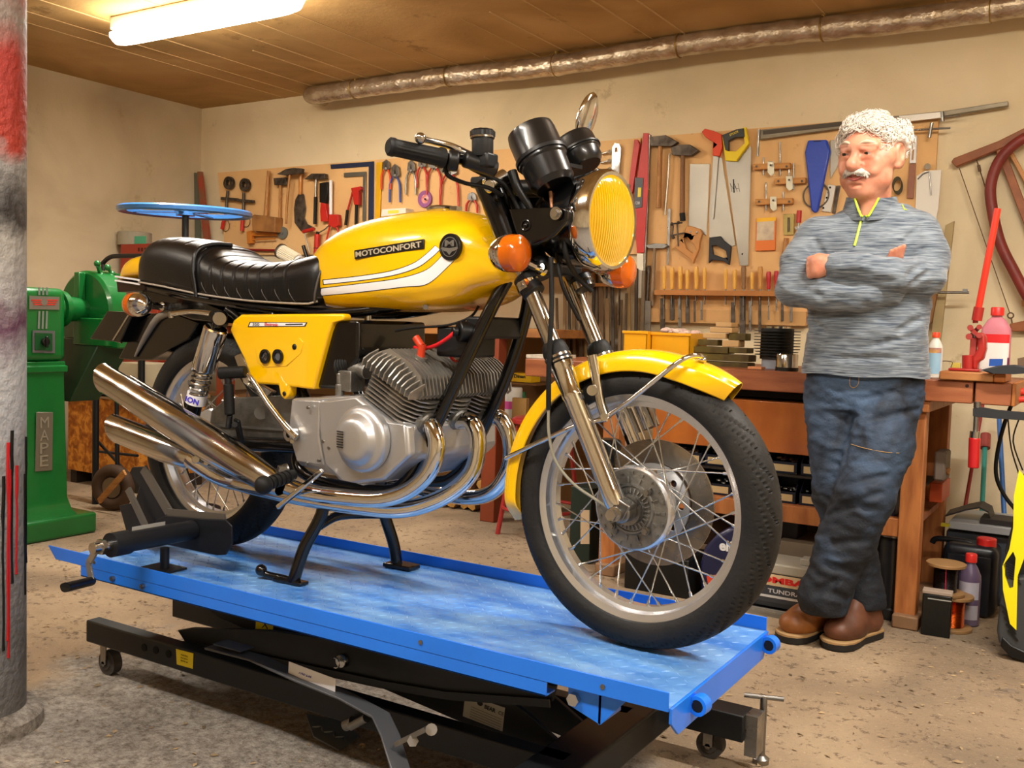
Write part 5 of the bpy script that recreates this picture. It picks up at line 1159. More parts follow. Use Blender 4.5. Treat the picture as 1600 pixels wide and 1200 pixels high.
# ---- right board
for k, y in enumerate((236, 250, 263, 274)):
    t = tool('cranked_spanner', 'wavy double ended ring spanner, number %s from the top behind the gauges' % ('one', 'two', 'three', 'four')[k], 'spanner', (940, y)); stick(t, 'shank', [(924, y-3), (932, y), (938, y+4), (945, y+3), (952, y+1)], .006, chrome2, .02, sub=4)
    for q in ((925, y-3), (952, y+1)):
        m_ = MB(); m_.cyl(wp(*q, .012), wp(*q, .028), .010, n=12); obj('ring_end', m_, chrome2, t)
t = tool('flat_spanner', 'bright flat steel spanner with slotted end beside the red levels', 'spanner', (962, 230)); part(t, 'shank', [(957, 230), (961, 224), (967, 225), (970, 232), (967, 280), (955, 280)], chrome2, .012, .008, [[(961, 230), (965, 230), (965, 238), (960, 238)]])
redl = M('red_level', 'C8302C', .4, var=.15)
t = tool('spirit_level', 'slim red spirit level, left of the two', 'spirit level', (992, 222)); part(t, 'body', [(991, 218), (996, 218), (999, 226), (988, 300), (985, 303), (990, 325), (988, 372), (984, 372), (981, 310), (982, 290)], redl, .012, .02); part(t, 'vial', [(981, 288), (984, 288), (984, 302), (980, 302)], M('green_vial', '5A8A50', .2), .034, .001)
t = tool('spirit_level', 'wide red and white spirit level with grey centre vial', 'spirit level', (1009, 212)); part(t, 'body', [(1005, 208), (1013, 208), (1012, 300), (1006, 395), (995, 395), (991, 330), (995, 280)], redl, .012, .025)
part(t, 'metal_edge', [(1012, 210), (1016, 210), (1008, 430), (1005, 430)], steel, .012, .02); part(t, 'white_end', [(995, 396), (1005, 396), (1005, 466), (997, 466)], M('cream_enamel', 'E4DCC8', .4), .012, .025)
vb = part(t, 'vial_block', [(992, 277), (1005, 278), (1003, 324), (991, 326)], M('grey_block', '5A5D62', .5), .037, .004); part(vb, 'vial', [(997, 293), (1002, 293), (1001, 308), (996, 308)], M('vial_yellow', 'E8D020', .3), .041, .002)
obj('lettering', text_mb('120', wp(996, 317, .042), (1, 0, -.05), (.05, 0, 1), wid=.028, depth=.0006), white, vb)
hammer('heavy hammer with wide grey head and pale handle', [(1014, 214), (1040, 211), (1059, 222), (1050, 228), (1016, 228)], [(1032, 228), (1029, 325)], [.012, .0155])
hammer('heavy hammer with darker handle and taped end beside the back saw', [(1048, 230), (1060, 226), (1078, 226), (1092, 235), (1080, 243), (1050, 242)], [(1067, 243), (1066, 340)], [.012, .014], M('dark_handle_wood', '8C6038', .55, var=.3))
stick(bpy.data.objects['hammer.004'], 'tape_grip', [(1066, 333), (1067, 345)], .0155, blkr, .028)
stick(tool('steel_rod', 'bent pale steel rod hanging between the heavy hammers', 'rod', (1046, 240)), 'rod', [(1052, 239), (1046, 241), (1044, 280), (1039, 336)], .005, M('pale_steel', 'B4AEA0', .35, .9), .02)
part(tool('steel_rule', 'narrow steel rule hanging under the bent rod', 'ruler', (1044, 330)), 'rule', [(1043, 326), (1048, 326), (1045, 414), (1042, 414)], steel, .01, .002)
t = tool('hand_drill', 'small dark clamp fittings hanging left of the back saw', 'clamp', (1056, 350))
for a, b_ in (((1048, 350), (1066, 348)), ((1052, 352), (1050, 372)), ((1058, 350), (1060, 385)), ((1048, 368), (1070, 364))): stick(t, 'clamp_bar', [a, b_], .0045, rusty, .03)
for q in ((1050, 350), (1060, 348), (1052, 371)): m_ = MB(); m_.ell(wp(*q, .03), .009); obj('clamp_nut', m_, rusty, t)
saws = M('saw_steel', 'A6A29A', .34, .85, var=.12, vscale=3, rvar=.04)
t = tool('back_saw', 'saw with rectangular blade and shaped wooden handle at bottom', 'saw', (1093, 260)); part(t, 'blade', [(1078, 256), (1109, 256), (1104, 368), (1076, 352)], saws, .006, .002)
hd = part(t, 'handle', [(1072, 354), (1080, 353), (1094, 358), (1097, 365), (1093, 378), (1092, 390), (1085, 405), (1083, 412), (1078, 405), (1066, 396), (1053, 386), (1058, 380), (1066, 372)], M('handle_tan', 'C2884C', .45), .008, .022, [[(1067, 373), (1073, 371), (1084, 382), (1088, 392), (1082, 396), (1072, 388)]], bev=.004)
for q in ((1079, 362), (1089, 363)): m_ = MB(); m_.ell(wp(*q, .031), (.006, .002, .006)); obj('saw_screw', m_, steel, hd)
t = tool('hand_saw', 'tapered saw with black plastic handle at bottom', 'saw', (1120, 250)); part(t, 'blade', [(1114, 243), (1128, 247), (1149, 383), (1140, 387), (1108, 371), (1108, 330)], saws, .004, .002)
part(t, 'handle', [(1108, 371), (1125, 369), (1130, 376), (1142, 385), (1139, 414), (1130, 408), (1112, 406), (1107, 411)], M('black_handle', '26272A', .5), .006, .02, [[(1112, 384), (1119, 383), (1134, 392), (1136, 402), (1130, 403), (1114, 397)]], bev=.003)
t = tool('keyhole_saw', 'narrow pointed saw with orange red handle at top', 'saw', (1118, 215)); part(t, 'blade', [(1114, 243), (1123, 243), (1115, 342), (1112, 342)], saws, .010, .002)
part(t, 'handle', [(1096, 206), (1101, 201), (1114, 204), (1127, 210), (1128, 230), (1124, 244), (1113, 243), (1114, 222), (1103, 215)], M('orange_handle', 'D8421C', .4), .010, .02, bev=.003)
t = tool('hand_saw', 'large saw with yellow and black handle at top', 'saw', (1150, 240)); part(t, 'blade', [(1133, 250), (1152, 250), (1172, 228), (1174, 232), (1171, 330), (1169, 415), (1156, 415), (1146, 345)], saws, .012, .002)
part(t, 'handle', [(1128, 212), (1135, 212), (1137, 236), (1150, 236), (1163, 224), (1162, 212), (1160, 200), (1165, 198), (1170, 224), (1157, 242), (1150, 252), (1133, 251)], M('saw_yellow', 'E8CC10', .4), .012, .022, bev=.003)
bk = part(t, 'grip', [(1128, 211), (1150, 202), (1162, 200), (1163, 214), (1150, 214), (1138, 220), (1138, 236), (1133, 234)], M('grip_black', '3A3C3A', .5), .014, .026, bev=.003)
obj('lettering', text_mb('STOCK', wp(1147, 208, .0405), (1, 0, .38), (-.38, 0, 1), wid=.05, depth=.0006, bold=.02), M('saw_yellow', 'E8CC10'), bk)
m_ = MB()
for k in range(7): m_.bar(wp(1141+k*2, 286+(k % 3)*4, .0145), wp(1144+k*2, 300-(k % 2)*5, .0145), .002, .0005, (0, 1, 0))
m_.bar(wp(1146, 280, .0145), wp(1147, 301, .0145), .007, .0005, (0, 1, 0)); obj('blade_print', m_, inkm, t)
m_ = MB(); m_.cyl(wp(1160, 397, .015), wp(1160, 397, .0136), .005); obj('blade_hole', m_, M('hole_black', '050505'), t)
# chisel rack
rk = MB(); rk.bb((at(1026, 455, Y=4.93).x, 4.90, at(1026, 461, Y=4.93).z), (at(1222, 457, Y=4.93).x, YB, at(1026, 453.5, Y=4.93).z)); obj('chisel_rack', rk, M('rack_wood', 'B9783A', .55, var=.25), None, 'wooden rack rail holding the row of chisels', 'rack')
rk = MB(); rk.bb((at(925, 446, Y=4.93).x, 4.88, at(925, 448, Y=4.93).z), (at(978, 446, Y=4.93).x, YB, at(925, 443, Y=4.93).z)); obj('file_rack', rk, M('rack_wood', 'B9783A'), None, 'short wooden rack rail beside the front headlamp', 'rack')
hy = M('yellow_handle_wood', 'EBB34C', .35, coat=.3, var=.15); hbn = M('brown_handle_wood', '8A6844', .5); hr_ = M('red_handle', 'B82A2E', .35)
ch = [(1038, 416, 498, hy, .0115, 'leftmost yellow handled chisel in the rack'), (1050, 417, 480, hy, .0115, 'second chisel from the left in the rack'), (1063, 416, 484, hy, .0115, 'third chisel from the left in the rack'), (1074, 421, 480, hy, .011, 'fourth, short handled chisel from the left in the rack'), (1088, 416, 470, hy, .0115, 'fifth chisel from the left, tall yellow handle'), (1101, 418, 476, hy, .0095, 'sixth chisel from the left, at the rack gap'), (1134, 420, 476, hy, .0095, 'slim yellow handled chisel right of the rack gap'), (1148, 421, 478, hy, .0105, 'second yellow handled chisel right of the gap'), (1162, 415, 500, hbn, .0125, 'thick grey brown handled file in the rack'), (1175, 425, 478, hy, .009, 'small yellow handled tool beside the brown handle'), (1188, 416, 476, M('knobbly_handle', 'C89048', .4), .012, 'knobbly wooden handled tool in the rack'), (1201, 424, 500, hr_, .0115, 'red handled screwdriver, left of the pair'), (1213, 423, 486, hr_, .0115, 'red handled screwdriver, right of the pair')]
for x, y0, y1, hm, r_, lb in ch:
    t = thing('screwdriver' if hm is hr_ else 'chisel', lb, 'screwdriver' if hm is hr_ else 'chisel', at(x, 452, Y=4.93))
    p, q = at(x, y0, Y=4.93), at(x, 452, Y=4.93); L_ = (p-q).length
    m_ = MB(); m_.lathe([(r_*.7, 0), (r_*.95, L_*.1), (r_*.8, L_*.2), (r_, L_*.5), (r_*1.1, L_*.85), (r_*.9, L_*.98), (0, L_)], q, p-q, 16); obj('handle', m_, hm, t)
    m_ = MB(); e_ = at(x, y1, Y=4.93); m_.cyl(q, q+(e_-q)*.2, .005, n=8)
    if hm is hr_: m_.cyl(q, e_, .004, n=8)
    else: m_.bar(q+(e_-q)*.15, e_, r_*1.3, .004, (1, 0, 0))
    obj('blade', m_, steel, t)
fl2 = [(928, 425, 530), (938, 428, 505), (948, 424, 512), (958, 430, 500), (968, 426, 508)]
for k, (x, y0, y1) in enumerate(fl2):
    t = thing('file', ['brown handled file in short rack, first from the left', 'brown handled file in short rack, second from the left', 'brown handled file in short rack, third from the left', 'brown handled file in short rack, fourth from the left', 'brown handled file in short rack, rightmost'][k], 'file', at(x, 444, Y=4.92))
    p, q, e_ = at(x, y0, Y=4.92), at(x, 444, Y=4.92), at(x-1, y1, Y=4.92); m_ = MB(); m_.cyl(q, p, .009, .012, 12); obj('handle', m_, woodh, t); m_ = MB(); m_.bar(q, e_, .016, .005, (1, 0, 0)); obj('blade', m_, rusty, t)
# long tools hanging from the lower rails between the fork and the bench
rl = MB(); rl.bb((at(1003, 470, Y=4.97).x, 4.95, at(1100, 505, Y=4.95).z), (at(1262, 470, Y=4.97).x, 4.977, at(1100, 484, Y=4.95).z)); obj('lower_rail', rl, M('pale_rail', 'CFA066', .6, var=.15), None, 'pale lower board rail where long blades hang', 'rail')
ORD = ['first', 'second', 'third', 'fourth', 'fifth', 'sixth', 'seventh', 'eighth', 'ninth', 'tenth', 'eleventh', 'twelfth', 'thirteenth']
hang = [(1012, 470, 520, 9), (1035, 466, 515, 7), (1050, 466, 500, 7), (1062, 466, 512, 5), (1074, 466, 505, 6), (1085, 470, 503, 3), (1096, 470, 500, 3), (1145, 472, 515, 6), (1160, 462, 525, 9), (1172, 470, 518, 4), (1187, 470, 520, 4), (1222, 470, 502, 4), (1236, 470, 503, 4)]
for k, (x, a, b_, w_) in enumerate(hang):
    m_ = MB(); flat(m_, [(x-w_/2, a), (x+w_/2, a), (x+w_/2, b_), (x-w_/2, b_)], 4.935, .006); obj('steel_scraper', m_, rusty if k % 3 else steel, None, 'flat steel blade hanging below the chisel rack, %s from the left' % ORD[k], 'blade', 'blades hanging below the chisel rack', bev=.001)
hammer('small bricklayer hammer with thin curved head near the chisels', [(1008, 383), (1022, 380), (1040, 381), (1044, 384), (1038, 388), (1012, 388)], [(1023, 388), (1019, 478)], [.009, .012], M('grey_brown_wood', '8C7458', .6), steel, .02)
stick(tool('punch', 'dark steel punch beside the bricklayer hammer', 'punch', (1014, 416)), 'shaft', [(1014, 415), (1011, 470)], .009, rusty, .02)
# wooden bar clamps
for k, (x0, x1, y, pins, lb) in enumerate(((1176, 1234, 260, ((1193, 246), (1219, 222)), 'wooden bar with steel latch, top one of three'), (1210, 1258, 283, ((1233, 265), (1240, 255)), 'wooden bar with steel latch, middle one of three'), (1180, 1238, 315, ((1197, 285), (1224, 300)), 'wooden bar with steel latch, lowest of three'))):
    t = tool('drill_holder', lb, 'clamp', ((x0+x1)/2, y)); part(t, 'wood_bar', [(x0, y-4), (x1, y-6), (x1, y+3), (x0, y+5)], wood, .004, .03)
    xm = (x0+x1)/2-1; part(t, 'latch', [(xm-5, y-8), (xm+5, y-8), (xm+6, y+12), (xm, y+15), (xm-5, y+10)], M('latch_white', 'C8C4B0', .35, .6), .036, .004)
    m_ = MB(); m_.cyl(wp(xm, y-2, .05), wp(xm, y-2, .036), .005); obj('latch_screw', m_, rusty, t)
    for px, py in pins: stick(t, 'pin', [(px, py), (px, y+14)], .004, steel, .02)
    for px in (x0+6, x1-5): m_ = MB(); m_.cyl(wp(px, y, .04), wp(px, y, .03), .006, n=10); obj('bolt_head', m_, rusty, t)
t = tool('blade_packet', 'orange and clear plastic packet of blades', 'packet', (1196, 345)); part(t, 'card', [(1182, 341), (1212, 339), (1211, 391), (1180, 392)], M('packet_orange', 'E07830', .4), .004, .012); part(t, 'clear_window', [(1183, 347), (1210, 345), (1209, 375), (1182, 376)], M('packet_clear', 'B8A490', .25, col2='D8C8A8', vscale=20), .0165, .001); part(t, 'yellow_top', [(1183, 341), (1213, 339), (1212, 345), (1182, 347)], M('packet_yellow', 'F0B820', .4), .0165, .001)
t = tool('brass_latch', 'small brass bolt plate beside the red clamp', 'latch', (1232, 335)); part(t, 'plate', [(1224, 335), (1241, 334), (1240, 367), (1224, 368)], M('brass', 'A8965C', .4, .7), .002, .006); stick(t, 'bolt', [(1232, 340), (1232, 362)], .005, rusty, .012)
t = tool('screw_clamp', 'small clamp with red wooden handle near the blue bag', 'clamp', (1249, 328)); stick(t, 'handle', [(1249, 329), (1248, 348)], .0125, red, .03); stick(t, 'screw', [(1248, 346), (1247, 372)], .005, steel, .03); part(t, 'clamp_jaw', [(1242, 354), (1256, 353), (1256, 358), (1242, 359)], steel, .02, .015)
stick(tool('file_grip', 'loose turned wooden tool handle hanging beside the man elbow', 'tool handle', (1228, 380)), 'handle', [(1229, 372), (1227, 395), (1225, 410)], [.012, .016, .012], woodh, .03)
t = tool('blue_bag', 'blue pointed plastic sheath hanging from a nail', 'sheath', (1276, 225)); bagm = M('blue_vinyl', '2848B8', .3, bump=.3, bscale=18)
part(t, 'sheath', [(1262, 219), (1292, 218), (1297, 236), (1290, 270), (1278, 330), (1272, 333), (1267, 328), (1261, 270), (1257, 238)], bagm, .006, .022, bev=.008); m_ = MB(); m_.bar(wp(1271, 221, .03), wp(1283, 220.5, .03), .006, .003); obj('slot', m_, blk, t)
m_ = MB(); m_.torus(wp(1275, 305, .01), (0, 1, 0), .062, .004, 40, 8, 0, PI*2); obj('cable_loop', m_, M('grey_cable', '5E564A', .6), None, 'grey cable loop hanging behind the blue sheath', 'cable')
part(tool('triangular_blade', 'pale triangular steel scraper beside the man face', 'scraper', (1300, 225)), 'blade', [(1297, 219), (1318, 218), (1318, 245), (1297, 280)], saws, .004, .003)
t = tool('perforated_strip', 'pale perforated metal strip left of the man collar', 'strip', (1296, 290)); part(t, 'strip', [(1294, 288), (1306, 290), (1298, 332), (1284, 330)], M('pale_grey_plate', 'C8C4BC', .4, .4), .004, .006)
for k in range(5): m_ = MB(); m_.cyl(wp(1297-k*2.6, 293+k*8, .0115), wp(1297-k*2.6, 293+k*8, .010), .005); obj('hole_mark', m_, M('hole_black', '050505'), t)
part(tool('grey_strip', 'dark grey toothed strip beside the perforated one', 'strip', (1310, 292)), 'strip', [(1307, 290), (1313, 290), (1305, 334), (1300, 333)], rusty, .004, .006)
# right of the man
t = tool('long_file', 'slotted file with white frame and brown blade right of the man head', 'file', (1428, 215)); part(t, 'frame', [(1423, 214), (1428, 210), (1433, 213), (1431, 255), (1421, 255)], white, .006, .01, [[(1426, 217), (1429, 217), (1427, 250), (1424, 250)]]); part(t, 'blade', [(1421, 256), (1431, 256), (1427, 310), (1417, 310)], M('brown_blade', '93604A', .5), .006, .008)
t = tool('mitre_plate', 'white marking plate with arched rule behind the man shoulder', 'gauge', (1450, 265)); part(t, 'plate', [(1432, 275), (1445, 267), (1471, 265), (1466, 325), (1452, 400), (1430, 330)], M('white_plate', 'DCD8CE', .4), .004, .008); stick(t, 'arc', [(1434, 280), (1442, 272), (1452, 268)], .003, steel, .015); m_ = MB(); m_.cyl(wp(1449, 260, .03), wp(1449, 260, .01), .014); obj('knob', m_, chrome2, t); stick(t, 'pointer', [(1452, 270), (1455, 305)], .003, steel, .016)
t = tool('cord_hank', 'dark hank of cord hanging right of the man neck', 'cord', (1402, 275))
for k in range(5): m_ = MB(); m_.torus(wp(1401+k, 288+k, .015+.004*k), (0, 1, .05*k), .034, .003, 26, 6); m_.v = [Vector(((p.x-wp(1402, 288).x)*.6+wp(1402, 288).x, p.y, p.z)) for p in m_.v]; obj('cord_turn', m_, M('olive_cord', '4C4430', .7), t)
t = thing('aluminium_rail', 'long aluminium straightedge rail resting above the tool board', 'rail', at(1380, 190, Y=4.96))
m_ = MB(); flat(m_, [(1185, 203), (1350, 186), (1478, 173), (1575, 158), (1575, 165), (1478, 181), (1350, 196), (1186, 218)], 4.945, .03); obj('rail', m_, M('rail_aluminium', '8C8474', .4, .8, var=.2), t, bev=.002)
m_ = MB(); flat(m_, [(1192, 204), (1318, 190), (1318, 196), (1192, 210)], 4.9405, .004); obj('rail_groove', m_, M('groove_dark', '4C443A', .6), t)
m_ = MB(); flat(m_, [(1405, 181), (1470, 175), (1470, 184), (1405, 191)], 4.935, .012); obj('bright_slide', m_, M('slide_white', 'D8D4CC', .35, .5), t)
t = thing('bar_clamp', 'thin bar clamp at right end of the aluminium rail', 'clamp', at(1455, 205, Y=4.94))
for p, q, r_ in (((1415, 204), (1485, 200), .0045), ((1472, 175), (1473, 190), .008), ((1456, 192), (1452, 215), .008), ((1475, 183), (1500, 180), .003)): m_ = MB(); m_.cyl(at(*p, Y=4.93), at(*q, Y=4.93), r_); obj('clamp_bar', m_, steel, t)
t = thing('hook_rail', 'rod clamp hanging left of the aluminium rail end', 'clamp', at(1187, 230, Y=4.94)); m_ = MB(); m_.cyl(at(1186, 202, Y=4.94), at(1184, 244, Y=4.94), .006); obj('rod', m_, steel, t)
# two wooden bow saws and a curved red pipe on the wall
bw = M('bow_saw_wood', '9A5A30', .5, col2='7A4424', vscale=8)
def w5(px, py, d=.03): return at(px, py, Y=YW-d)
t = thing('bow_saw', 'wooden frame bow saw with twisted cord on wall at right', 'saw', w5(1540, 230))
m_ = MB(); flat(m_, [(1486, 253), (1490, 247), (1560, 220), (1610, 195), (1610, 212), (1565, 232), (1494, 261)], YW-.05, .035); obj('saw_arm', m_, bw, t, bev=.004)
m_ = MB(); flat(m_, [(1555, 232), (1568, 228), (1622, 370), (1610, 378)], YW-.045, .03); obj('stretcher', m_, bw, t, bev=.003)
m_ = MB(); flat(m_, [(1576, 240), (1583, 238), (1640, 340), (1632, 345)], YW-.04, .02); obj('stretcher', m_, M('pale_saw_wood', 'B88048', .5), t, bev=.003)
m_ = MB(); flat(m_, [(1577, 506), (1605, 500), (1650, 495), (1650, 512), (1608, 518), (1580, 518)], YW-.05, .035); obj('saw_arm', m_, bw, t, bev=.004)
m_ = MB(); flat(m_, [(1596, 468), (1640, 465), (1640, 480), (1596, 479)], YW-.05, .03); obj('saw_peg', m_, M('pale_saw_wood', 'B88048'), t, bev=.004)
m_ = MB(); m_.cyl(w5(1499, 263, .04), w5(1578, 490, .04), .0022, n=6); m_.torus(w5(1579, 493, .04), (0, 1, 0), .012, .003, 18, 6); m_.cyl(w5(1580, 497, .04), w5(1582, 508, .04), .003); obj('saw_wire', m_, M('brown_wire', '5A4028', .6), t)
m_ = MB(); m_.cyl(w5(1526, 250, .04), w5(1550, 325, .04), .003, n=6); m_.cyl(w5(1529, 258, .04), w5(1531, 268, .04), .007, n=8); obj('tension_cord', m_, M('brown_wire', '5A4028'), t)
m_ = MB(); m_.tube([w5(1625, 205, .09), w5(1590, 222, .09), w5(1562, 250, .09), w5(1548, 290, .09), w5(1551, 330, .09), w5(1563, 380, .09), w5(1585, 425, .09), w5(1610, 470, .09), w5(1640, 500, .09)], .0235, 20, sub=6)
obj('curved_pipe', m_, M('dark_red_rubber', '7E2C24', .5, var=.35, vscale=8), None, 'curved dark red hose arching over the bow saw', 'hose')
m_ = MB(); flat(m_, [(1477, 352), (1491, 345), (1440, 790), (1420, 790)], 4.93, .022); obj('timber_batten', m_, M('grey_slat', 'A89468', .7, var=.25), None, 'pale wooden slat leaning on wall right of the man', 'slat', bev=.002)
m_ = MB(); m_.cyl(at(1465, 457, Y=4.88), at(1514, 457, Y=4.88), .006); m_.box(at(1508, 454, Y=4.88), (.02, .015, .015)); obj('clamp_rod', m_, steel, None, 'thin steel clamp rod sticking out right of the man elbow', 'rod')
m_ = MB(); flat(m_, [(1447, 457), (1464, 459), (1455, 505), (1441, 505)], 4.9, .05); obj('wood_block', m_, M('dark_block_wood', '7A5228', .6), None, 'brown wood block on wall behind the man elbow', 'block', bev=.002)
# bundle of rods and slats leaning between fork and bench
cols = ['6A5238', '8A6E4A', '4E4234', '7C6242', '5C4A36', '94784E', '463A2E', '7A6A54']
for k in range(16):
    x = 872+8.6*k; y0 = 430+rnd.uniform(-15, 40); y1 = 585+rnd.uniform(-8, 8); w_ = rnd.uniform(3, 7); m_ = MB(); lean = rnd.uniform(-4, 5)
    flat(m_, [(x+lean-w_/2, y0), (x+lean+w_/2, y0), (x+w_/2, y1), (x-w_/2, y1)], 4.90+.01*(k % 4), .012)
    obj('wood_strip', m_, M('slat_'+cols[k % 8], cols[k % 8], .65, var=.3), None, 'narrow wood strip in bundle leaning between fork tubes and bench', 'wood strip', 'bundle of narrow strips leaning behind the fork', bev=.001)
# ================================================================ BENCH AND THE THINGS ON, UNDER AND BESIDE IT
def pbox(x0, x1, yt, yb, Y, dep, mb=None):
    """box whose front face lies at depth Y between the given picture edges"""
    xm = (x0+x1)/2; ym = (yt+yb)/2
    a = at(x0, ym, Y=Y); b_ = at(x1, ym, Y=Y); t_ = at(xm, yt, Y=Y); q = at(xm, yb, Y=Y)
    mb = mb or MB(); mb.bb((a.x, Y, q.z), (b_.x, Y+dep, t_.z)); return mb
BY = 3.74; BT = .91
bench = thing('workbench', 'red brown wooden workbench with end vise behind the man', 'workbench', (-1.25, 4.1, 0))
bwood = M('bench_wood', 'A5623C', .5, col2='85472A', vscale=5, stretch=(1, 6, 6), bump=.08, bscale=50, coat=.15)
bwood2 = M('bench_leg_wood', 'B4713C', .55, col2='8F5228', vscale=6, stretch=(6, 6, 1), bump=.06)
obj('bench_top', MB().bb((-2.25, BY+.07, BT-.045), (-.43, 4.5, BT)), bwood, bench, bev=.003)
obj('front_apron', MB().bb((-2.25, BY, BT-.078), (-.435, BY+.07, BT)), bwood, bench, bev=.004)
v_ = obj('vise_block', MB().bb((-.428, BY, BT-.078), (-.315, BY+.62, BT)), bwood, bench, bev=.004)
obj('vise_end', MB().bb((-.314, BY+.0, BT-.078), (-.302, BY+.62, BT)), M('orange_end_grain', 'B06A30', .5), v_, bev=.002)
obj('apron_knot', MB().cyl(at(1511, 603, Y=BY), at(1511, 603, Y=BY-.0008), .006), M('knot', '3A1E10', .7), bench)
for x in (-1.87, -.66):
    lg = MB().bb((x, BY+.03, .03), (x+.075, BY+.10, BT-.12)); obj('leg', lg, bwood2, bench, bev=.004)
    obj('leg', MB().bb((x, 4.32, .03), (x+.075, 4.39, BT-.12)), bwood2, bench, bev=.004)
    obj('leg_cap', MB().bb((x-.01, BY+.01, BT-.12), (x+.085, 4.42, BT-.079)), bwood2, bench, bev=.004)
    obj('foot', MB().bb((x+.0, BY-.0, 0), (x+.09, 4.45, .05)), M('worn_foot_wood', '8E6A4A', .7, var=.3), bench, bev=.006)
dw = pbox(1020, 1290, 624, 702, BY+.03, .55); dr_ = obj('drawer_box', dw, M('orange_veneer', 'B4682A', .3, col2='9A5220', vscale=3, stretch=(3, 1, 1), coat=.3), bench, bev=.003)
obj('drawer_gap_shade', MB().bb((-1.79, BY+.10, .80), (-.67, 4.3, BT-.046)), M('gap_shade', '1A1410', .8), bench)  # dark block painting the shade in the gap above the drawer
obj('bench_shade_panel', MB().bb((-1.8, 4.36, .06), (-.6, 4.375, .80)), M('bench_shade_dark', '4A3220', .8, var=.2), bench)  # added dark panel standing in for the shade under the bench
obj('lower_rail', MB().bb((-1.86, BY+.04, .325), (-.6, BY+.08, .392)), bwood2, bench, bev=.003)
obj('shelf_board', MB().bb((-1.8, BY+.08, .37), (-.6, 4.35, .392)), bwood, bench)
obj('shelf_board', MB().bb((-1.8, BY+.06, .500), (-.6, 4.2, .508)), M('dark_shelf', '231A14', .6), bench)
# parts bins on the shelf
binm = M('dark_blue_bin', '14182A', .4); lbm = M('bin_label', 'C9B184', .6)
def bin_(x, z, w_, lb):
    t = thing('parts_bin', lb, 'parts bin', (x, BY+.15, z), 'small dark parts bins under the workbench')
    m_ = MB(); y0 = BY+.085; m_.bb((x-w_/2, y0, z), (x+w_/2, y0+.15, z+.004)); m_.bb((x-w_/2, y0+.146, z), (x+w_/2, y0+.15, z+.09)); m_.bb((x-w_/2, y0, z), (x+w_/2, y0+.004, z+.045))
    for s_ in (-1, 1): m_.prism([(y0, z), (y0+.15, z), (y0+.15, z+.09), (y0+.05, z+.09), (y0, z+.045)], Matrix(((0, 0, 1, x+s_*w_/2-(.004 if s_ > 0 else 0)), (1, 0, 0, 0), (0, 1, 0, 0), (0, 0, 0, 1))), .004)
    obj('tray', m_, binm, t)
    obj('label', MB().bb((x-w_*.4, y0-.001, z+.008), (x+w_*.4, y0-.0002, z+.035)), lbm, t)
    m_ = MB(); r_ = random.Random(int(x*977+z*100))
    for q in range(14): m_.ell((x+r_.uniform(-.4, .4)*w_, y0+.02+r_.uniform(0, .11), z+.045+r_.uniform(0, .012)), (.011, .009, .007), 8, 6)
    tag(obj('fittings', m_, steel, t), kind='stuff')
bn = 0
for row, z in (('upper', .509), ('lower', .393)):
    for k, x in enumerate((-1.50, -1.37, -1.24, -1.11, -.98, -.74)):
        pos = ('leftmost', 'second from the left', 'third from the left', 'fourth, beside the tyre', 'fifth, beside the jeans', 'rightmost, beside the bench leg')[k]
        bin_(x, z, .115, 'dark parts bin, %s bench row, %s' % (row, pos))
# mallet hanging on the bench end
t = thing('bench_mallet', 'grey brown wooden mallet hanging on the bench end leg', 'mallet', at(1470, 755, Y=3.95)); m_ = pbox(1459, 1477, 706, 752, 3.9, .13); obj('mallet_head', m_, M('grey_brown_wood2', '6E6054', .7, var=.25), t, bev=.008)
obj('mallet_handle', MB().cyl(at(1477, 735, Y=3.95), at(1484, 737, Y=3.95), .013), woodh, t)
m_ = pbox(1452, 1472, 755, 785, 4.0, .2); obj('orange_crate', m_, M('orange_crate', 'B8481C', .5), None, 'orange red crate end under the bench at right leg', 'crate', bev=.003)
# ---- on the bench top
cy_ = M('crate_yellow', 'F2AE10', .4, var=.1)
def crate(x0, x1, yt, yb, Y, dep, lb):
    a = at(x0, yb, Y=Y); b_ = at(x1, yb, Y=Y); zt = at((x0+x1)/2, yt, Y=Y).z; t = thing('storage_bin', lb, 'storage bin', ((a.x+b_.x)/2, Y+dep/2, BT)); m_ = MB(); th = .004
    m_.bb((a.x, Y, BT), (b_.x, Y+dep, BT+th)); m_.bb((a.x, Y, BT), (b_.x, Y+th, zt)); m_.bb((a.x, Y+dep-th, BT), (b_.x, Y+dep, zt)); m_.bb((a.x, Y, BT), (a.x+th, Y+dep, zt)); m_.bb((b_.x-th, Y, BT), (b_.x, Y+dep, zt))
    obj('tray', m_, cy_, t); obj('rim', MB().bb((a.x-.006, Y-.006, zt-.012), (b_.x+.006, Y, zt)), cy_, t, bev=.002); return (a.x+b_.x)/2, zt
x, z = crate(973, 1009, 517, 570, 3.86, .16, 'small yellow plastic bin on the bench, left of the larger one')
m_ = MB(); [m_.ell((x+rnd.uniform(-.03, .03), 3.86+.02+rnd.uniform(0, .1), z-.01), (.02, .02, .012), 8, 6) for k in range(8)]; obj('small_fittings', m_, M('green_orange_bits', '8CB03C', .5, col2='D88020', vscale=40), None, 'green and orange bits filling the smaller yellow bin', 'fittings'); bpy.data.objects['small_fittings']['kind'] = 'stuff'
x, z = crate(1017, 1076, 520, 572, 3.90, .2, 'larger yellow plastic bin on the bench behind the mudguard')
m_ = MB(); [m_.ell((x+rnd.uniform(-.07, .07), 3.93+rnd.uniform(0, .12), z+rnd.uniform(-.008, .012)), (.02, .018, .012), 8, 6) for k in range(26)]; tag(obj('paper_scraps', m_, M('pink_scraps', 'D8B0A4', .7, col2='F0E0D0', vscale=40), None, 'pinkish scraps heaped in the larger yellow bin', 'scraps'), kind='stuff')
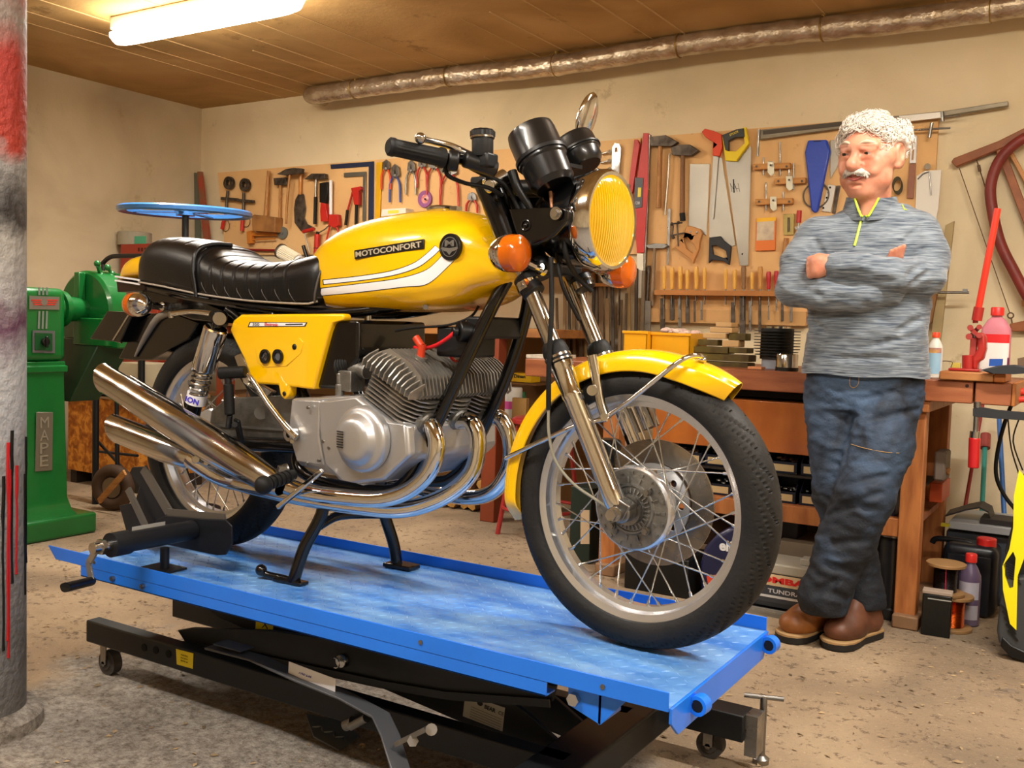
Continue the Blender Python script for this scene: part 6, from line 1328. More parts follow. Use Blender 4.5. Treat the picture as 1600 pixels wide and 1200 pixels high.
bl_side = M('mossy_wood', '6E6428', .7, col2='4C3A1C', vscale=14); bl_top = M('fresh_cut_wood', 'D8B078', .6, var=.2)
blocks = [(1085, 1168, 565, 577, 3.95, .10, 1, 'bottom long slab of the wood block pile'), (1090, 1170, 553, 564, 3.95, .10, 1, 'second long slab of the wood block pile'), (1083, 1137, 541, 552, 3.95, .09, 1, 'mossy block, left in third layer of the pile'), (1139, 1167, 543, 552, 3.95, .09, 1, 'mossy block, right in third layer of the pile'), (1090, 1121, 530, 540, 3.95, .08, 1, 'green barked block, left in fourth layer of the pile'), (1128, 1154, 531, 542, 3.95, .08, 0, 'fresh pinkish block, middle of fourth layer of the pile'), (1098, 1134, 520, 529, 3.95, .08, 0, 'pale fresh block, left in fifth layer of the pile'), (1138, 1165, 520, 532, 3.96, .07, 1, 'green barked block, right in fifth layer of the pile'), (1109, 1144, 511, 520, 3.95, .08, 0, 'pale fresh block second from top of the pile'), (1118, 1143, 503, 511, 3.95, .08, 0, 'topmost pale block of the wood pile')]
for x0, x1, yt, yb, Y, dep, side, lb in blocks:
    m_ = pbox(x0, x1, yt+.6, yb, Y, dep); obj('wood_block', m_, bl_side if side else bl_top, None, lb, 'wood block', 'wood blocks piled on the bench', bev=.003)
# finned engine barrel and steel pot
t = thing('engine_barrel', 'black finned engine barrel standing on bench beside the man', 'engine part', at(1213, 577, Y=3.95)); fcn = at(1213, 560, Y=3.98); blb = M('barrel_black', '17181A', .45)
zt = at(1213, 517, Y=3.98).z; m_ = MB(); m_.cyl((fcn.x, 3.98, BT+.04), (fcn.x, 3.98, zt+.01), .066, n=32)
for k in range(9):
    z = zt-.012*k; m_.cyl((fcn.x, 3.98, z), (fcn.x, 3.98, z-.003), .092-(.006 if k > 6 else 0), n=36)
obj('fins', m_, blb, t); obj('base_flange', MB().cyl((fcn.x, 3.98, BT+.001), (fcn.x, 3.98, BT+.045), .058, n=28), M('pale_blue_grey', '9FA8B8', .4, .3), t); obj('liner_ring', MB().ringlathe([(.045, 0), (.05, 0), (.05, .01), (.045, .01)], (fcn.x, 3.98, zt+.008), (0, 0, 1), 32), chrome2, t)
t = thing('steel_pot', 'small shiny steel cup standing before the black finned barrel', 'cup', at(1231, 580, Y=3.84)); q = at(1229, 582, Y=3.84); m_ = MB(); m_.lathe([(.038, 0), (.042, .004), (.042, .062), (.040, .066), (.036, .066), (.036, .01), (0, .01)], (q.x, 3.84, BT), (0, 0, 1), 36); obj('cup_body', m_, chrome2, t); obj('black_base', MB().cyl((q.x, 3.84, BT), (q.x, 3.84, BT+.014), .044, n=32), blk, t)
m_ = pbox(1168, 1190, 573, 577, 3.8, .05); obj('pencil_stub', m_, M('pale_pencil', 'D89060', .5), None, 'short pale wooden stick lying before the engine barrel', 'stick', bev=.001)
# bottle at the bench end behind the man
def bottle(name, lb, px, pyb, pyt, rpx, Y, bm, cm, labels=(), z0=None, square=0, cat='bottle', neck=.42, handle=0):
    q = at(px, pyb, Y=Y); zt = at(px, pyt, Y=Y).z; z0 = q.z if z0 is None else z0; H_ = zt-z0; r_ = at(px+rpx, pyb, Y=Y).x-q.x
    t = thing(name, lb, cat, (q.x, Y, z0)); prof = [(r_*.9, 0), (r_, .02*H_), (r_, .62*H_), (r_*.96, .70*H_), (r_*.6, .82*H_), (r_*neck, .86*H_), (r_*neck, .9*H_), (0, .9*H_)]
    m_ = MB(); n = 36; rs = []
    for rr, h in prof:
        rs.append([Vector((q.x+rr*math.copysign(abs(math.cos(2*PI*k/n))**(.6 if square else 1), math.cos(2*PI*k/n)), Y+rr*(square or 1)*math.copysign(abs(math.sin(2*PI*k/n))**(.6 if square else 1), math.sin(2*PI*k/n)), z0+h)) for k in range(n)])
    m_.rings(rs); obj('bottle_body', m_, bm, t)
    m_ = MB(); m_.lathe([(r_*neck*1.25, 0), (r_*neck*1.25, .1*H_), (r_*neck*1.1, .115*H_), (0, .115*H_)], (q.x, Y, z0+.885*H_), (0, 0, 1), 24); obj('cap', m_, cm, t)
    for (h0, h1, mt, nm) in labels:
        m_ = MB(); rs = []
        m_.rings([[Vector((q.x+r_*1.015*math.cos(a)*1, Y+r_*1.015*(square or 1)*math.sin(a), z0+h)) for a in [math.radians(-160+8.75*j) for j in range(17)]] for h in (h0*H_, h1*H_)], cap=False) if False else None
        vs = []; K = 17
        for h in (h0*H_, h1*H_):
            for j in range(K):
                a = math.radians(-150+120*j/(K-1)); e_ = .6 if square else 1
                vs.append((q.x+r_*1.012*math.copysign(abs(math.cos(a))**e_, math.cos(a)), Y+r_*1.012*(square or 1)*math.copysign(abs(math.sin(a))**e_, math.sin(a)), z0+h))
        m_.add(vs, [(j, j+1, K+j+1, K+j) for j in range(K-1)]); obj(nm, m_, mt, t, solid=False)
    return t, q, r_, H_, z0
redc = M('cap_red', 'E0302A', .35)
bottle('cleaner_bottle', 'white bottle with orange cap and blue label beside the man', 1459, 592, 519, 12, 3.86, M('bottle_white', 'DCD8CC', .35), M('cap_orange', 'E84C28', .35), [(.1, .55, M('label_blue', '9CC4DC', .4), 'label'), (.55, .66, M('label_mix', 'E8B030', .4, col2='6040A0', vscale=30), 'label_band')], z0=BT)
t, q, r_, H_, z0 = bottle('chain_oil_canister', 'translucent pink oil canister with red cap behind the jack', 1553, 580, 480, 24, 4.15, M('pink_translucent', 'E08C9C', .3, trans=.25, ior=1.2), redc, [(.06, .5, M('label_white', 'E8E4E0', .5), 'label'), (.5, .62, M('label_red', 'D8282C', .4), 'label_band')], z0=BT, square=.6, cat='canister', neck=.36)
obj('oil_fill', MB().bb((q.x+r_*.3, 4.15-r_*.5, z0+.005), (q.x+r_*.97, 4.15+r_*.5, z0+H_*.33)), M('purple_oil', '6A2C50', .3), t, bev=.01)
pk = MB(); flat(pk, [(1546, 561), (1566, 561), (1565, 572), (1545, 572)], 4.02, .03); obj('blue_carton', pk, M('carton_blue', '2458B0', .5), None, 'small blue box before the pink canister', 'box')
pk = pbox(1486, 1500, 567, 577, 3.98, .03); obj('small_carton', pk, M('carton_yellow_white', 'E8D060', .5), None, 'tiny yellow and white box left of the jack', 'box')
m_ = MB(); m_.tube([at(x, y, Y=3.95) for x, y in ((1466, 567), (1475, 564), (1488, 566), (1486, 573), (1487, 578))], .0015, 6, sub=4); obj('bent_wire', m_, steel, None, 'thin bent wire standing beside the bottle on the bench', 'wire')
# plank under the jack
pln = thing('plank_base', 'thick short plank lying on the bench end', 'plank', at(1520, 597, Y=3.74)); zz = .91
obj('plank', MB().bb((at(1467, 590, Y=3.72).x, 3.72, BT+.002), (at(1552, 590, Y=3.72).x, 3.93, BT+.032)), M('plank_wood', '9A5C30', .5, col2='B8834A', vscale=6), pln, bev=.004)
obj('plank_end', MB().bb((at(1552.5, 590, Y=3.72).x, 3.72, BT+.002), (at(1573, 590, Y=3.76).x, 3.93, BT+.032)), M('plank_orange', 'A85E22', .5), pln, bev=.004)
# red lever jack
jk = thing('lever_jack', 'red lever press with long upright handle on the bench end', 'press', (at(1520, 580, Y=3.82).x, 3.82, BT+.032)); P_ = lambda x, y, d=0: at(x, y, Y=3.82+d)
rj = M('jack_red', 'A8241E', .4, coat=.3, var=.25)
obj('base', MB().bb((P_(1484, 580).x, 3.78, BT+.033), (P_(1532, 580).x, 3.87, BT+.042)), rj, jk, bev=.003)
obj('cylinder', MB().cyl((P_(1513, 578).x, 3.82, BT+.04), P_(1513, 555), .021, n=24), rj, jk)
m_ = MB(); flat(m_, [(1519, 558), (1527, 545), (1524, 524), (1531, 518), (1540, 524), (1541, 545), (1536, 562), (1528, 566), (1527, 578), (1519, 578)], 3.80, .05); obj('body', m_, rj, jk, bev=.008, seg=3)
m_ = MB(); m_.cyl(P_(1516, 512, -.03), P_(1516, 512, .03), .010); m_.cyl(P_(1514, 526, -.04), P_(1514, 526, .04), .011); m_.cyl(P_(1530, 524, -.04), P_(1530, 524, .04), .010); m_.cyl(P_(1530, 511, -.03), P_(1530, 511, .03), .009)
m_.bar(P_(1515, 512, -.02), P_(1530, 526, -.02), .014, .008, (0, 1, 0)); m_.bar(P_(1530, 511, .02), P_(1515, 527, .02), .014, .008, (0, 1, 0)); m_.bar(P_(1522, 528), P_(1520, 556), .02, .03, (0, 1, 0)); obj('linkage', m_, M('jack_red_dull', '98302A', .5), jk)
obj('piston', MB().cyl(P_(1523, 520), P_(1521, 556), .010), steel, jk)
obj('socket', MB().cyl(P_(1524, 505), P_(1524, 500), .009).cyl(P_(1526, 501), P_(1530, 480), .0175, n=20), rj, jk)
obj('handle', MB().cyl(P_(1529, 481), P_(1559, 326), .0115, n=16), M('handle_red', 'D8301E', .3, coat=.3), jk)
# F-clamp held on the bench end
fc_ = thing('bar_clamp', 'black bar clamp with red handle gripping the bench end', 'clamp', at(1525, 735, Y=3.70)); Q_ = lambda x, y: at(x, y, Y=3.70)
for pl, nm in (([(1532, 578), (1560, 571), (1585, 570), (1620, 575), (1620, 582), (1585, 585), (1548, 584)], 'upper_jaw'), ([(1520, 638), (1530, 636), (1560, 641), (1620, 646), (1620, 658), (1570, 655), (1530, 652), (1520, 650)], 'lower_arm')):
    m_ = MB(); flat(m_, pl, 3.69, .022); obj(nm, m_, M('clamp_black', '34363A', .4, .3), fc_, bev=.004)
obj('clamp_screw', MB().cyl(Q_(1526, 634), Q_(1524, 676), .008).cyl(Q_(1527, 628), Q_(1527, 637), .012), steel, fc_); obj('screw_ferrule', MB().cyl(Q_(1524, 674), Q_(1523, 684), .017), chrome2, fc_)
obj('grip', MB().cyl(Q_(1523, 684), Q_(1521, 731), .019, .018, 24), M('grip_red', 'B81C20', .3, coat=.4), fc_, bev=.003)
obj('clamp_rail', MB().bar(Q_(1606, 565), Q_(1606, 760), .02, .008, (1, 0, 0)), M('clamp_rail_grey', '9A9A9C', .4, .6), fc_)
m_ = MB(); m_.cyl(at(1584, 614, Y=3.95), at(1600, 612, Y=3.95), .014); m_.cyl(at(1583, 625, Y=3.9), at(1605, 624, Y=3.9), .011); obj('red_hose_end', m_, M('hose_red', 'D83A2C', .4), None, 'short red and black hose ends beyond the vise block', 'hose')
m_ = MB(); flat(m_, [(1590, 560), (1600, 558), (1610, 575), (1590, 577)], 4.1, .1); obj('brown_block', m_, M('brown_block', '6A5440', .7), None, 'brown wood block at right picture edge on the bench', 'block')
# leaning poles at the right wall
def pole(lb, pts, r_, mt, nm, Y0_, Y1_, extra=None):
    p = at(*pts[0], Y=Y0_); q = at(*pts[1], Y=Y1_); t = thing(nm, lb, 'pole', q); obj('shaft', MB().cyl(p, q, r_, n=14), mt, t)
    if extra: obj(extra[0], MB().cyl(p, p+(p-q).normalized()*extra[1], extra[2], n=16), extra[3], t)
pole('thin dark red rod leaning on the wall behind the bar clamp', [(1541, 600), (1497, 856)], .008, M('rod_red', '8E2A20', .5), 'red_rod', 4.95, 4.6)
pole('teal broom pole with red cap leaning on the wall', [(1539, 700), (1531, 870)], .0105, M('teal_paint', '3C9A90', .4), 'teal_pole', 4.9, 4.6, ('pole_cap', .07, .022, M('cap_dull_red', '98403A', .5)))
pole('blue broom pole leaning on the wall beside the washer', [(1561, 650), (1573, 880)], .0105, M('blue_pole', '3468B0', .4), 'blue_pole', 4.9, 4.6)
m_ = MB(); m_.tube([at(x, y, Y=4.5) for x, y in ((1590, 610), (1570, 660), (1558, 710), (1557, 745), (1570, 775), (1590, 800))], .008, 10, sub=5); m_.tube([at(x, y, Y=4.6) for x, y in ((1575, 655), (1580, 700), (1592, 740))], .003, 8, sub=4); m_.tube([at(x, y, Y=4.6) for x, y in ((1592, 655), (1583, 690), (1598, 735))], .003, 8, sub=4); obj('power_cable', m_, blkr, None, 'black cable hanging down beside the blue pole', 'cable')
# ---- under and beside the bench, on the floor
def spool(px, pyb, pyt, rpx, Y, z0, z1, wire, lb):
    q = at(px, (pyb+pyt)/2, Y=Y); r_ = at(px+rpx, pyb, Y=Y).x-at(px, pyb, Y=Y).x; t = thing('wire_spool', lb, 'wire spool', (q.x, Y, z0)); wf = M('spool_wood', '9A7448', .6, var=.3)
    for z in (z0, z1-.012): obj('flange', MB().cyl((q.x, Y, z), (q.x, Y, z+.012), r_, n=44), wf, t, bev=.002)
    m_ = MB(); rs = []
    for k in range(41): rs.append([Vector((q.x+math.cos(2*PI*j/32)*(r_*.56+.0025*(k % 2)), Y+math.sin(2*PI*j/32)*(r_*.56+.0025*(k % 2)), z0+.012+(z1-z0-.024)*k/40)) for j in range(32)])
    m_.rings(rs); obj('wound_wire', m_, wire, t); return q, r_
s1, r1 = spool(1488, 985, 930, 33, 3.86, 0, .128, M('copper_wire_bright', 'C85A1C', .25, .9, var=.5, vscale=12), 'lower wooden spool with bright copper wire on the floor')
s2, r2 = spool(1477, 930, 885, 32, 3.84, .129, .245, M('dark_wire', '1E1614', .35, .3), 'upper wooden spool with dark wire on the copper spool')
obj('red_thread', MB().bar((s2.x+.008, 3.84-r2*.6, .145), (s2.x+.006, 3.84-r2*.6, .235), .006, .003, (1, 0, 0)), M('thread_red', 'B02040', .5), bpy.data.objects['wire_spool.001'])
t = thing('black_battery', 'small black box with pale top before the copper spool', 'box', (at(1463, 990, Z=0).x, 3.74, 0)); m_ = MB(); A_ = Matrix.Translation((at(1463, 990, Z=0).x, 3.74, 0)) @ Matrix.Rotation(.08, 4, 'Z'); m_.T = A_
m_.bb((-.048, -.02, 0), (.048, .03, .15)); obj('case', m_, M('black_glossy_box', '101312', .25, var=.3), t, bev=.004); m_ = MB(A_); m_.bb((-.049, -.021, .15), (.049, .031, .162)); obj('lid', m_, M('lid_pale', '9A8878', .6), t, bev=.002); m_ = MB(A_); m_.bb((-.03, -.0215, .132), (.047, -.0205, .136)); obj('edge_strip', m_, M('silver_line', '9A9A94', .4), t)
bottle('oil_bottle', 'purple oil bottle with red cap behind the spools', 1512, 968, 864, 18, 3.96, M('purple_bottle', '4A3258', .35, col2='8A7E90', vscale=1.2), redc, [(.1, .3, M('label_pale', 'B8B4C0', .5), 'label'), (.38, .62, M('label_pale', 'B8B4C0'), 'label')], z0=0)
t = thing('jerrycan', 'black plastic jerrycan with red cap standing by the wall', 'jerrycan', (at(1508, 965, Y=4.08).x, 4.1, 0)); m_ = pbox(1470, 1557, 852, 962, 4.08, .16); m_.v = [Vector((p.x, p.y, max(p.z, 0.0))) for p in m_.v]; obj('can_body', m_, M('black_plastic_can', '15171C', .35), t, bev=.03, seg=4)
m_ = pbox(1478, 1546, 868, 960, 4.076, .004); obj('raised_panel', m_, M('black_plastic_panel', '20232A', .3), t, bev=.0015); q = at(1541, 850, Y=4.13); obj('cap', MB().cyl((q.x, 4.14, q.z-.012), (q.x, 4.14, q.z+.022), .035, n=28), redc, t, bev=.004)
q = at(1490, 852, Y=4.13); obj('carry_handle', MB().tube([(q.x-.08, 4.15, q.z-.005), (q.x-.06, 4.15, q.z+.015), (q.x+.05, 4.15, q.z+.015), (q.x+.07, 4.15, q.z-.005)], .011, 12, sub=4), M('black_plastic_can', '15171C'), t)
m_ = MB(); 
bx_ = pbox(1475, 1610, 835, 945, 4.30, .3); bx_.v = [Vector((p.x, p.y, max(p.z, 0))) for p in bx_.v]; obj('storage_crate', bx_, M('grey_blue_crate', '4A505A', .5), None, 'large dark grey crate behind the jerrycan', 'crate', bev=.01)
lid = pbox(1482, 1612, 822, 834, 4.27, .36); obj('crate_lid', lid, M('silver_lid', 'A8ACB0', .4), None, 'pale silver sheet lying on the dark grey crate', 'sheet', bev=.003)
bg = MB(); Y = 4.4; rs = []
base_z = at(1530, 821, Y=4.3).z+.002
cpts = [(1478, 0.02), (1492, .035), (1510, .055), (1530, .07), (1545, .055), (1550, .02)]
for k, (px, h) in enumerate(cpts):
    x = at(px, 815, Y=Y-.05).x; rs.append([Vector((x, Y-.08, base_z+h)), Vector((x, Y+.05, base_z+h+.005)), Vector((x, Y+.05, base_z+h-.002)), Vector((x, Y-.08, base_z+h-.007))])
bg.rings(rs); bg.box((at(1570, 815, Y=Y).x, Y-.03, base_z+.014), (.16, .14, .028)); obj('belt_bag', bg, M('charcoal_strap', '2E2A2A', .6), None, 'dark strap curled on the silver sheet', 'strap', bev=.003)
obj('yellow_tag', pbox(1470, 1483, 819, 823, 4.25, .03), M('tag_yellow', 'C8B820', .5), None, 'tiny yellow tag at left end of the silver sheet', 'tag')
t = thing('black_flask', 'tall black cylindrical flask between the jeans and bench leg', 'flask', (at(1393, 970, Y=3.86).x, 3.88, 0)); q = at(1393, 905, Y=3.88)
m_ = MB(); m_.lathe([(.058, 0), (.06, .005), (.06, .04), (.056, .045), (.056, .30), (.052, .31)], (q.x, 3.88, 0), (0, 0, 1), 36); obj('flask_body', m_, M('flask_black', '1C1D20', .3, coat=.2), t); m_ = MB(); m_.lathe([(.054, .31), (.054, .325), (.05, .33)], (q.x, 3.88, 0), (0, 0, 1), 36); obj('collar', m_, steel, t)
m_ = MB(); m_.lathe([(.05, .33), (.052, .345), (.05, .352), (.025, .36), (.028, .385), (.0, .388)], (q.x, 3.88, 0), (0, 0, 1), 30); obj('stopper', m_, blk, t)
# battery with red lettering, grey tray, carton
t = thing('car_battery', 'car battery with red lettered tan label beside the jeans', 'battery', (at(1225, 955, Y=3.62).x, 3.66, 0)); tz = .03
xa, xb = at(1160, 930, Y=3.62).x, at(1286, 930, Y=3.62).x
obj('case', MB().bb((xa, 3.62, tz), (xb, 3.80, tz+.125)), M('battery_grey', '33373C', .45), t, bev=.004)
obj('case_top', MB().bb((xa, 3.62, tz+.126), (xb, 3.80, tz+.165)), M('battery_top', 'A8A294', .45), t, bev=.006)
obj('terminal', MB().bb((xb-.10, 3.66, tz+.165), (xb-.02, 3.72, tz+.19)), M('battery_top', 'A8A294'), t, bev=.003)
lb_ = obj('label', MB().bb((xa+.004, 3.6185, tz+.082), (xb-.004, 3.6195, tz+.125)), M('label_tan', 'D8BE96', .5), t)
obj('lettering', text_mb('COMBAT', ((xa+xb)/2-.005, 3.618, tz+.104), (1, 0, 0), (0, 0, 1), wid=(xb-xa)*.84, hei=.024, depth=.0006, bold=.05), M('letter_red', 'D82020', .4), lb_)
lb_ = obj('lower_label', MB().bb((xa+.004, 3.6185, tz+.018), (xb-.004, 3.6195, tz+.081)), M('label_dark', '3A3E46', .4), t)
obj('lettering', text_mb('TUNDRA', ((xa+xb)/2+.01, 3.618, tz+.062), (1, 0, 0), (0, 0, 1), wid=(xb-xa)*.42, hei=.016, depth=.0006, bold=.02), M('letter_white', 'D0D0D0', .4), lb_)
obj('white_bar', MB().bb((xa+.04, 3.6178, tz+.036), (xb-.04, 3.6184, tz+.045)), M('letter_white', 'D0D0D0'), lb_)
tr_ = MB(); tr_.bb((at(1100, 950, Y=3.60).x, 3.60, 0), (xb+.01, 3.84, .012)); tr_.bb((at(1100, 950, Y=3.60).x, 3.59, 0), (xb+.01, 3.60, .029)); 
for k in range(16): tr_.bb((xb-.02*k-.012, 3.588, .012), (xb-.02*k, 3.5905, .022))
obj('silver_tray', tr_, M('silver_tray', '9A9A96', .4, .6), None, 'silver toothed tray under the car battery', 'tray', bev=.001)
wbx = pbox(1222, 1275, 862, 884, 3.95, .12); wbx.v = [Vector((p.x, p.y, p.z)) for p in wbx.v]
gb = MB().bb((at(1218, 900, Y=3.9).x, 3.86, 0), (at(1285, 900, Y=3.9).x, 4.1, .235)); obj('wood_crate', gb, M('grey_crate_wood', '8A7A66', .7, var=.3), None, 'grey wooden crate on the floor behind the battery', 'crate', bev=.004)
obj('dark_box', MB().bb((at(1222, 830, Y=3.95).x, 3.92, .2355), (at(1250, 830, Y=3.95).x, 4.06, .31)), M('dark_purple_box', '241A22', .4), None, 'small dark purple box on the grey wooden crate', 'box', bev=.004)
t = thing('oil_jug', 'dark blue oil jug with white lettering seen through the wheel', 'jug', (at(1135, 930, Y=3.62).x, 3.66, 0)); m_ = MB(); 
pj = [(1094, 935), (1093, 880), (1100, 855), (1118, 836), (1135, 826), (1152, 824), (1165, 835), (1168, 935)]; flat(m_, pj, 3.66, .11); m_.v = [Vector((p.x, p.y+.0, max(p.z, .0))) for p in m_.v]; obj('jug_body', m_, M('jug_navy', '1C1F40', .35, coat=.2), t, bev=.02, seg=4)
for s_, px, py, hh, mt in (('elf', 1134, 853, .022, white), ('COMPETITION', 1140, 862, .0, M('letter_red', 'D82020')), ('MOTO', 1135, 865, .0, white)):
    pass
obj('lettering', text_mb('elf', at(1135, 853, Y=3.5485), (1, 0, 0), (0, 0, 1), wid=.055, depth=.0008, bold=.04), M('letter_white', 'D0D0D0'), t); obj('label', (lambda m: (flat(m, [(1104, 900), (1118, 898), (1122, 921), (1108, 924)], 3.5485, .001), m)[1])(MB()), M('label_orange', 'D8482C', .5), t)
bb2 = MB().bb((at(975, 905, Y=3.62).x, 3.62, 0), (at(1075, 905, Y=3.62).x, 3.85, .155)); obj('black_crate', bb2, M('black_crate', '121314', .4, var=.3), None, 'black box on the floor seen through the wheel spokes', 'box', bev=.006)
gbx = MB(); gbx.bb((at(893, 840, Y=3.9).x, 3.88, 0), (at(925, 840, Y=3.9).x, 4.1, .34)); o_ = obj('green_carton', gbx, M('dark_green_box', '1C2A24', .45), None, 'tall dark green box with pale label left of bench leg', 'box', bev=.003)
obj('label', (lambda m: (flat(m, [(907, 797), (921, 797), (921, 850), (907, 850)], 3.8795, .001), m)[1])(MB()), M('label_beige', 'C8B090', .6), o_)
pc_ = MB(); pc_.bb((at(958, 690, Y=4.0).x, 3.98, .394), (at(985, 690, Y=4.0).x, 4.1, .60)); obj('paint_tin', pc_, M('tin_white', 'D0C8B8', .5, col2='D86020', vscale=5), None, 'white and orange carton on the bench shelf behind the fork', 'carton', bev=.003)
# red tubular stool
stl = thing('red_stool', 'red tubular steel stool behind the front wheel', 'stool', at(835, 855, Z=0)); rt = M('stool_red', '9E2A28', .4, coat=.3)
c_ = at(845, 835, Z=0); ztop = at(812, 656, Y=c_.y).z
for a in (-2.5, -.9, .9, 2.5):
    d = Vector((math.cos(a), math.sin(a), 0)); m_ = MB(); m_.cyl(c_+d*.22+Vector((0, 0, .0)), c_+d*.13+Vector((0, 0, ztop-.01)), .0125, n=14); obj('leg', m_, rt, stl)
m_ = MB(); m_.torus(c_+Vector((0, 0, .14)), (0, 0, 1), .20, .009, 40, 8); obj('foot_ring', m_, rt, stl)
m_ = MB(); m_.lathe([(0, 0), (.15, 0), (.165, .008), (.165, .025), (.15, .035), (0, .038)], c_+Vector((0, 0, ztop-.012)), (0, 0, 1), 40); obj('seat', m_, rt, stl)
# second bench (left) along the wall with red brown post, shelf and pots
lb2 = thing('side_bench', 'wall bench with red brown post behind the engine', 'workbench', (-3.0, 4.5, 0)); zb2 = at(832, 514, Y=4.35).z; zb1 = at(832, 531, Y=4.35).z
obj('bench_top', MB().bb((-5.3, 4.36, zb1+.01), (at(857, 520, Y=4.35).x, 4.98, zb2)), M('side_bench_wood', 'A87038', .6, col2='84522A', vscale=5, stretch=(1, 5, 5)), lb2, bev=.004)
for x in (at(762, 700, Y=4.36).x, -4.9): obj('leg', MB().bb((x-.045, 4.37, 0), (x+.045, 4.45, zb1+.009)), M('post_red_brown', '8A3E22', .5, var=.2), lb2, bev=.004)
zs = at(800, 660, Y=4.35).z; obj('shelf_board', MB().bb((-5.2, 4.46, zs-.02), (-2.45, 4.95, zs)), M('side_bench_wood2', '7A5430', .6), lb2)
obj('back_panel', MB().bb((-5.25, 4.955, .05), (-2.42, 4.975, zb1)), M('back_panel_wood', '8A6236', .7, var=.25), lb2)
m_ = MB(); m_.bb((at(827, 575, Y=3.80).x, 3.8, BT+.001), (at(857, 575, Y=3.80).x, 4.1, BT+.03)); obj('paper_stack', MB().bb((at(822, 563, Y=3.8).x, 3.8, BT+.001), (at(858, 563, Y=3.8).x, 4.05, BT+.016)), M('paper_grey', 'D8D0C0', .7, var=.3, vscale=40), None, 'stack of grey papers on left end of the bench', 'papers')
def can(nm, lb, x0, x1, yt, yb, Y, mt, cat, z0=None, band=None):
    a, b_ = at(x0, yb, Y=Y), at(x1, yb, Y=Y); r_ = (b_.x-a.x)/2; c_ = (a+b_)/2; z0 = c_.z if z0 is None else z0; zt = at((x0+x1)/2, yt, Y=Y).z
    t = thing(nm, lb, cat, (c_.x, Y, z0)); m_ = MB(); m_.lathe([(r_, 0), (r_, (zt-z0)*.96), (r_*.93, zt-z0), (0, zt-z0)], (c_.x, Y, z0), (0, 0, 1), 28); obj('body', m_, mt, t)
    if band: m_ = MB(); m_.lathe([(r_*1.01, (zt-z0)*band[0]), (r_*1.01, (zt-z0)*band[1])], (c_.x, Y, z0), (0, 0, 1), 28, cap=False); obj('band', m_, band[2], t, solid=False)
    return t
can('paint_can', 'blue paint can on the shelf left of the fork', 771, 785, 608, 650, 4.6, M('can_blue', '1E3C98', .4), 'paint can', zs)
can('jar', 'white jar with pink band on the shelf left of the fork', 786, 813, 605, 648, 4.58, M('jar_white', 'D8D4C8', .5), 'jar', zs, (.3, .55, M('band_pink', 'E05CA8', .4)))
can('small_jar', 'small green jar behind the white and pink jar', 806, 820, 612, 650, 4.75, M('jar_green', '3C7C4C', .4), 'jar', zs)
ybx = MB(); ybx.bb((at(798, 590, Y=4.5).x, 4.5, zs+.0), (at(830, 590, Y=4.5).x, 4.6, zs+.001)); m_ = pbox(798, 830, 583, 597, 4.72, .1); o_ = obj('yellow_box', m_, M('box_yellow', 'E8B818', .5), None, 'yellow lettered box on a ledge beside bench end', 'box', bev=.001)
tx = text_mb('Dinan', at(812, 588, Y=4.7195), (1, 0, 0), (0, 0, 1), wid=.075, hei=.02, depth=.0006, bold=.04); obj('lettering', tx, inkm, o_)
obj('shelf_ledge', (lambda m: m)(MB().bb((at(795, 598, Y=4.7).x, 4.68, at(812, 600.5, Y=4.72).z), (at(840, 598, Y=4.7).x, 4.954, at(812, 597.5, Y=4.72).z))), M('side_bench_wood2', '7A5430'), lb2)
m_ = pbox(800, 822, 622, 655, 4.5, .03); obj('cardboard_piece', m_, M('cardboard', 'A8844C', .8), None, 'piece of brown cardboard before the jars', 'cardboard')
# firewood pile on the floor
lgs = [(690, 790), (706, 792), (722, 790), (738, 795), (697, 779), (712, 780), (728, 781), (745, 783), (704, 768), (719, 768), (735, 770), (712, 778), (684, 782), (750, 770)]
barkm = M('bark_wood', '7A5430', .8, col2='5A3C22', vscale=10); cutm = M('cut_log_end', 'C8984C', .7, col2='A87A3C', vscale=20)
for k, (px, py) in enumerate(lgs):
    r_ = .029+.003*((k*7) % 3); row = 0 if py > 786 else 1 if py > 774 else 2
    c_ = at(px, py, Y=4.55); z = .036+.060*row; t = thing('firewood_log', 'split log in the firewood pile under the wall bench', 'log', (c_.x, 4.7, z-r_), 'logs in the firewood pile')
    d = Vector((rnd.uniform(-.05, .12), 1, rnd.uniform(-.02, .02))).normalized(); a = Vector((c_.x, 4.55+rnd.uniform(-.03, .03), z)); b_ = a+d*.34; n = 9
    ph = rnd.uniform(0, 6); m_ = MB(); m_.rings([[p+Vector((math.cos(2*PI*j/n+ph)*r_*(1-.25*((j*5+k) % 3 == 0)), 0, math.sin(2*PI*j/n+ph)*r_*(1-.2*((j*3+k) % 4 == 0)))) for j in range(n)] for p in (a, b_)]); obj('log', m_, barkm, t, ang=20)
    m_ = MB(); m_.rings([[p+Vector((math.cos(2*PI*j/n+ph)*r_*.93*(1-.25*((j*5+k) % 3 == 0)), 0, math.sin(2*PI*j/n+ph)*r_*.93*(1-.2*((j*3+k) % 4 == 0)))) for j in range(n)] for p in (a-d*.003, a+d*.001)]); obj('cut_end', m_, cutm, t, ang=20)
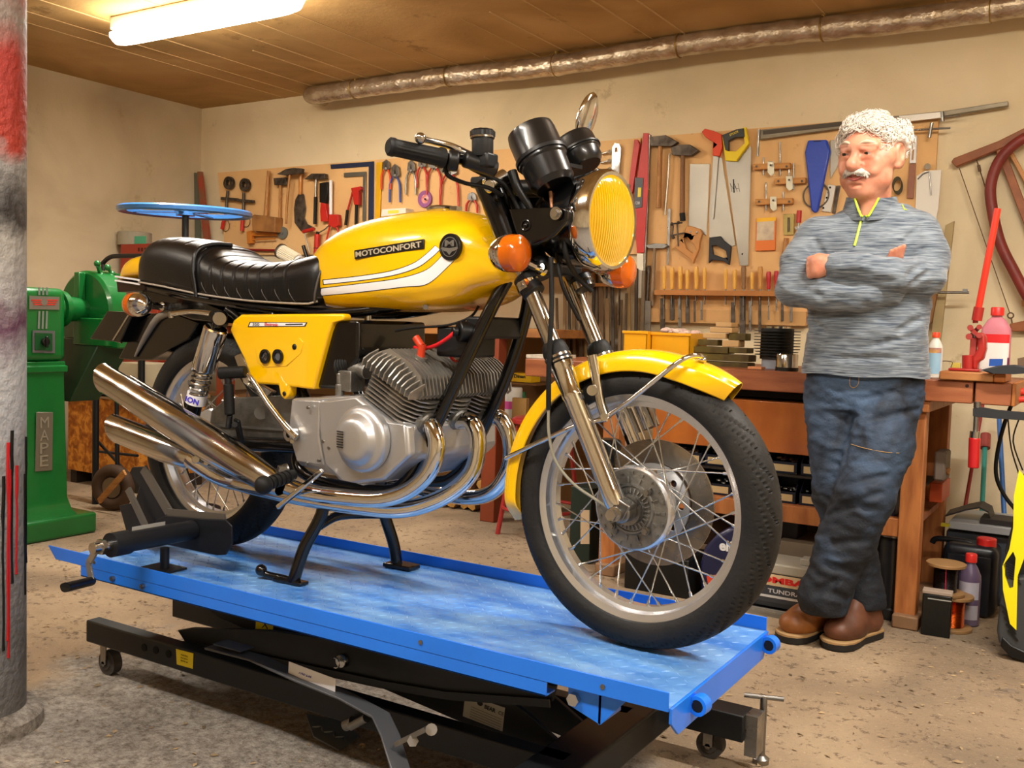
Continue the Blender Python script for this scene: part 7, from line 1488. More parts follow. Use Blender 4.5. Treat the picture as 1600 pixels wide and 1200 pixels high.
# pressure washer at right edge
pw_ = thing('pressure_washer', 'yellow and dark grey pressure washer at right picture edge', 'pressure washer', at(1610, 1025, Z=0)); PY = 3.60; gm_ = M('washer_grey', '3A3D40', .5)
m_ = MB(); flat(m_, [(1563, 935), (1557, 985), (1560, 1003), (1575, 1022), (1600, 1032), (1640, 1036), (1760, 1030), (1760, 900), (1620, 900), (1570, 905)], PY, .34); m_.v = [Vector((p.x, p.y, max(p.z, .0))) for p in m_.v]; obj('base', m_, gm_, pw_, bev=.012, seg=3)
m_ = MB(); flat(m_, [(1563, 1010), (1580, 1028), (1600, 1034), (1640, 1038), (1760, 1032), (1760, 1018), (1640, 1022), (1600, 1018), (1583, 1010), (1566, 995)], PY-.005, .01); obj('bumper', m_, blk, pw_, bev=.004)
m_ = MB(); flat(m_, [(1578, 905), (1595, 905), (1640, 900), (1740, 900), (1740, 740), (1640, 735), (1600, 738), (1590, 790), (1570, 860)], PY+.05, .25); obj('dark_body', m_, M('washer_dark', '232528', .45), pw_, bev=.02, seg=3)
m_ = MB(); flat(m_, [(1592, 735), (1600, 745), (1608, 760), (1612, 790), (1600, 840), (1601, 870), (1590, 900), (1588, 985), (1578, 975), (1567, 922), (1566, 885), (1577, 858), (1583, 825), (1584, 775)], PY-.012, .022, [[(1570, 880), (1583, 862), (1587, 872), (1583, 918), (1577, 920), (1570, 900)]]); obj('yellow_shell', m_, M('washer_yellow', 'F0E010', .35, coat=.3), pw_, bev=.006, seg=3)
m_ = MB()
for k in range(6): p = at(1572+1.5*k, 880+5*k, Y=PY-.003); m_.bar(p+Vector((-.008, 0, .012)), p+Vector((.03, 0, -.012)), .004, .004, (0, 1, 0))
for k in range(5): p = at(1568+3*k, 950+10*k, Y=PY-.003); m_.bar(p+Vector((-.01, 0, .01)), p+Vector((.02, 0, -.02)), .006, .003, (0, 1, 0))
obj('vent_slats', m_, M('vent_black', '0C0C0D', .5), pw_)
# ---- left background
# green pedestal grinder: its front looks to the right
GX = -4.2
gr = thing('pedestal_grinder', 'green pedestal grinder with round wheel guard beside the column', 'grinder', (GX-.15, 2.75, 0)); gg = M('green_enamel', '0E6A2C', .3, coat=.4, var=.25)
def gxp(px, py, X=GX): return at(px, py, X=X)
yA, yB = gxp(30, 650).y-.12, gxp(104, 650).y; ztop = gxp(80, 450).z; zmid = gxp(80, 565).z
bs = MB(); bs.bb((GX-.34, gxp(20, 850, GX+.06).y-.1, 0), (GX+.06, gxp(152, 833, GX+.06).y, .10)); obj('base', bs, gg, gr, bev=.015, seg=3)
n = 4; m_ = MB(); rs = []
for z, e in ((.08, .05), (.12, .02), (.18, .004), (zmid-.05, -.008), (zmid-.05, .004), (zmid-.02, .004), (zmid-.02, -.004), (zmid, -.004)):
    rs.append([Vector((GX-.28-e, yA-e, z)), Vector((GX+e, yA-e, z)), Vector((GX+e, yB+e, z)), Vector((GX-.28-e, yB+e, z))])
m_.rings(rs); obj('pedestal', m_, gg, gr, bev=.008, seg=2)
m_ = MB(); m_.bb((GX-.28, yA, zmid), (GX, yB-.0, ztop)); obj('motor_housing', m_, gg, gr, bev=.03, seg=4)
def plateX(px, nm, mt, off=.002, th=.003, X=GX):
    ps = [at(x, y, X=X+off+th) for x, y in px]; m_ = MB(); m_.prism([(p.y, p.z) for p in ps], Matrix(((0, 0, 1, X+off), (1, 0, 0, 0), (0, 1, 0, 0), (0, 0, 0, 1))), th); return m_
o_ = obj('maker_badge', plateX([(46, 462), (93, 464), (93, 484), (46, 483)], '', None), M('badge_grey', '8A887E', .4, .6), gr)
for k in range(3):
    obj('badge_wing', plateX([(49+2*k, 468+3.4*k), (66, 468+3.4*k), (66, 470+3.4*k), (50+2*k, 470+3.4*k)], '', None, off=.0055, th=.001), M('badge_red', 'C43428', .4), o_); obj('badge_wing', plateX([(72, 468+3.4*k), (91-2*k, 468+3.4*k), (90-2*k, 470+3.4*k), (72, 470+3.4*k)], '', None, off=.0055, th=.001), M('badge_red', 'C43428'), o_)
obj('badge_disc', MB().cyl(at(69, 472, X=GX+.005), at(69, 472, X=GX+.005)+Vector((.002, 0, 0)), .016, n=24), M('badge_grey', '8A887E'), o_)
for k in range(3): obj('trim_stripe', plateX([(60+6*k, 486), (63+6*k, 486), (62+6*k, 514), (59+6*k, 514)], '', None, th=.002), M('stripe_silver', '8C9690', .4, .5), gr); obj('trim_stripe', plateX([(60+6*k, 449), (63+6*k, 449), (63+6*k, 461), (60+6*k, 461)], '', None, th=.002), M('stripe_silver', '8C9690'), gr)
o_ = obj('switch_panel', plateX([(51, 516), (86, 517), (86, 552), (51, 551)], '', None), M('switch_frame', '6C7074', .4, .5), gr); obj('switch_plate', plateX([(55, 520), (82, 521), (82, 548), (55, 547)], '', None, off=.005), M('switch_green', '0C4A22', .4), o_)
p = at(69, 534, X=GX+.008); obj('switch_knob', MB().cyl(p, p+Vector((.02, 0, 0)), .018, n=20).bar(p+Vector((.02, 0, -.025)), p+Vector((.02, 0, .025)), .01, .012, (1, 0, 0)), blk, o_, bev=.002)
o_ = obj('name_plate', plateX([(57, 644), (83, 644), (82, 735), (55, 737)], '', None), M('plate_grey', '7A7668', .45, .5), gr, bev=.002)
for k, ch_ in enumerate('MAPE'):
    p = at(69.5-.3*k, 660+20*k, X=GX+.0052); obj('plate_letter', text_mb(ch_, p, (0, 1, 0), (0, 0, 1), wid=.042, hei=.05, depth=.002, bold=.0), M('letter_grey', 'A8A496', .4, .6), o_)
# spindle, wheel guard, chute, rests
zc_ = gxp(130, 490, GX-.12).z; gc = Vector((GX-.12, yB+.17, zc_)); gxr = .21
obj('spindle_housing', MB().lathe([(.07, 0), (.07, .04), (.085, .045), (.085, .07), (.06, .075), (.06, .12), (.05, .2)], (GX-.12, yB-.01, zc_+.02), (0, 1, 0), 32), gg, gr)
gd_ = MB(); gd_.lathe([(0, 0), (.195, 0), (.21, .012), (.215, .10), (.20, .112), (0, .115)], gc, (0, 1, 0), 56); obj('wheel_guard', gd_, gg, gr)
obj('guard_bracket', MB().bb((GX-.14, yB+.13, zc_+.06), (GX-.10, yB+.168, zc_+.20)).bb((GX-.13, yB+.12, zc_-.15), (GX+.12, yB+.168, zc_-.02)), M('green_enamel', '0E6A2C'), gr, bev=.005)
sp2 = MB(); sp2.bb((GX+.02, yB+.16, zc_-.16), (GX+.16, yB+.36, zc_+.0)); obj('spark_box', sp2, gg, gr, bev=.008)
ck2 = MB(); A1_ = Vector((GX-.1, yB+.24, zc_-.12)); ck2.rings([[A1_+Vector((x*.16, y*.10, 0)) for x, y in ((-1, -1), (1, -1), (1, 1), (-1, 1))], [A1_+Vector((x*.12-.06, y*.08-.12, -.30)) for x, y in ((-1, -1), (1, -1), (1, 1), (-1, 1))]]); obj('dust_chute', ck2, M('dark_green_enamel', '12351C', .4), gr, bev=.006)
m_ = MB(); kp = [at(x, y, X=GX-.05) for x, y in ((152, 412), (158, 430), (168, 418), (175, 428), (160, 436))]
for p in kp: m_.ell(p, .016)
m_.bar(kp[0], kp[4], .02, .014); m_.bar(kp[2], kp[3], .014, .012); m_.bar(kp[3], at(192, 432, X=GX-.05), .022, .014); obj('shield_clamp', m_, gg, gr, bev=.002)
fr_ = [at(x, y, X=GX-.05) for x, y in ((163, 430), (192, 432), (204, 440), (204, 463), (182, 464), (165, 440))]; m_ = MB(); m_.tube(fr_, .006, 8, closed=True); obj('shield_frame', m_, gg, gr)
gp = MB(); gp.add([p+Vector((0, 0, 0)) for p in fr_]+[p+Vector((.003, 0, 0)) for p in fr_], [tuple(range(6)), tuple(range(11, 5, -1))]+[(i, (i+1) % 6, 6+(i+1) % 6, 6+i) for i in range(6)]); obj('shield_glass', gp, M('clear_shield', 'D8CDB0', .1, trans=.9, ior=1.1), gr)
# black tube handle, frame rack, board box, hand truck wheel
m_ = MB(); m_.tube([at(x, y, Y=3.9) for x, y in ((160, 412), (170, 403), (185, 400), (240, 400), (262, 402))], .014, 14, sub=5); m_.cyl(at(160, 412, Y=3.9), at(150, 790, Y=3.9), .012) if False else None
fk_ = thing('black_rack', 'black tubular steel rack behind the silencers', 'rack', at(180, 790, Z=0)); obj('top_bar', m_, blks, fk_)
for (x, y0, x1, y1, r_, Y) in ((150, 560, 149, 790, .018, 3.37), (181, 540, 184, 788, .012, 3.37), (221, 560, 221, 735, .02, 3.75), (161, 412, 165, 560, .012, 3.9)):
    m_ = MB(); m_.cyl(at(x, y0, Y=Y), at(x1, y1, Y=Y), r_); obj('post', m_, blks, fk_)
for (x, y, x1, y1, Y) in ((108, 614, 186, 619, 3.4), (153, 690, 195, 735, 3.4), (150, 705, 215, 712, 3.45)): m_ = MB(); m_.cyl(at(x, y, Y=Y), at(x1, y1, Y=Y), .008); obj('cross_bar', m_, blks, fk_)
osb = noise_mat('osb_board', [(.35, '8A4E1A'), (.6, 'D08A34'), (.5, 'B06A22')], 22, .3, .7, [(30, .6, '4A2A10', .7)], .004, .8, 60)
ox0 = at(106, 700, Y=3.7).x; ox1 = at(214, 700, Y=3.7).x; obz = at(160, 622, Y=3.7).z
t = thing('board_box', 'orange brown chipboard box behind the black rack', 'box', ((ox0+ox1)/2, 3.9, 0)); obj('box_body', MB().bb((ox0, 3.7, .08), (ox1, 4.2, obz)), osb, t, bev=.003); obj('box_lid', MB().bb((ox0-.02, 3.68, obz), (ox1+.02, 4.22, obz+.02)), M('dusty_lid', '8A6E50', .8), t); 
for q in ox0+.03, ox1-.03: obj('box_foot', MB().bb((q-.03, 3.72, 0), (q+.03, 4.18, .08)), M('dark_foot', '2A2018', .7), t)
m_ = pbox(185, 225, 567, 585, 3.78, .2); mb_z = obz+.021; m_.v = [Vector((p.x, p.y, mb_z if p.z < (m_.v[0].z+m_.v[1].z)/2 else p.z)) for p in m_.v]; obj('pale_carton', m_, M('pale_carton', 'B8AC90', .7), None, 'pale carton on the chipboard box behind the silencer', 'carton', bev=.004)
m_ = MB(); m_.lathe([(.03, 0), (.06, .0), (.07, .02), (.075, .2), (.05, .24), (0, .25)], (at(165, 600, Y=3.95).x, 3.95, obz+.021), (0, 0, 1), 24); obj('brown_jar', m_, M('brown_crock', '8A5A30', .5), None, 'brown jug standing behind the grinder guard', 'jug')
hw = thing('truck_wheel', 'small brown tyred wheel of a hand truck behind the chock', 'wheel', (at(177, 790, Y=3.32).x, 3.32, 0)); wc = at(177, 752, Y=3.32); wr = .098
wc = Vector((wc.x, 3.32, .125)); m_ = MB(); m_.torus(wc, (.35, -1, 0), .09, .034, 40, 14); obj('tyre', m_, M('brown_tyre', '4A3422', .7, var=.3), hw); m_ = MB(); m_.lathe([(0, -.02), (.055, -.018), (.058, 0), (.055, .018), (0, .02)], wc, (.35, -1, 0), 28); obj('rim', m_, M('dull_rim', '8A7A64', .5, .5), hw)
m_ = MB(); m_.bar(at(155, 783, Y=3.25), at(195, 738, Y=3.25), .03, .012, (0, 1, 0)); obj('timber_wedge', m_, wood, None, 'small timber strip propped against the brown wheel', 'wood')
# red cabinet in the corner with tub on it
rc_ = thing('red_cabinet', 'tall red steel drawer cabinet in the room corner', 'cabinet', (at(214, 480, Y=4.3).x, 4.4, 0)); xa, xb = at(188, 430, Y=4.25).x, at(246, 430, Y=4.25).x; zt = at(215, 381, Y=4.25).z
obj('cabinet_body', MB().bb((xa, 4.25, 0), (xb, 4.6, zt)), M('cabinet_red', '9A3420', .45, var=.2), rc_, bev=.004)
m_ = MB()
for k in range(7): p = at(217+5*k, 390, Y=4.2495); m_.bb((p.x-.006, 4.247, p.z-.012), (p.x+.006, 4.2495, p.z+.012))
obj('slot_row', m_, M('slot_dark', '2A0E0A', .7), rc_)
t = can('plastic_tub', 'clear plastic tub with green label on the red cabinet', 194, 227, 363, 381, 4.36, M('clear_tub', 'B8AE98', .25, trans=.4, ior=1.2), 'tub', zt)
lbq = MB(); lbq.bb((at(209, 372, Y=4.28).x, 4.285, zt+.004), (at(227, 372, Y=4.28).x, 4.288, zt+.055)); obj('green_label', lbq, M('label_green', '4CA07C', .5), t)
# blue wheel on a post
bwl = M('light_blue_enamel', '3A74B8', .3, coat=.3, var=.2); BYW = 3.55; wcn = at(290, 331, Y=BYW); R_ = 101/F_PX*(wcn-CP).dot(Fw)
t = thing('bending_wheel', 'large light blue flat wheel on a black post behind the seat', 'wheel', (wcn.x, BYW, 0)); m_ = MB(); m_.ringlathe([(R_-.05, -.010), (R_-.01, -.018), (R_, -.01), (R_, .008), (R_-.01, .016), (R_-.05, .008)], wcn, (0.02, -.02, 1), 72); obj('wheel_rim', m_, bwl, t)
m_ = MB()
for k in range(4):
    a = k*PI/2+.4; m_.bar(wcn, wcn+Vector((math.cos(a)*(R_-.03), math.sin(a)*(R_-.03), 0)), .03, .008)
m_.cyl(wcn-Vector((0, 0, .02)), wcn+Vector((0, 0, .02)), .05); obj('spokes', m_, bwl, t)
obj('post', MB().cyl((wcn.x, BYW, .02), (wcn.x, BYW, wcn.z-.02), .018, n=18), blks, t); obj('post_base', MB().lathe([(.2, 0), (.2, .012), (.05, .03)], (wcn.x, BYW, 0), (0, 0, 1), 32), blks, t)
bb3 = thing('blue_bin', 'small blue plastic bin on the wall shelf behind the seat', 'storage bin', (at(331, 392, Y=4.6).x, 4.65, 1.386)); xa, xb = at(312, 382, Y=4.6).x, at(350, 382, Y=4.6).x; m_ = MB(); m_.bb((xa, 4.6, 1.386), (xb, 4.8, 1.39)); m_.bb((xa, 4.6, 1.386), (xb, 4.604, 1.45)); m_.bb((xa, 4.796, 1.386), (xb, 4.8, 1.46)); m_.bb((xa, 4.6, 1.386), (xa+.004, 4.8, 1.46)); m_.bb((xb-.004, 4.6, 1.386), (xb, 4.8, 1.46)); obj('tray', m_, M('bin_blue', '3A70B4', .4), bb3)
# litter on the floor: chips and leaves too many to count
lt = MB(); r_ = random.Random(11)
for k in range(2600):
    x = r_.uniform(-4.6, .8); y = r_.uniform(.9, 4.3)
    s_ = r_.uniform(.002, .008); a = r_.uniform(0, PI); d = Vector((math.cos(a), math.sin(a), 0)); e_ = Vector((-d.y, d.x, 0)); c0 = Vector((x, y, .0015+r_.uniform(0, .002))); up_ = Vector((0, 0, r_.uniform(.001, .004)))
    lt.add([c0+d*s_*1.6, c0+e_*s_*.7+up_, c0-d*s_*1.6, c0-e_*s_*.7, c0-Vector((0, 0, .0012))], [(0, 1, 2, 3), (0, 3, 4), (3, 2, 4), (2, 1, 4), (1, 0, 4)])
tag(obj('floor_debris', lt, M('debris', 'B49A74', .8, col2='4A3A2A', vscale=6), None, 'small chips and crumbs scattered over the concrete floor', 'debris', smooth=False), kind='stuff')
# ================================================================ THE MAN  (one skin surface, clothes, boots and hair as its parts)
_rg = np.random.RandomState(5); _lat = _rg.rand(32, 32, 32).astype(np.float32)
def vnoise(x, y, z, s):
    x = x*s; y = y*s; z = z*s; xi = np.floor(x).astype(int); yi = np.floor(y).astype(int); zi = np.floor(z).astype(int)
    fx = x-xi; fy = y-yi; fz = z-zi; fx = fx*fx*(3-2*fx); fy = fy*fy*(3-2*fy); fz = fz*fz*(3-2*fz)
    def L_(a, b, c): return _lat[a % 32, b % 32, c % 32]
    c00 = L_(xi, yi, zi)*(1-fx)+L_(xi+1, yi, zi)*fx; c10 = L_(xi, yi+1, zi)*(1-fx)+L_(xi+1, yi+1, zi)*fx
    c01 = L_(xi, yi, zi+1)*(1-fx)+L_(xi+1, yi, zi+1)*fx; c11 = L_(xi, yi+1, zi+1)*(1-fx)+L_(xi+1, yi+1, zi+1)*fx
    return (c00*(1-fy)+c10*fy)*(1-fz)+(c01*(1-fy)+c11*fy)*fz-.5
class SDF:
    def __init__(s, xs, ys, zs):
        s.xs, s.ys, s.zs = [np.asarray(a, np.float32) for a in (xs, ys, zs)]
        s.X, s.Y, s.Z = np.meshgrid(s.xs, s.ys, s.zs, indexing='ij'); s.F = np.full(s.X.shape, 9., np.float32)
    def _box(s, lo, hi, pad):
        sl = []
        for ax, l, h in ((s.xs, lo[0], hi[0]), (s.ys, lo[1], hi[1]), (s.zs, lo[2], hi[2])):
            a = max(0, int(np.searchsorted(ax, l-pad))-1); b = min(len(ax), int(np.searchsorted(ax, h+pad))+1); sl.append(slice(a, max(b, a+1)))
        return tuple(sl)
    def _mix(s, sl, d, k, mode):
        a = s.F[sl]
        if mode == 'add':
            if k > 0: h = np.clip(.5+.5*(a-d)/k, 0, 1); s.F[sl] = a*(1-h)+d*h-k*h*(1-h)
            else: s.F[sl] = np.minimum(a, d)
        else:
            nd = -d
            if k > 0: h = np.clip(.5-.5*(a-nd)/k, 0, 1); s.F[sl] = a*(1-h)+nd*h+k*h*(1-h)
            else: s.F[sl] = np.maximum(a, nd)
    def cap(s, p, q, r1, r2=None, k=.02, mode='add'):
        r2 = r1 if r2 is None else r2; p = np.array(p, np.float32); q = np.array(q, np.float32); m = max(r1, r2)
        sl = s._box(np.minimum(p, q)-m, np.maximum(p, q)+m, k*1.5+.05 if mode == 'add' else k+.01)
        x, y, z = s.X[sl]-p[0], s.Y[sl]-p[1], s.Z[sl]-p[2]; d = q-p; L2 = float(d@d)+1e-12
        t = np.clip((x*d[0]+y*d[1]+z*d[2])/L2, 0, 1)
        D = np.sqrt((x-t*d[0])**2+(y-t*d[1])**2+(z-t*d[2])**2)-(r1+(r2-r1)*t); s._mix(sl, D, k, mode)
    def ell(s, c, r, k=.02, mode='add', R=None):
        c = np.array(c, np.float32); r = np.array([r]*3 if np.isscalar(r) else r, np.float32); m = float(max(r))
        sl = s._box(c-m, c+m, k*1.5+.05 if mode == 'add' else k+.01); x, y, z = s.X[sl]-c[0], s.Y[sl]-c[1], s.Z[sl]-c[2]
        if R is not None: x, y, z = [R[i][0]*x+R[i][1]*y+R[i][2]*z for i in range(3)]
        k0 = np.sqrt((x/r[0])**2+(y/r[1])**2+(z/r[2])**2); k1 = np.sqrt((x/r[0]**2)**2+(y/r[1]**2)**2+(z/r[2]**2)**2)+1e-6
        s._mix(sl, k0*(k0-1)/k1, k, mode)
    def chain(s, pts, rs, k=.02, mode='add'):
        for i in range(len(pts)-1): s.cap(pts[i], pts[i+1], rs[i], rs[i+1], k, mode)
    def mesh(s):
        F = s.F; xs, ys, zs = s.xs, s.ys, s.zs; nx, ny, nz = F.shape; S = F < 0
        acc = np.zeros((nx-1, ny-1, nz-1, 3), np.float32); cnt = np.zeros((nx-1, ny-1, nz-1), np.float32)
        ax = (xs, ys, zs); shp = (nx, ny, nz)
        for a in range(3):
            b, c = [i for i in range(3) if i != a]
            lo = [slice(None)]*3; hi = [slice(None)]*3; lo[a] = slice(0, -1); hi[a] = slice(1, None)
            A, Bv = F[tuple(lo)], F[tuple(hi)]; cr = S[tuple(lo)] != S[tuple(hi)]
            t = np.where(cr, A/np.where(cr, A-Bv, 1), 0)
            sh = [1, 1, 1]; sh[a] = shp[a]-1
            pos_a = ax[a][:-1].reshape(sh)+t*(np.diff(ax[a]).reshape(sh))
            for ob in (0, 1):
                for oc in (0, 1):
                    sl = [slice(None)]*3; sl[b] = slice(ob, shp[b]-1+ob); sl[c] = slice(oc, shp[c]-1+oc); sl = tuple(sl); m = cr[sl]
                    cnt += m; acc[..., a] += np.where(m, pos_a[sl], 0)
                    for q in (b, c):
                        o_ = ob if q == b else oc; s2 = [1, 1, 1]; s2[q] = shp[q]-1
                        acc[..., q] += np.where(m, (ax[q][o_:shp[q]-1+o_]).reshape(s2), 0)
        act = cnt > 0; idx = np.full(cnt.shape, -1, np.int64); idx[act] = np.arange(act.sum()); V = acc[act]/cnt[act][:, None]
        fs = []
        for a in range(3):
            b, c = [i for i in range(3) if i != a]
            lo = [slice(None)]*3; hi = [slice(None)]*3; lo[a] = slice(0, -1); hi[a] = slice(1, None)
            for ax_ in (b, c): lo[ax_] = slice(1, -1); hi[ax_] = slice(1, -1)
            s0 = S[tuple(lo)]; s1_ = S[tuple(hi)]; I = np.argwhere(s0 != s1_)
            if not len(I): continue
            fl = s0[tuple(I.T)]; I = I.copy(); I[:, b] += 1; I[:, c] += 1; q = []
            for ob, oc in ((1, 1), (0, 1), (0, 0), (1, 0)):
                J = I.copy(); J[:, b] -= ob; J[:, c] -= oc; q.append(idx[tuple(J.T)])
            q = np.stack(q, 1)
            if a == 1: fl = ~fl
            q[~fl] = q[~fl][:, ::-1]; fs.append(q)
        return V, np.concatenate(fs)
def axis(lo, hi, base, fine=()):
    out = [lo]
    while out[-1] < hi:
        x = out[-1]; st = base
        for a, b, f in fine:
            if a <= x < b: st = min(st, f)
            elif x < a: st = min(st, max(f, (a-x)*.5+f))
        out.append(x+st)
    return np.array(out, np.float32)
# man's frame: r = to the right in view, v = away from the camera, z = up
VV = Vector((-.212, .977, 0)).normalized(); RV = Vector((VV.y, -VV.x, 0)); D0 = 3.6
def hp(px, py, d=0):
    px, py, d = float(px), float(py), float(d); q = ray(px, py); t = (D0+d)/q.dot(VV); w_ = CP+q*t; return np.array([w_.dot(RV), d, w_.z])
r0 = hp(1350, 600)[0]
def h_(px, py, d=0): q = hp(px, py, d); return np.array([q[0]-r0, q[1], q[2]])
MO = RV*r0+VV*D0
def m2w(p): return MO+RV*float(p[0])+VV*float(p[1])+Vector((0, 0, float(p[2])))
man = thing('person', 'white haired man in grey sweater and jeans with folded arms, leaning at bench', 'person', (m2w((0, 0, 0)).x, m2w((0, 0, 0)).y, 0))
def sdobj(S, nm, mt, par=man, disp=None, smooth=0, label=None):
    V, Fc = S.mesh(); mb = MB(); mb.v = [m2w(p) for p in V]; mb.f = [tuple(int(i) for i in f) for f in Fc]; mb.mi = [0]*len(mb.f)
    o = obj(nm, mb, mt, par, label, ang=180)
    if smooth: sm_ = o.modifiers.new('smooth', 'SMOOTH'); sm_.iterations = smooth; sm_.factor = .5
    return o
# key points
neck = h_(1363, 322, .02); chest = h_(1352, 400, .03); belly = h_(1350, 500, .02); hip = h_(1350, 590, .06)
shL, shR = h_(1278, 372, .03), h_(1432, 366, .03)          # image left / image right shoulder
elL, elR = h_(1240, 452, -.06), h_(1447, 432, -.05)
wrR = h_(1300, 415, -.158); wrL = h_(1385, 459, -.10)
kF, aF = h_(1352, 770, -.10), h_(1290, 925, -.12)
kB, aB = h_(1308, 765, .00), h_(1347, 925, .02)
hF, hB = h_(1388, 615, .03), h_(1306, 615, .05)
SCL = .0125
hc_ = h_(1362, 239, .0); th_ = math.radians(28); pt_ = math.radians(9)
fy = np.array([-math.sin(th_)*math.cos(pt_), -math.cos(th_)*math.cos(pt_), -math.sin(pt_)])     # face direction
hx = np.array([math.cos(th_), -math.sin(th_), 0.]); hz = np.cross(hx, fy); hz = hz if hz[2] > 0 else -hz
rl_ = math.radians(-3); hx, hz = hx*math.cos(rl_)+hz*math.sin(rl_), -hx*math.sin(rl_)+hz*math.cos(rl_)
def H(x, y, z): return hc_+SCL*(hx*x+fy*y+hz*z)
RH = np.array([hx, fy, hz])
def C_(v): return v*SCL
hand0 = h_(1280, 412, -.15); of = h_(1404, 388, -.125)
S = SDF(axis(-.36, .34, .014, ((hc_[0]-.15, hc_[0]+.14, .0034), (hand0[0]-.05, hand0[0]+.05, .005))), axis(-.36, .34, .014, ((-.20, .16, .0038),)), axis(-.02, 1.92, .013, ((hc_[2]-.19, hc_[2]+.17, .0034), (min(hand0[2]-.06, of[2]-.07), max(hand0[2]+.06, of[2]+.03), .0045))))
# head
S.ell(H(0, -.6, 1.9), C_(np.array([7.4, 7.8, 7.0])), .0, R=RH); S.ell(H(0, 1.8, -2.5), C_(np.array([6.7, 6.9, 8.4])), C_(2), R=RH); S.ell(H(0, 2.8, -6.8), C_(np.array([6.0, 5.6, 4.2])), C_(2.0), R=RH)
S.ell(H(0, 6.2, -9.2), C_(2.5), C_(2)); S.ell(H(0, 2.6, -10.0), C_(np.array([4.8, 4.4, 3.2])), C_(2.5), R=RH)
for sg in (-1, 1):
    S.ell(H(sg*3.7, 5.7, -2.7), C_(np.array([2.7, 2.5, 2.6])), C_(1.6), R=RH); S.ell(H(sg*4.5, 3.2, -6.8), C_(2.5), C_(1.8)); S.ell(H(sg*5.6, 2.6, -1.2), C_(2.3), C_(2))
    S.cap(H(sg*.9, 8.3, 1.9), H(sg*4.6, 7.1, 2.0), C_(1.0), C_(.9), C_(1.3))
S.cap(H(0, 2.6, 3.0), H(0, 4.2, 1.8), C_(4.8), C_(4.6), C_(2))
S.cap(H(0, 8.0, 1.4), H(0, 10.2, -2.5), C_(.9), C_(1.4), C_(1.1)); S.ell(H(0, 10.5, -3.0), C_(1.7), C_(.8))
for sg in (-1, 1):
    S.ell(H(sg*1.6, 9.3, -3.3), C_(1.0), C_(.6)); S.ell(H(sg*3.1, 9.5, .25), C_(1.6), C_(.9), 'sub')
    S.ell(H(sg*3.15, 7.0, .1), C_(1.75), C_(.35)); S.cap(H(sg*1.9, 8.3, -1.0), H(sg*4.3, 7.7, -1.1), C_(.55), C_(.5), C_(.7))
    S.ell(H(sg*3.15, 8.9, -.05), C_(np.array([1.25, .9, .13])), C_(.14), 'sub', RH)
    S.cap(H(sg*2.1, 9.5, -3.3), H(sg*3.6, 8.2, -6.2), C_(.3), C_(.35), C_(.8), 'sub')
    S.cap(H(sg*1.7, 8.9, 1.2), H(sg*4.6, 7.6, .9), C_(.5), C_(.45), C_(.5))
    # ears
    S.ell(H(sg*7.7, -1.0, -.8), C_(np.array([.9, 2.3, 3.8])), C_(.6), R=RH); S.ell(H(sg*8.3, -.6, -.3), C_(np.array([.7, 1.1, 1.9])), C_(.5), 'sub', RH); S.ell(H(sg*7.4, .1, -3.6), C_(1.0), C_(.6)); S.ell(H(sg*7.5, .4, -.8), C_(.55), C_(.3))
S.ell(H(0, 8.6, -4.9), C_(np.array([2.6, 1.3, 1.0])), C_(1), R=RH); S.cap(H(-3.3, 8.0, -5.2), H(0, 9.5, -6.3), C_(.28), C_(.25), C_(.4), 'sub'); S.cap(H(3.3, 8.0, -5.2), H(0, 9.5, -6.3), C_(.28), C_(.25), C_(.4), 'sub'); [S.ell(H(g_*4.1, 7.0, -4.6), C_(1.3), C_(1.2)) for g_ in (-1, 1)]
S.ell(H(0, 8.0, -7.9), C_(np.array([2.4, 1.2, 1.3])), C_(1), R=RH); S.cap(H(-1.5, 8.9, -8.3), H(1.5, 8.9, -8.3), C_(.3), C_(.3), C_(.8), 'sub')

# neck, trunk, limbs under the clothes
S.cap(H(0, -1.0, -6), neck+np.array([0, .01, -.06]), .062, .060, .015); S.cap(H(0, 3.0, -9), neck+np.array([-.004, -.015, -.03]), .035, .045, .02)
S.cap(neck-np.array([0, 0, .09]), shL-np.array([0, 0, .01]), .05, .045, .02); S.cap(neck-np.array([0, 0, .09]), shR-np.array([0, 0, .01]), .05, .045, .02)
S.ell((chest+belly)/2+np.array([0, .02, .05]), (.15, .11, .20), .05); S.ell((belly+hip)/2, (.15, .11, .18), .06)
S.chain([shL, elL, h_(1320, 460, -.12), wrL], [.05, .042, .036, .03], .02); S.chain([shR, elR, h_(1370, 425, -.145), wrR], [.05, .042, .036, .028], .02)
S.chain([hF, kF, aF], [.085, .055, .036], .03); S.chain([hB, kB, aB], [.085, .055, .036], .03); S.cap(hF, hB, .09, .09, .06)
def fl(px, py): w_ = at(px, py, Z=0)-MO; return np.array([w_.dot(RV), w_.dot(VV), 0.])
BT_ = ((fl(1224, 1004), fl(1300, 985), aF), (fl(1296, 1016), fl(1366, 992), aB))
for to_, he_, an_ in BT_: d_ = (to_-he_)/np.linalg.norm(to_-he_); S.cap(he_+d_*.06+np.array([0, 0, .075]), he_+d_*.2+np.array([0, 0, .058]), .03, .022, .01); S.cap((an_[0], an_[1], .19), he_+d_*.07+np.array([0, 0, .08]), .032, .03, .01)
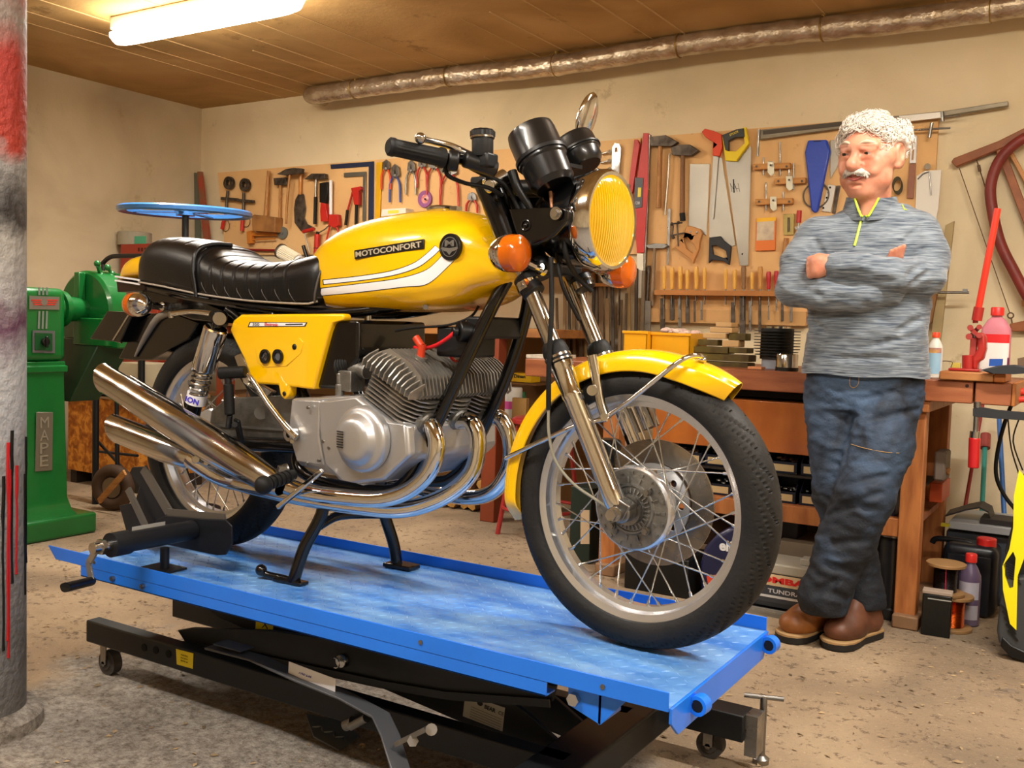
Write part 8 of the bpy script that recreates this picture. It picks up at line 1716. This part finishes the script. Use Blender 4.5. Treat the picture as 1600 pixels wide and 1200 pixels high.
# hand of the upper forearm: back of hand, four bent fingers and a thumb, tucked into the other sleeve
hb_ = np.array([-1., -.05, -.05]); hb_ /= np.linalg.norm(hb_); hu = np.array([0, 0, 1.]); hn = np.array([0.05, -1., 0])
pw0 = wrR+hb_*.03; pal = wrR+hb_*.045
S.cap(wrR, pal+hu*.012, .027, .026, .015); S.cap(wrR, pal-hu*.016, .026, .025, .015)
for i, (u, ln) in enumerate(((.028, .046), (.010, .05), (-.009, .047), (-.027, .038))):
    k0 = pal+hu*u*.95+hb_*.008+hn*.004; k1 = k0+hb_*ln*.36-hn*.016-hu*.003; k2 = k1+hb_*ln*.05-hn*(.045+ln*.3)-hu*.004
    S.chain([k0, k1, k2], [.0125, .0115, .0098], .006)
t0 = wrR+hb_*.012+hu*.022; S.chain([t0, t0+hb_*.028+hu*.006, t0+hb_*.044+hu*.004+hn*-.03], [.016, .013, .011], .008)
# fingertips of the other hand showing above the sleeve
of = h_(1404, 388, -.125)
for i in range(4): q = of+np.array([.012*i-.02, -.004*i, .005*i-.004]); S.chain([q+np.array([-.02, .06, -.09]), q+np.array([-.008, .022, -.035]), q+np.array([0, .008, -.004])], [.0105, .0095, .0075], .002)
S.cap(wrL, of+np.array([-.02, .06, -.09]), .03, .032, .02)
skin = M('skin', 'D39478', .42, 0, col2='B86E54', vscale=22, bump=.08, bscale=160, bdist=.004, spec=.45, ramp=(.4, .75)); skin.node_tree.nodes['Principled BSDF'].inputs['Subsurface Weight'].default_value = .12; skin.node_tree.nodes['Principled BSDF'].inputs['Subsurface Scale'].default_value = .02
body = sdobj(S, 'body', skin, smooth=1)
def headobj(nm, fn, mt, par=body): mb = MB(); fn(mb); return obj(nm, mb, mt, par)
def HW(x, y, z): return m2w(H(x, y, z))
for sg in (-1, 1):
    mb = MB(); mb.ell(HW(sg*3.15, 7.05, .05), C_(1.62), 20, 14); e_ = obj('eye', mb, M('eye_white', '9C8478', .3), body)
    f_ = m2w(H(0, 1, 0))-m2w(H(0, 0, 0)); gz = (Vector(HW(sg*3.15-.25, 8.7, -.12))-HW(sg*3.15, 7.05, .05)).normalized()
    mb = MB(); mb.lathe([(0, C_(1.66)), (C_(.42), C_(1.645)), (C_(.60), C_(1.58))], HW(sg*3.15, 7.05, .05), gz, 20, cap=False); obj('iris', mb, M('iris', '2A221C', .15), e_, solid=False)
    mb = MB(); mb.tube([HW(sg*1.3, 9.0, 2.5), HW(sg*3.0, 8.6, 3.05), HW(sg*4.9, 7.4, 2.5)], [C_(.3), C_(.5), C_(.25)], 8, sub=4); obj('eyebrow', mb, M('brow_hair', 'C9B49C', .8), body)
mb = MB(); mb.tube([HW(-2.9, 8.0, -5.6), HW(-1.3, 9.15, -6.45), HW(0, 9.45, -6.7), HW(1.3, 9.15, -6.45), HW(2.9, 8.0, -5.6)], [C_(.12), C_(.32), C_(.4), C_(.32), C_(.12)], 10, sub=4); obj('lips', mb, M('lip', 'B4605A', .4), body)
# hair: curly white mass plus single curls
Hs = SDF(np.arange(hc_[0]-.17, hc_[0]+.17, .0045), np.arange(-.2, .2, .0045), np.arange(hc_[2]-.12, hc_[2]+.19, .0045))
Hs.ell(H(0, -.8, 2.4), C_(np.array([8.2, 8.1, 7.5])), 0, R=RH); Hs.ell(H(0, 1.8, 6.3), C_(np.array([6.2, 5.4, 3.1])), C_(2), R=RH)
for sg in (-1, 1): Hs.ell(H(sg*6.6, -2.4, 2.8), C_(np.array([2.3, 3.2, 4.0])), C_(2), R=RH)
Hs.ell(H(0, -5.4, .4), C_(np.array([6.0, 3.0, 4.6])), C_(2), R=RH)
Hs.F += C_(2.6)*vnoise(Hs.X, Hs.Y, Hs.Z, 32)+C_(1.2)*vnoise(Hs.X, Hs.Y, Hs.Z, 80)
Hs.ell(H(0, 8.6, .2), C_(np.array([7.0, 5.6, 6.6])), C_(.8), 'sub', RH); Hs.ell(H(0, 6.2, -5.0), C_(np.array([10, 6.0, 6.0])), C_(.6), 'sub', RH)
for sg in (-1, 1): Hs.ell(H(sg*8.4, .2, -1.9), C_(np.array([2.8, 3.0, 4.4])), C_(.6), 'sub', RH)
hairm = M('white_hair', 'F0E9DE', .7, col2='CFC4B6', vscale=50, bump=.3, bscale=120, bdist=.006)
V_, F_ = Hs.mesh(); hm_ = MB(); hm_.v = [m2w(p) for p in V_]; hm_.f = [tuple(int(i) for i in f) for f in F_]; hm_.mi = [0]*len(hm_.f)
hr = random.Random(4); idxs = [hr.randrange(len(V_)) for _ in range(2600)]; cen = H(0, -1, 2)
cur_ = MB()
for i in idxs:
    p = V_[i]; n_ = p-cen; n_ /= np.linalg.norm(n_); loc = RH@(p-hc_)/SCL
    if (loc[1] > 6.0 and loc[2] < 5.5) or loc[2] < -.5 or (abs(loc[0]) > 5 and -3.4 < loc[1] < 4 and loc[2] < 3.4): continue
    t1 = np.cross(n_, [hr.uniform(-1, 1), hr.uniform(-1, 1), hr.uniform(-1, 1)]); t1 /= np.linalg.norm(t1)+1e-6; t2 = np.cross(n_, t1); R_c = C_(hr.uniform(.5, 1.5)); pts = []
    n_t = hr.uniform(.7, 1.6); 
    for k in range(8):
        a = k/7*n_t*2*PI; pts.append(m2w(p-n_*C_(.3)+n_*C_(.22)*k*hr.uniform(.5, .9)+t1*R_c*math.sin(a)*.8+t2*R_c*(math.cos(a)-1)*.8))
    cur_.tube(pts, [C_(.11)]*7+[C_(.04)], 4, cap=False)
hair = obj('hair', hm_, hairm, body, ang=180); obj('curls', cur_, hairm, hair, solid=False, ang=180)['kind'] = 'stuff'
# moustache
ms_ = MB()
for k in range(520):
    sg = 1 if k % 2 else -1; u = hr.random()**.8; x = sg*(.25+2.9*u); y = 9.9-1.55*u*u+hr.uniform(-.45, .25); z = -4.35-.75*u-.3*u*u+hr.uniform(-.5, .5)
    a = HW(x, y, z); b_ = HW(x+sg*hr.uniform(.2, .6), y+hr.uniform(.1, .4), z-hr.uniform(.4, .9)); ms_.tube([a, (a+b_)/2+Vector((0, 0, .001)), b_], [C_(.12), C_(.11), C_(.04)], 4, cap=False)
mu_ = SDF(np.arange(hc_[0]-.16, hc_[0]+.02, .003), np.arange(-.19, .02, .003), np.arange(hc_[2]-.1, hc_[2]-.02, .003))
for sg in (-1, 1): mu_.chain([H(sg*.3, 9.8, -4.7), H(sg*1.8, 9.3, -4.8), H(sg*3.7, 7.9, -5.5)], [C_(.7), C_(.9), C_(.4)], C_(.4))
mo_ = sdobj(mu_, 'moustache', M('moustache_hair', 'E4DDD2', .7, col2='8E8478', vscale=70, bump=.3, bscale=150, bdist=.004), body); obj('moustache_bristles', ms_, M('moustache_hair'), mo_, solid=False, ang=180)['kind'] = 'stuff'
# ---- sweater
W_ = SDF(np.arange(-.36, .36, .0055), np.arange(-.34, .30, .0055), np.arange(h_(1350, 600)[2]-.03, neck[2]+.07, .0055))
def slab(S_, z0, z1, prof, yaw_):
    """torso: elliptic slices, prof rows = z, centre r, centre v, half width, half depth"""
    P_ = np.array(prof); cx = np.interp(S_.Z, P_[:, 0], P_[:, 1]); cy = np.interp(S_.Z, P_[:, 0], P_[:, 2]); a = np.interp(S_.Z, P_[:, 0], P_[:, 3]); b = np.interp(S_.Z, P_[:, 0], P_[:, 4])
    x = S_.X-cx; y = S_.Y-cy; c, s = math.cos(yaw_), math.sin(yaw_); x, y = x*c+y*s, -x*s+y*c
    q = (np.abs(x/a)**2.3+np.abs(y/b)**2.3)**(1/2.3); d = (q-1)*np.minimum(a, b)*.9; d = np.maximum(d, np.maximum(S_.Z-z1, z0-S_.Z)); return d.astype(np.float32)
zh = h_(1350, 584, -.03)[2]; zn = neck[2]
prof = [(zh-.02, .0, .03, .208, .150), (zh+.05, .0, .025, .205, .150), (zh+.15, .0, .015, .196, .148), (h_(1350, 480)[2], .0, .02, .195, .14), (h_(1350, 420)[2], .002, .03, .200, .132), (h_(1350, 375)[2], .008, .035, .196, .118), (h_(1350, 352)[2], .015, .04, .165, .095), (h_(1350, 335)[2], .025, .04, .11, .08), (zn, .03, .04, .08, .07)]
hemz = zh+(W_.X)*.0
W_.F = slab(W_, zh, zn-.0, prof, -.12)
W_.cap(shL+np.array([.01, .0, -.012]), neck+np.array([-.04, .015, -.055]), .066, .06, .05); W_.cap(shR+np.array([-.01, .0, -.012]), neck+np.array([.04, .015, -.055]), .066, .06, .05)
W_.chain([shL, (shL+elL)/2+np.array([-.012, 0, 0]), elL], [.074, .068, .060], .03); W_.chain([elL, h_(1290, 459, -.13), h_(1340, 460, -.14), h_(1392, 456, -.12)], [.060, .060, .055, .046], .012)
W_.chain([shR, (shR+elR)/2+np.array([.012, 0, 0]), elR], [.076, .070, .062], .03); W_.chain([elR, h_(1395, 430, -.15), h_(1345, 419, -.168), h_(1306, 415, -.160)], [.062, .056, .049, .043], .010)
# arm-chest creases and soft folds
nz = vnoise(W_.X, W_.Y, W_.Z, 16)*.007+vnoise(W_.X+W_.Z*1.5, W_.Y, W_.Z*2.2, 22)*.008+vnoise(W_.X, W_.Y, W_.Z*2, 45)*.003
armm = np.exp(-((W_.Z-elL[2])/.12)**2); W_.F += nz*(.45+.9*armm)
def fold(S_, p, q, r_=.006, k=.016):
    pts = []
    for t in np.linspace(0, 1, 7):
        px = p[0]+(q[0]-p[0])*t; py = p[1]+(q[1]-p[1])*t
        for d in np.arange(-.34, .12, .004):
            w_ = h_(px, py, d); ii = [int(np.clip(np.searchsorted(a, v), 0, len(a)-1)) for a, v in zip((S_.xs, S_.ys, S_.zs), w_)]
            if S_.F[ii[0], ii[1], ii[2]] < 0: pts.append(h_(px, py, d-.001)); break
    if len(pts) < 3: return
    n = len(pts); rr = [r_*(.35+.65*math.sin(PI*(i+.5)/n)) for i in range(n)]
    for i in range(n-1):
        if np.linalg.norm(pts[i+1]-pts[i]) < .07: S_.cap(pts[i], pts[i+1], rr[i], rr[i+1], k, 'sub')
for p, q in (((1272, 372, -.05), (1290, 405, -.08)), ((1262, 385, -.06), (1285, 410, -.12)), ((1438, 372, -.06), (1405, 402, -.10)), ((1446, 385, -.05), (1408, 408, -.12)), ((1440, 352, -.05), (1410, 380, -.08)), ((1250, 430, -.13), (1275, 445, -.19)), ((1245, 445, -.13), (1282, 462, -.19)), ((1442, 412, -.13), (1418, 432, -.2)), ((1452, 425, -.12), (1425, 445, -.19)), ((1400, 520, -.12), (1435, 500, -.08)), ((1290, 520, -.13), (1270, 505, -.1)), ((1340, 545, -.13), (1430, 525, -.1)), ((1300, 560, -.13), (1400, 560, -.13))):
    fold(W_, p, q)
# neck opening
W_.cap(neck+np.array([-.005, -.005, -.022]), neck+np.array([-.005, 0, .12]), .058, .066, .006, 'sub'); W_.cap(wrR+np.array([-.0, .0, 0]), wrR+hb_*.08, .033, .036, .004, 'sub') if False else None
def sweatmat():
    m = bpy.data.materials.new('melange_sweater'); m.use_nodes = True; nt = m.node_tree; N = nt.nodes; L = nt.links; b = N['Principled BSDF']; b.inputs['Roughness'].default_value = .85; b.inputs['Sheen Weight'].default_value = .25
    tc = N.new('ShaderNodeTexCoord'); mp = N.new('ShaderNodeMapping'); mp.inputs['Scale'].default_value = (9, 9, 130); L.new(tc.outputs['Object'], mp.inputs[0])
    n = N.new('ShaderNodeTexNoise'); n.inputs['Scale'].default_value = 1.6; n.inputs['Detail'].default_value = 4; n.inputs['Distortion'].default_value = .6; L.new(mp.outputs[0], n.inputs[0])
    r = N.new('ShaderNodeValToRGB'); L.new(n.outputs[0], r.inputs[0]); cr = r.color_ramp; cr.elements[0].position = .34; cr.elements[1].position = .68; cr.elements[0].color = (*lin('3C4654'), 1); cr.elements[1].color = (*lin('848D95'), 1)
    L.new(r.outputs[0], b.inputs['Base Color']); bp = N.new('ShaderNodeBump'); bp.inputs['Strength'].default_value = .35; bp.inputs['Distance'].default_value = .004; L.new(n.outputs[0], bp.inputs['Height']); L.new(bp.outputs[0], b.inputs['Normal']); return m
swm = sweatmat(); sw = sdobj(W_, 'sweater', swm, smooth=2)
# standing collar, open at the front, lime zip
zt = lambda px, py, d: m2w(h_(px, py, d))
cm_ = MB(); rs = []; na = 40; ncx = neck+np.array([-.004, .008, -.02])
for i in range(na+1):
    a = math.radians(-62+304*i/na)     # gap at the front-left
    a = a+math.radians(-0); fr = math.radians(-100)
    ang_ = fr+math.radians(24)+math.radians(312)*i/na
    rx, ry = .083, .078; front = max(0, 1-min(i, na-i)/7)
    c_, s_ = math.cos(ang_), math.sin(ang_); ab_ = fr+math.radians(5)+math.radians(350)*i/na; base = ncx+np.array([math.cos(ab_)*(rx+.014), math.sin(ab_)*(ry+.014), -.028-.010*front]); top = ncx+np.array([c_*(rx-.002+.014*front), s_*(ry-.002+.02*front), .052-.006*front+.010*s_])
    inn = np.array([c_, s_, 0])*.009
    rs.append([m2w(base), m2w((base+top)/2+np.array([c_, s_, 0])*.003), m2w(top), m2w(top-inn), m2w((base+top)/2-inn), m2w(base-inn)])
cm_.rings(rs); col_ = obj('collar', cm_, swm, sw, ang=60)
lime = M('lime_zip', 'C8E830', .4)
def onto(px, py, off=.002):
    return None
swt = BVHTree.FromPolygons([v.co+sw.matrix_world.translation*0 for v in sw.data.vertices], [tuple(p.vertices) for p in sw.data.polygons])
orgp = ORG['person']
def ons(px, py, off=.003):
    d = ray(px, py).normalized(); h = swt.ray_cast(CP-orgp, d); return (h[0]+orgp-d*off) if h[0] else m2w(h_(px, py, -.1))
mb = MB(); mb.tube([ons(1348, 330), ons(1346, 340), ons(1344, 350), ons(1341, 362), ons(1338, 374), ons(1335, 384)], .0042, 6); obj('zip', mb, lime, sw)
e1 = Vector(rs[0][2]); e2 = Vector(rs[-1][2]); lo_ = ons(1348, 330)
for e_, bse in ((e1, Vector(rs[0][0])), (e2, Vector(rs[-1][0]))): mb = MB(); mb.tube([e_, bse.lerp(e_, .5)+Vector((0, -.006, 0)), bse+Vector((0, -.008, .012)), lo_], .0034, 6, sub=4); obj('zip', mb, lime, sw)
mb = MB(); mb.tube([ons(1410, 320), ons(1413, 327), ons(1417, 328)], .0018, 6); obj('chest_logo', mb, lime, sw)
for a_, b_, nm, r_ in ((h_(1306, 415, -.160), h_(1299, 415, -.158), 'cuff', .041),): mb = MB(); ax2 = (m2w(b_)-m2w(a_)).normalized(); mb.ringlathe([(.030, -.02), (.0435, -.02), (.0445, .004), (.040, .010), (.030, .008)], m2w(a_), ax2, 32); obj(nm, mb, swm, sw, ang=60)
mb = MB()
rs = []
for i in range(64):
    a = 2*PI*i/64; c_, s_ = math.cos(a), math.sin(a); e = 2/2.3; x = .209*math.copysign(abs(c_)**e, c_); y = .151*math.copysign(abs(s_)**e, s_); cc_, ss_ = math.cos(-.12), math.sin(-.12); X_ = x*cc_-y*ss_; Y_ = x*ss_+y*cc_+.03
    wv = .003*math.sin(a*5)
    rs.append([m2w((X_*q, (Y_-.03)*q+.03, z+wv)) for q, z in ((1.005, zh+.028), (1.012, zh+.014), (1.012, zh-.006), (.975, zh-.006), (.975, zh+.02))])
mb.rings(rs, closed=True); obj('hem', mb, swm, sw, ang=60)
# ---- jeans
J = SDF(np.arange(-.30, .30, .006), np.arange(-.34, .30, .006), np.arange(.10, zh+.06, .006))
J.F = slab(J, h_(1350, 640)[2], zh+.05, [(h_(1350, 660)[2], .0, .04, .18, .13), (zh-.02, .0, .035, .192, .135), (zh+.06, 0, .03, .185, .13)], -.1)
J.chain([hF+np.array([-.01, 0, -.0]), (hF+kF)/2+np.array([.008, -.01, 0]), kF, (kF+aF)/2+np.array([.0, .015, 0]), aF+np.array([0, 0, -.0]), aF+np.array([-.006, -.004, -.035])], [.118, .108, .094, .092, .080, .084], .03)
J.chain([hB, (hB+kB)/2, kB, (kB+aB)/2, aB, aB+np.array([0, 0, -.04])], [.112, .1, .085, .08, .076, .08], .012)
J.F += vnoise(J.X, J.Y, J.Z*1.3, 13)*.009+vnoise(J.X+J.Z*1.2, J.Y, J.Z*2, 26)*.009+vnoise(J.X-J.Z, J.Y, J.Z*2.5, 40)*.004
for p, q in (((1300, 762, -.2), (1392, 742, -.15)), ((1296, 785, -.2), (1380, 800, -.17)), ((1292, 805, -.2), (1375, 770, -.18)), ((1330, 640, -.1), (1318, 720, -.06)), ((1345, 625, -.12), (1400, 612, -.1)), ((1280, 880, -.2), (1350, 900, -.17)), ((1262, 915, -.2), (1325, 935, -.17)), ((1290, 850, -.2), (1360, 845, -.17)), ((1270, 930, -.2), (1310, 905, -.2)), ((1350, 660, -.12), (1435, 640, -.06))): fold(J, p, q, .006, .02)
# flat hems
J.F = np.maximum(J.F, .112-J.Z)
def jeanmat():
    m = bpy.data.materials.new('washed_denim'); m.use_nodes = True; nt = m.node_tree; N = nt.nodes; L = nt.links; b = N['Principled BSDF']; b.inputs['Roughness'].default_value = .75
    tc = N.new('ShaderNodeTexCoord'); n = N.new('ShaderNodeTexNoise'); n.inputs['Scale'].default_value = 5.5; n.inputs['Detail'].default_value = 5; n.inputs['Distortion'].default_value = .8; L.new(tc.outputs['Object'], n.inputs[0])
    sp = N.new('ShaderNodeSeparateXYZ'); L.new(tc.outputs['Object'], sp.inputs[0]); mr = N.new('ShaderNodeMapRange'); L.new(sp.outputs[2], mr.inputs[0]); mr.inputs[1].default_value = .25; mr.inputs[2].default_value = .75; mr.inputs[3].default_value = -.10; mr.inputs[4].default_value = .10
    ad = N.new('ShaderNodeMath'); ad.operation = 'ADD'; L.new(n.outputs[0], ad.inputs[0]); L.new(mr.outputs[0], ad.inputs[1])
    r = N.new('ShaderNodeValToRGB'); L.new(ad.outputs[0], r.inputs[0]); cr = r.color_ramp; cr.elements[0].position = .46; cr.elements[1].position = .8; cr.elements[0].color = (*lin('101722'), 1); cr.elements[1].color = (*lin('435A78'), 1)
    L.new(r.outputs[0], b.inputs['Base Color']); n2 = N.new('ShaderNodeTexNoise'); n2.inputs['Scale'].default_value = 140; L.new(tc.outputs['Object'], n2.inputs[0]); bp = N.new('ShaderNodeBump'); bp.inputs['Strength'].default_value = .4; bp.inputs['Distance'].default_value = .004; L.new(n2.outputs[0], bp.inputs['Height']); L.new(bp.outputs[0], b.inputs['Normal']); return m
jm = jeanmat(); jn = sdobj(J, 'jeans', jm, smooth=2)
jt = BVHTree.FromPolygons([v.co for v in jn.data.vertices], [tuple(p.vertices) for p in jn.data.polygons])
def onj(px, py, off=.002):
    d = ray(px, py).normalized(); h = jt.ray_cast(CP-orgp, d); return (h[0]+orgp-d*off) if h[0] else m2w(h_(px, py, -.1))
stm = M('stitching', 'B08A50', .7)
for pts in ([(1328, 590), (1328, 602), (1334, 606), (1341, 600), (1342, 588)], [(1330, 694), (1350, 700), (1380, 706), (1405, 708)]): mb = MB(); mb.tube([onj(x, y) for x, y in pts], .0011, 5, sub=3); obj('seam_stitching', mb, stm, jn)
# ---- boots
bl = M('brown_boot_leather', 'A2662E', .5, col2='6E4020', vscale=8, bump=.12, bscale=70, bdist=.006)
bl2 = M('shaded_boot_leather', '6E4430', .5, col2='4A2C1E', vscale=8, bump=.12, bscale=70, bdist=.006)  # same leather as the lit boot, with shade put into its colour
def boot(toe, heel, ank, mt, nm, tilt=0):
    toe = np.array(toe); heel = np.array(heel); d = toe-heel; ln = np.linalg.norm(d); d = d/ln; s = np.array([-d[1], d[0], 0]); lo = np.minimum(toe, heel)-.11; hi = np.maximum(toe, heel)+.11
    B_ = SDF(np.arange(lo[0], hi[0], .005), np.arange(lo[1], hi[1], .005), np.arange(.012, .21, .005))
    z = np.array([0, 0, 1.]); B_.ell(heel+d*ln*.80+z*.058, (.0, .0, .0) if False else np.array([.052, .052, .040]), .0); B_.ell(heel+d*ln*.62+z*.062, np.array([.055, .055, .046]), .03)
    B_.cap(heel+d*.05+z*.065, heel+d*ln*.6+z*.06, .045, .048, .03); B_.cap(heel+d*.055+z*.07, np.array([ank[0], ank[1], .19]), .046, .06, .03); B_.cap(heel+d*ln*.55+z*.08, np.array([ank[0], ank[1], .17])+d*.02, .038, .045, .03)
    B_.F += vnoise(B_.X, B_.Y, B_.Z, 30)*.004; B_.F = np.maximum(B_.F, .028-B_.Z)
    o = sdobj(B_, nm, mt, smooth=2)
    prof2 = [(0.0, .030), (.05, .041), (.25, .042), (.45, .040), (.65, .052), (.80, .055), (.92, .044), (.985, .022), (1.0, .0)]
    def outl(q): return [heel+d*ln*t*1.03+s*w_*q for t, w_ in prof2]+[heel+d*ln*t*1.03-s*w_*q for t, w_ in reversed(prof2[:-1])]
    mb = MB(); mb.rings([[m2w(p+z*h) for p in outl(q)] for h, q in ((.012, 1.06), (.034, 1.1))]); obj('welt', mb, M('boot_welt', 'A8885C', .6), o, bev=.003)
    mb = MB(); mb.rings([[m2w(p+z*h) for p in outl(q)] for h, q in ((.003, 1.07), (.026, 1.1))]); obj('sole', mb, M('boot_sole', '1C1A19', .7), o, bev=.002)
    hm2 = MB(); hm2.cyl(m2w(heel+d*.035+z*.0), m2w(heel+d*.035+z*.02), .042, n=24); obj('heel', hm2, M('boot_sole', '1C1A19'), o)
boot(fl(1224, 1004), fl(1300, 985), aF, bl, 'left_boot')
boot(fl(1296, 1016), fl(1366, 992), aB, bl2, 'right_boot')
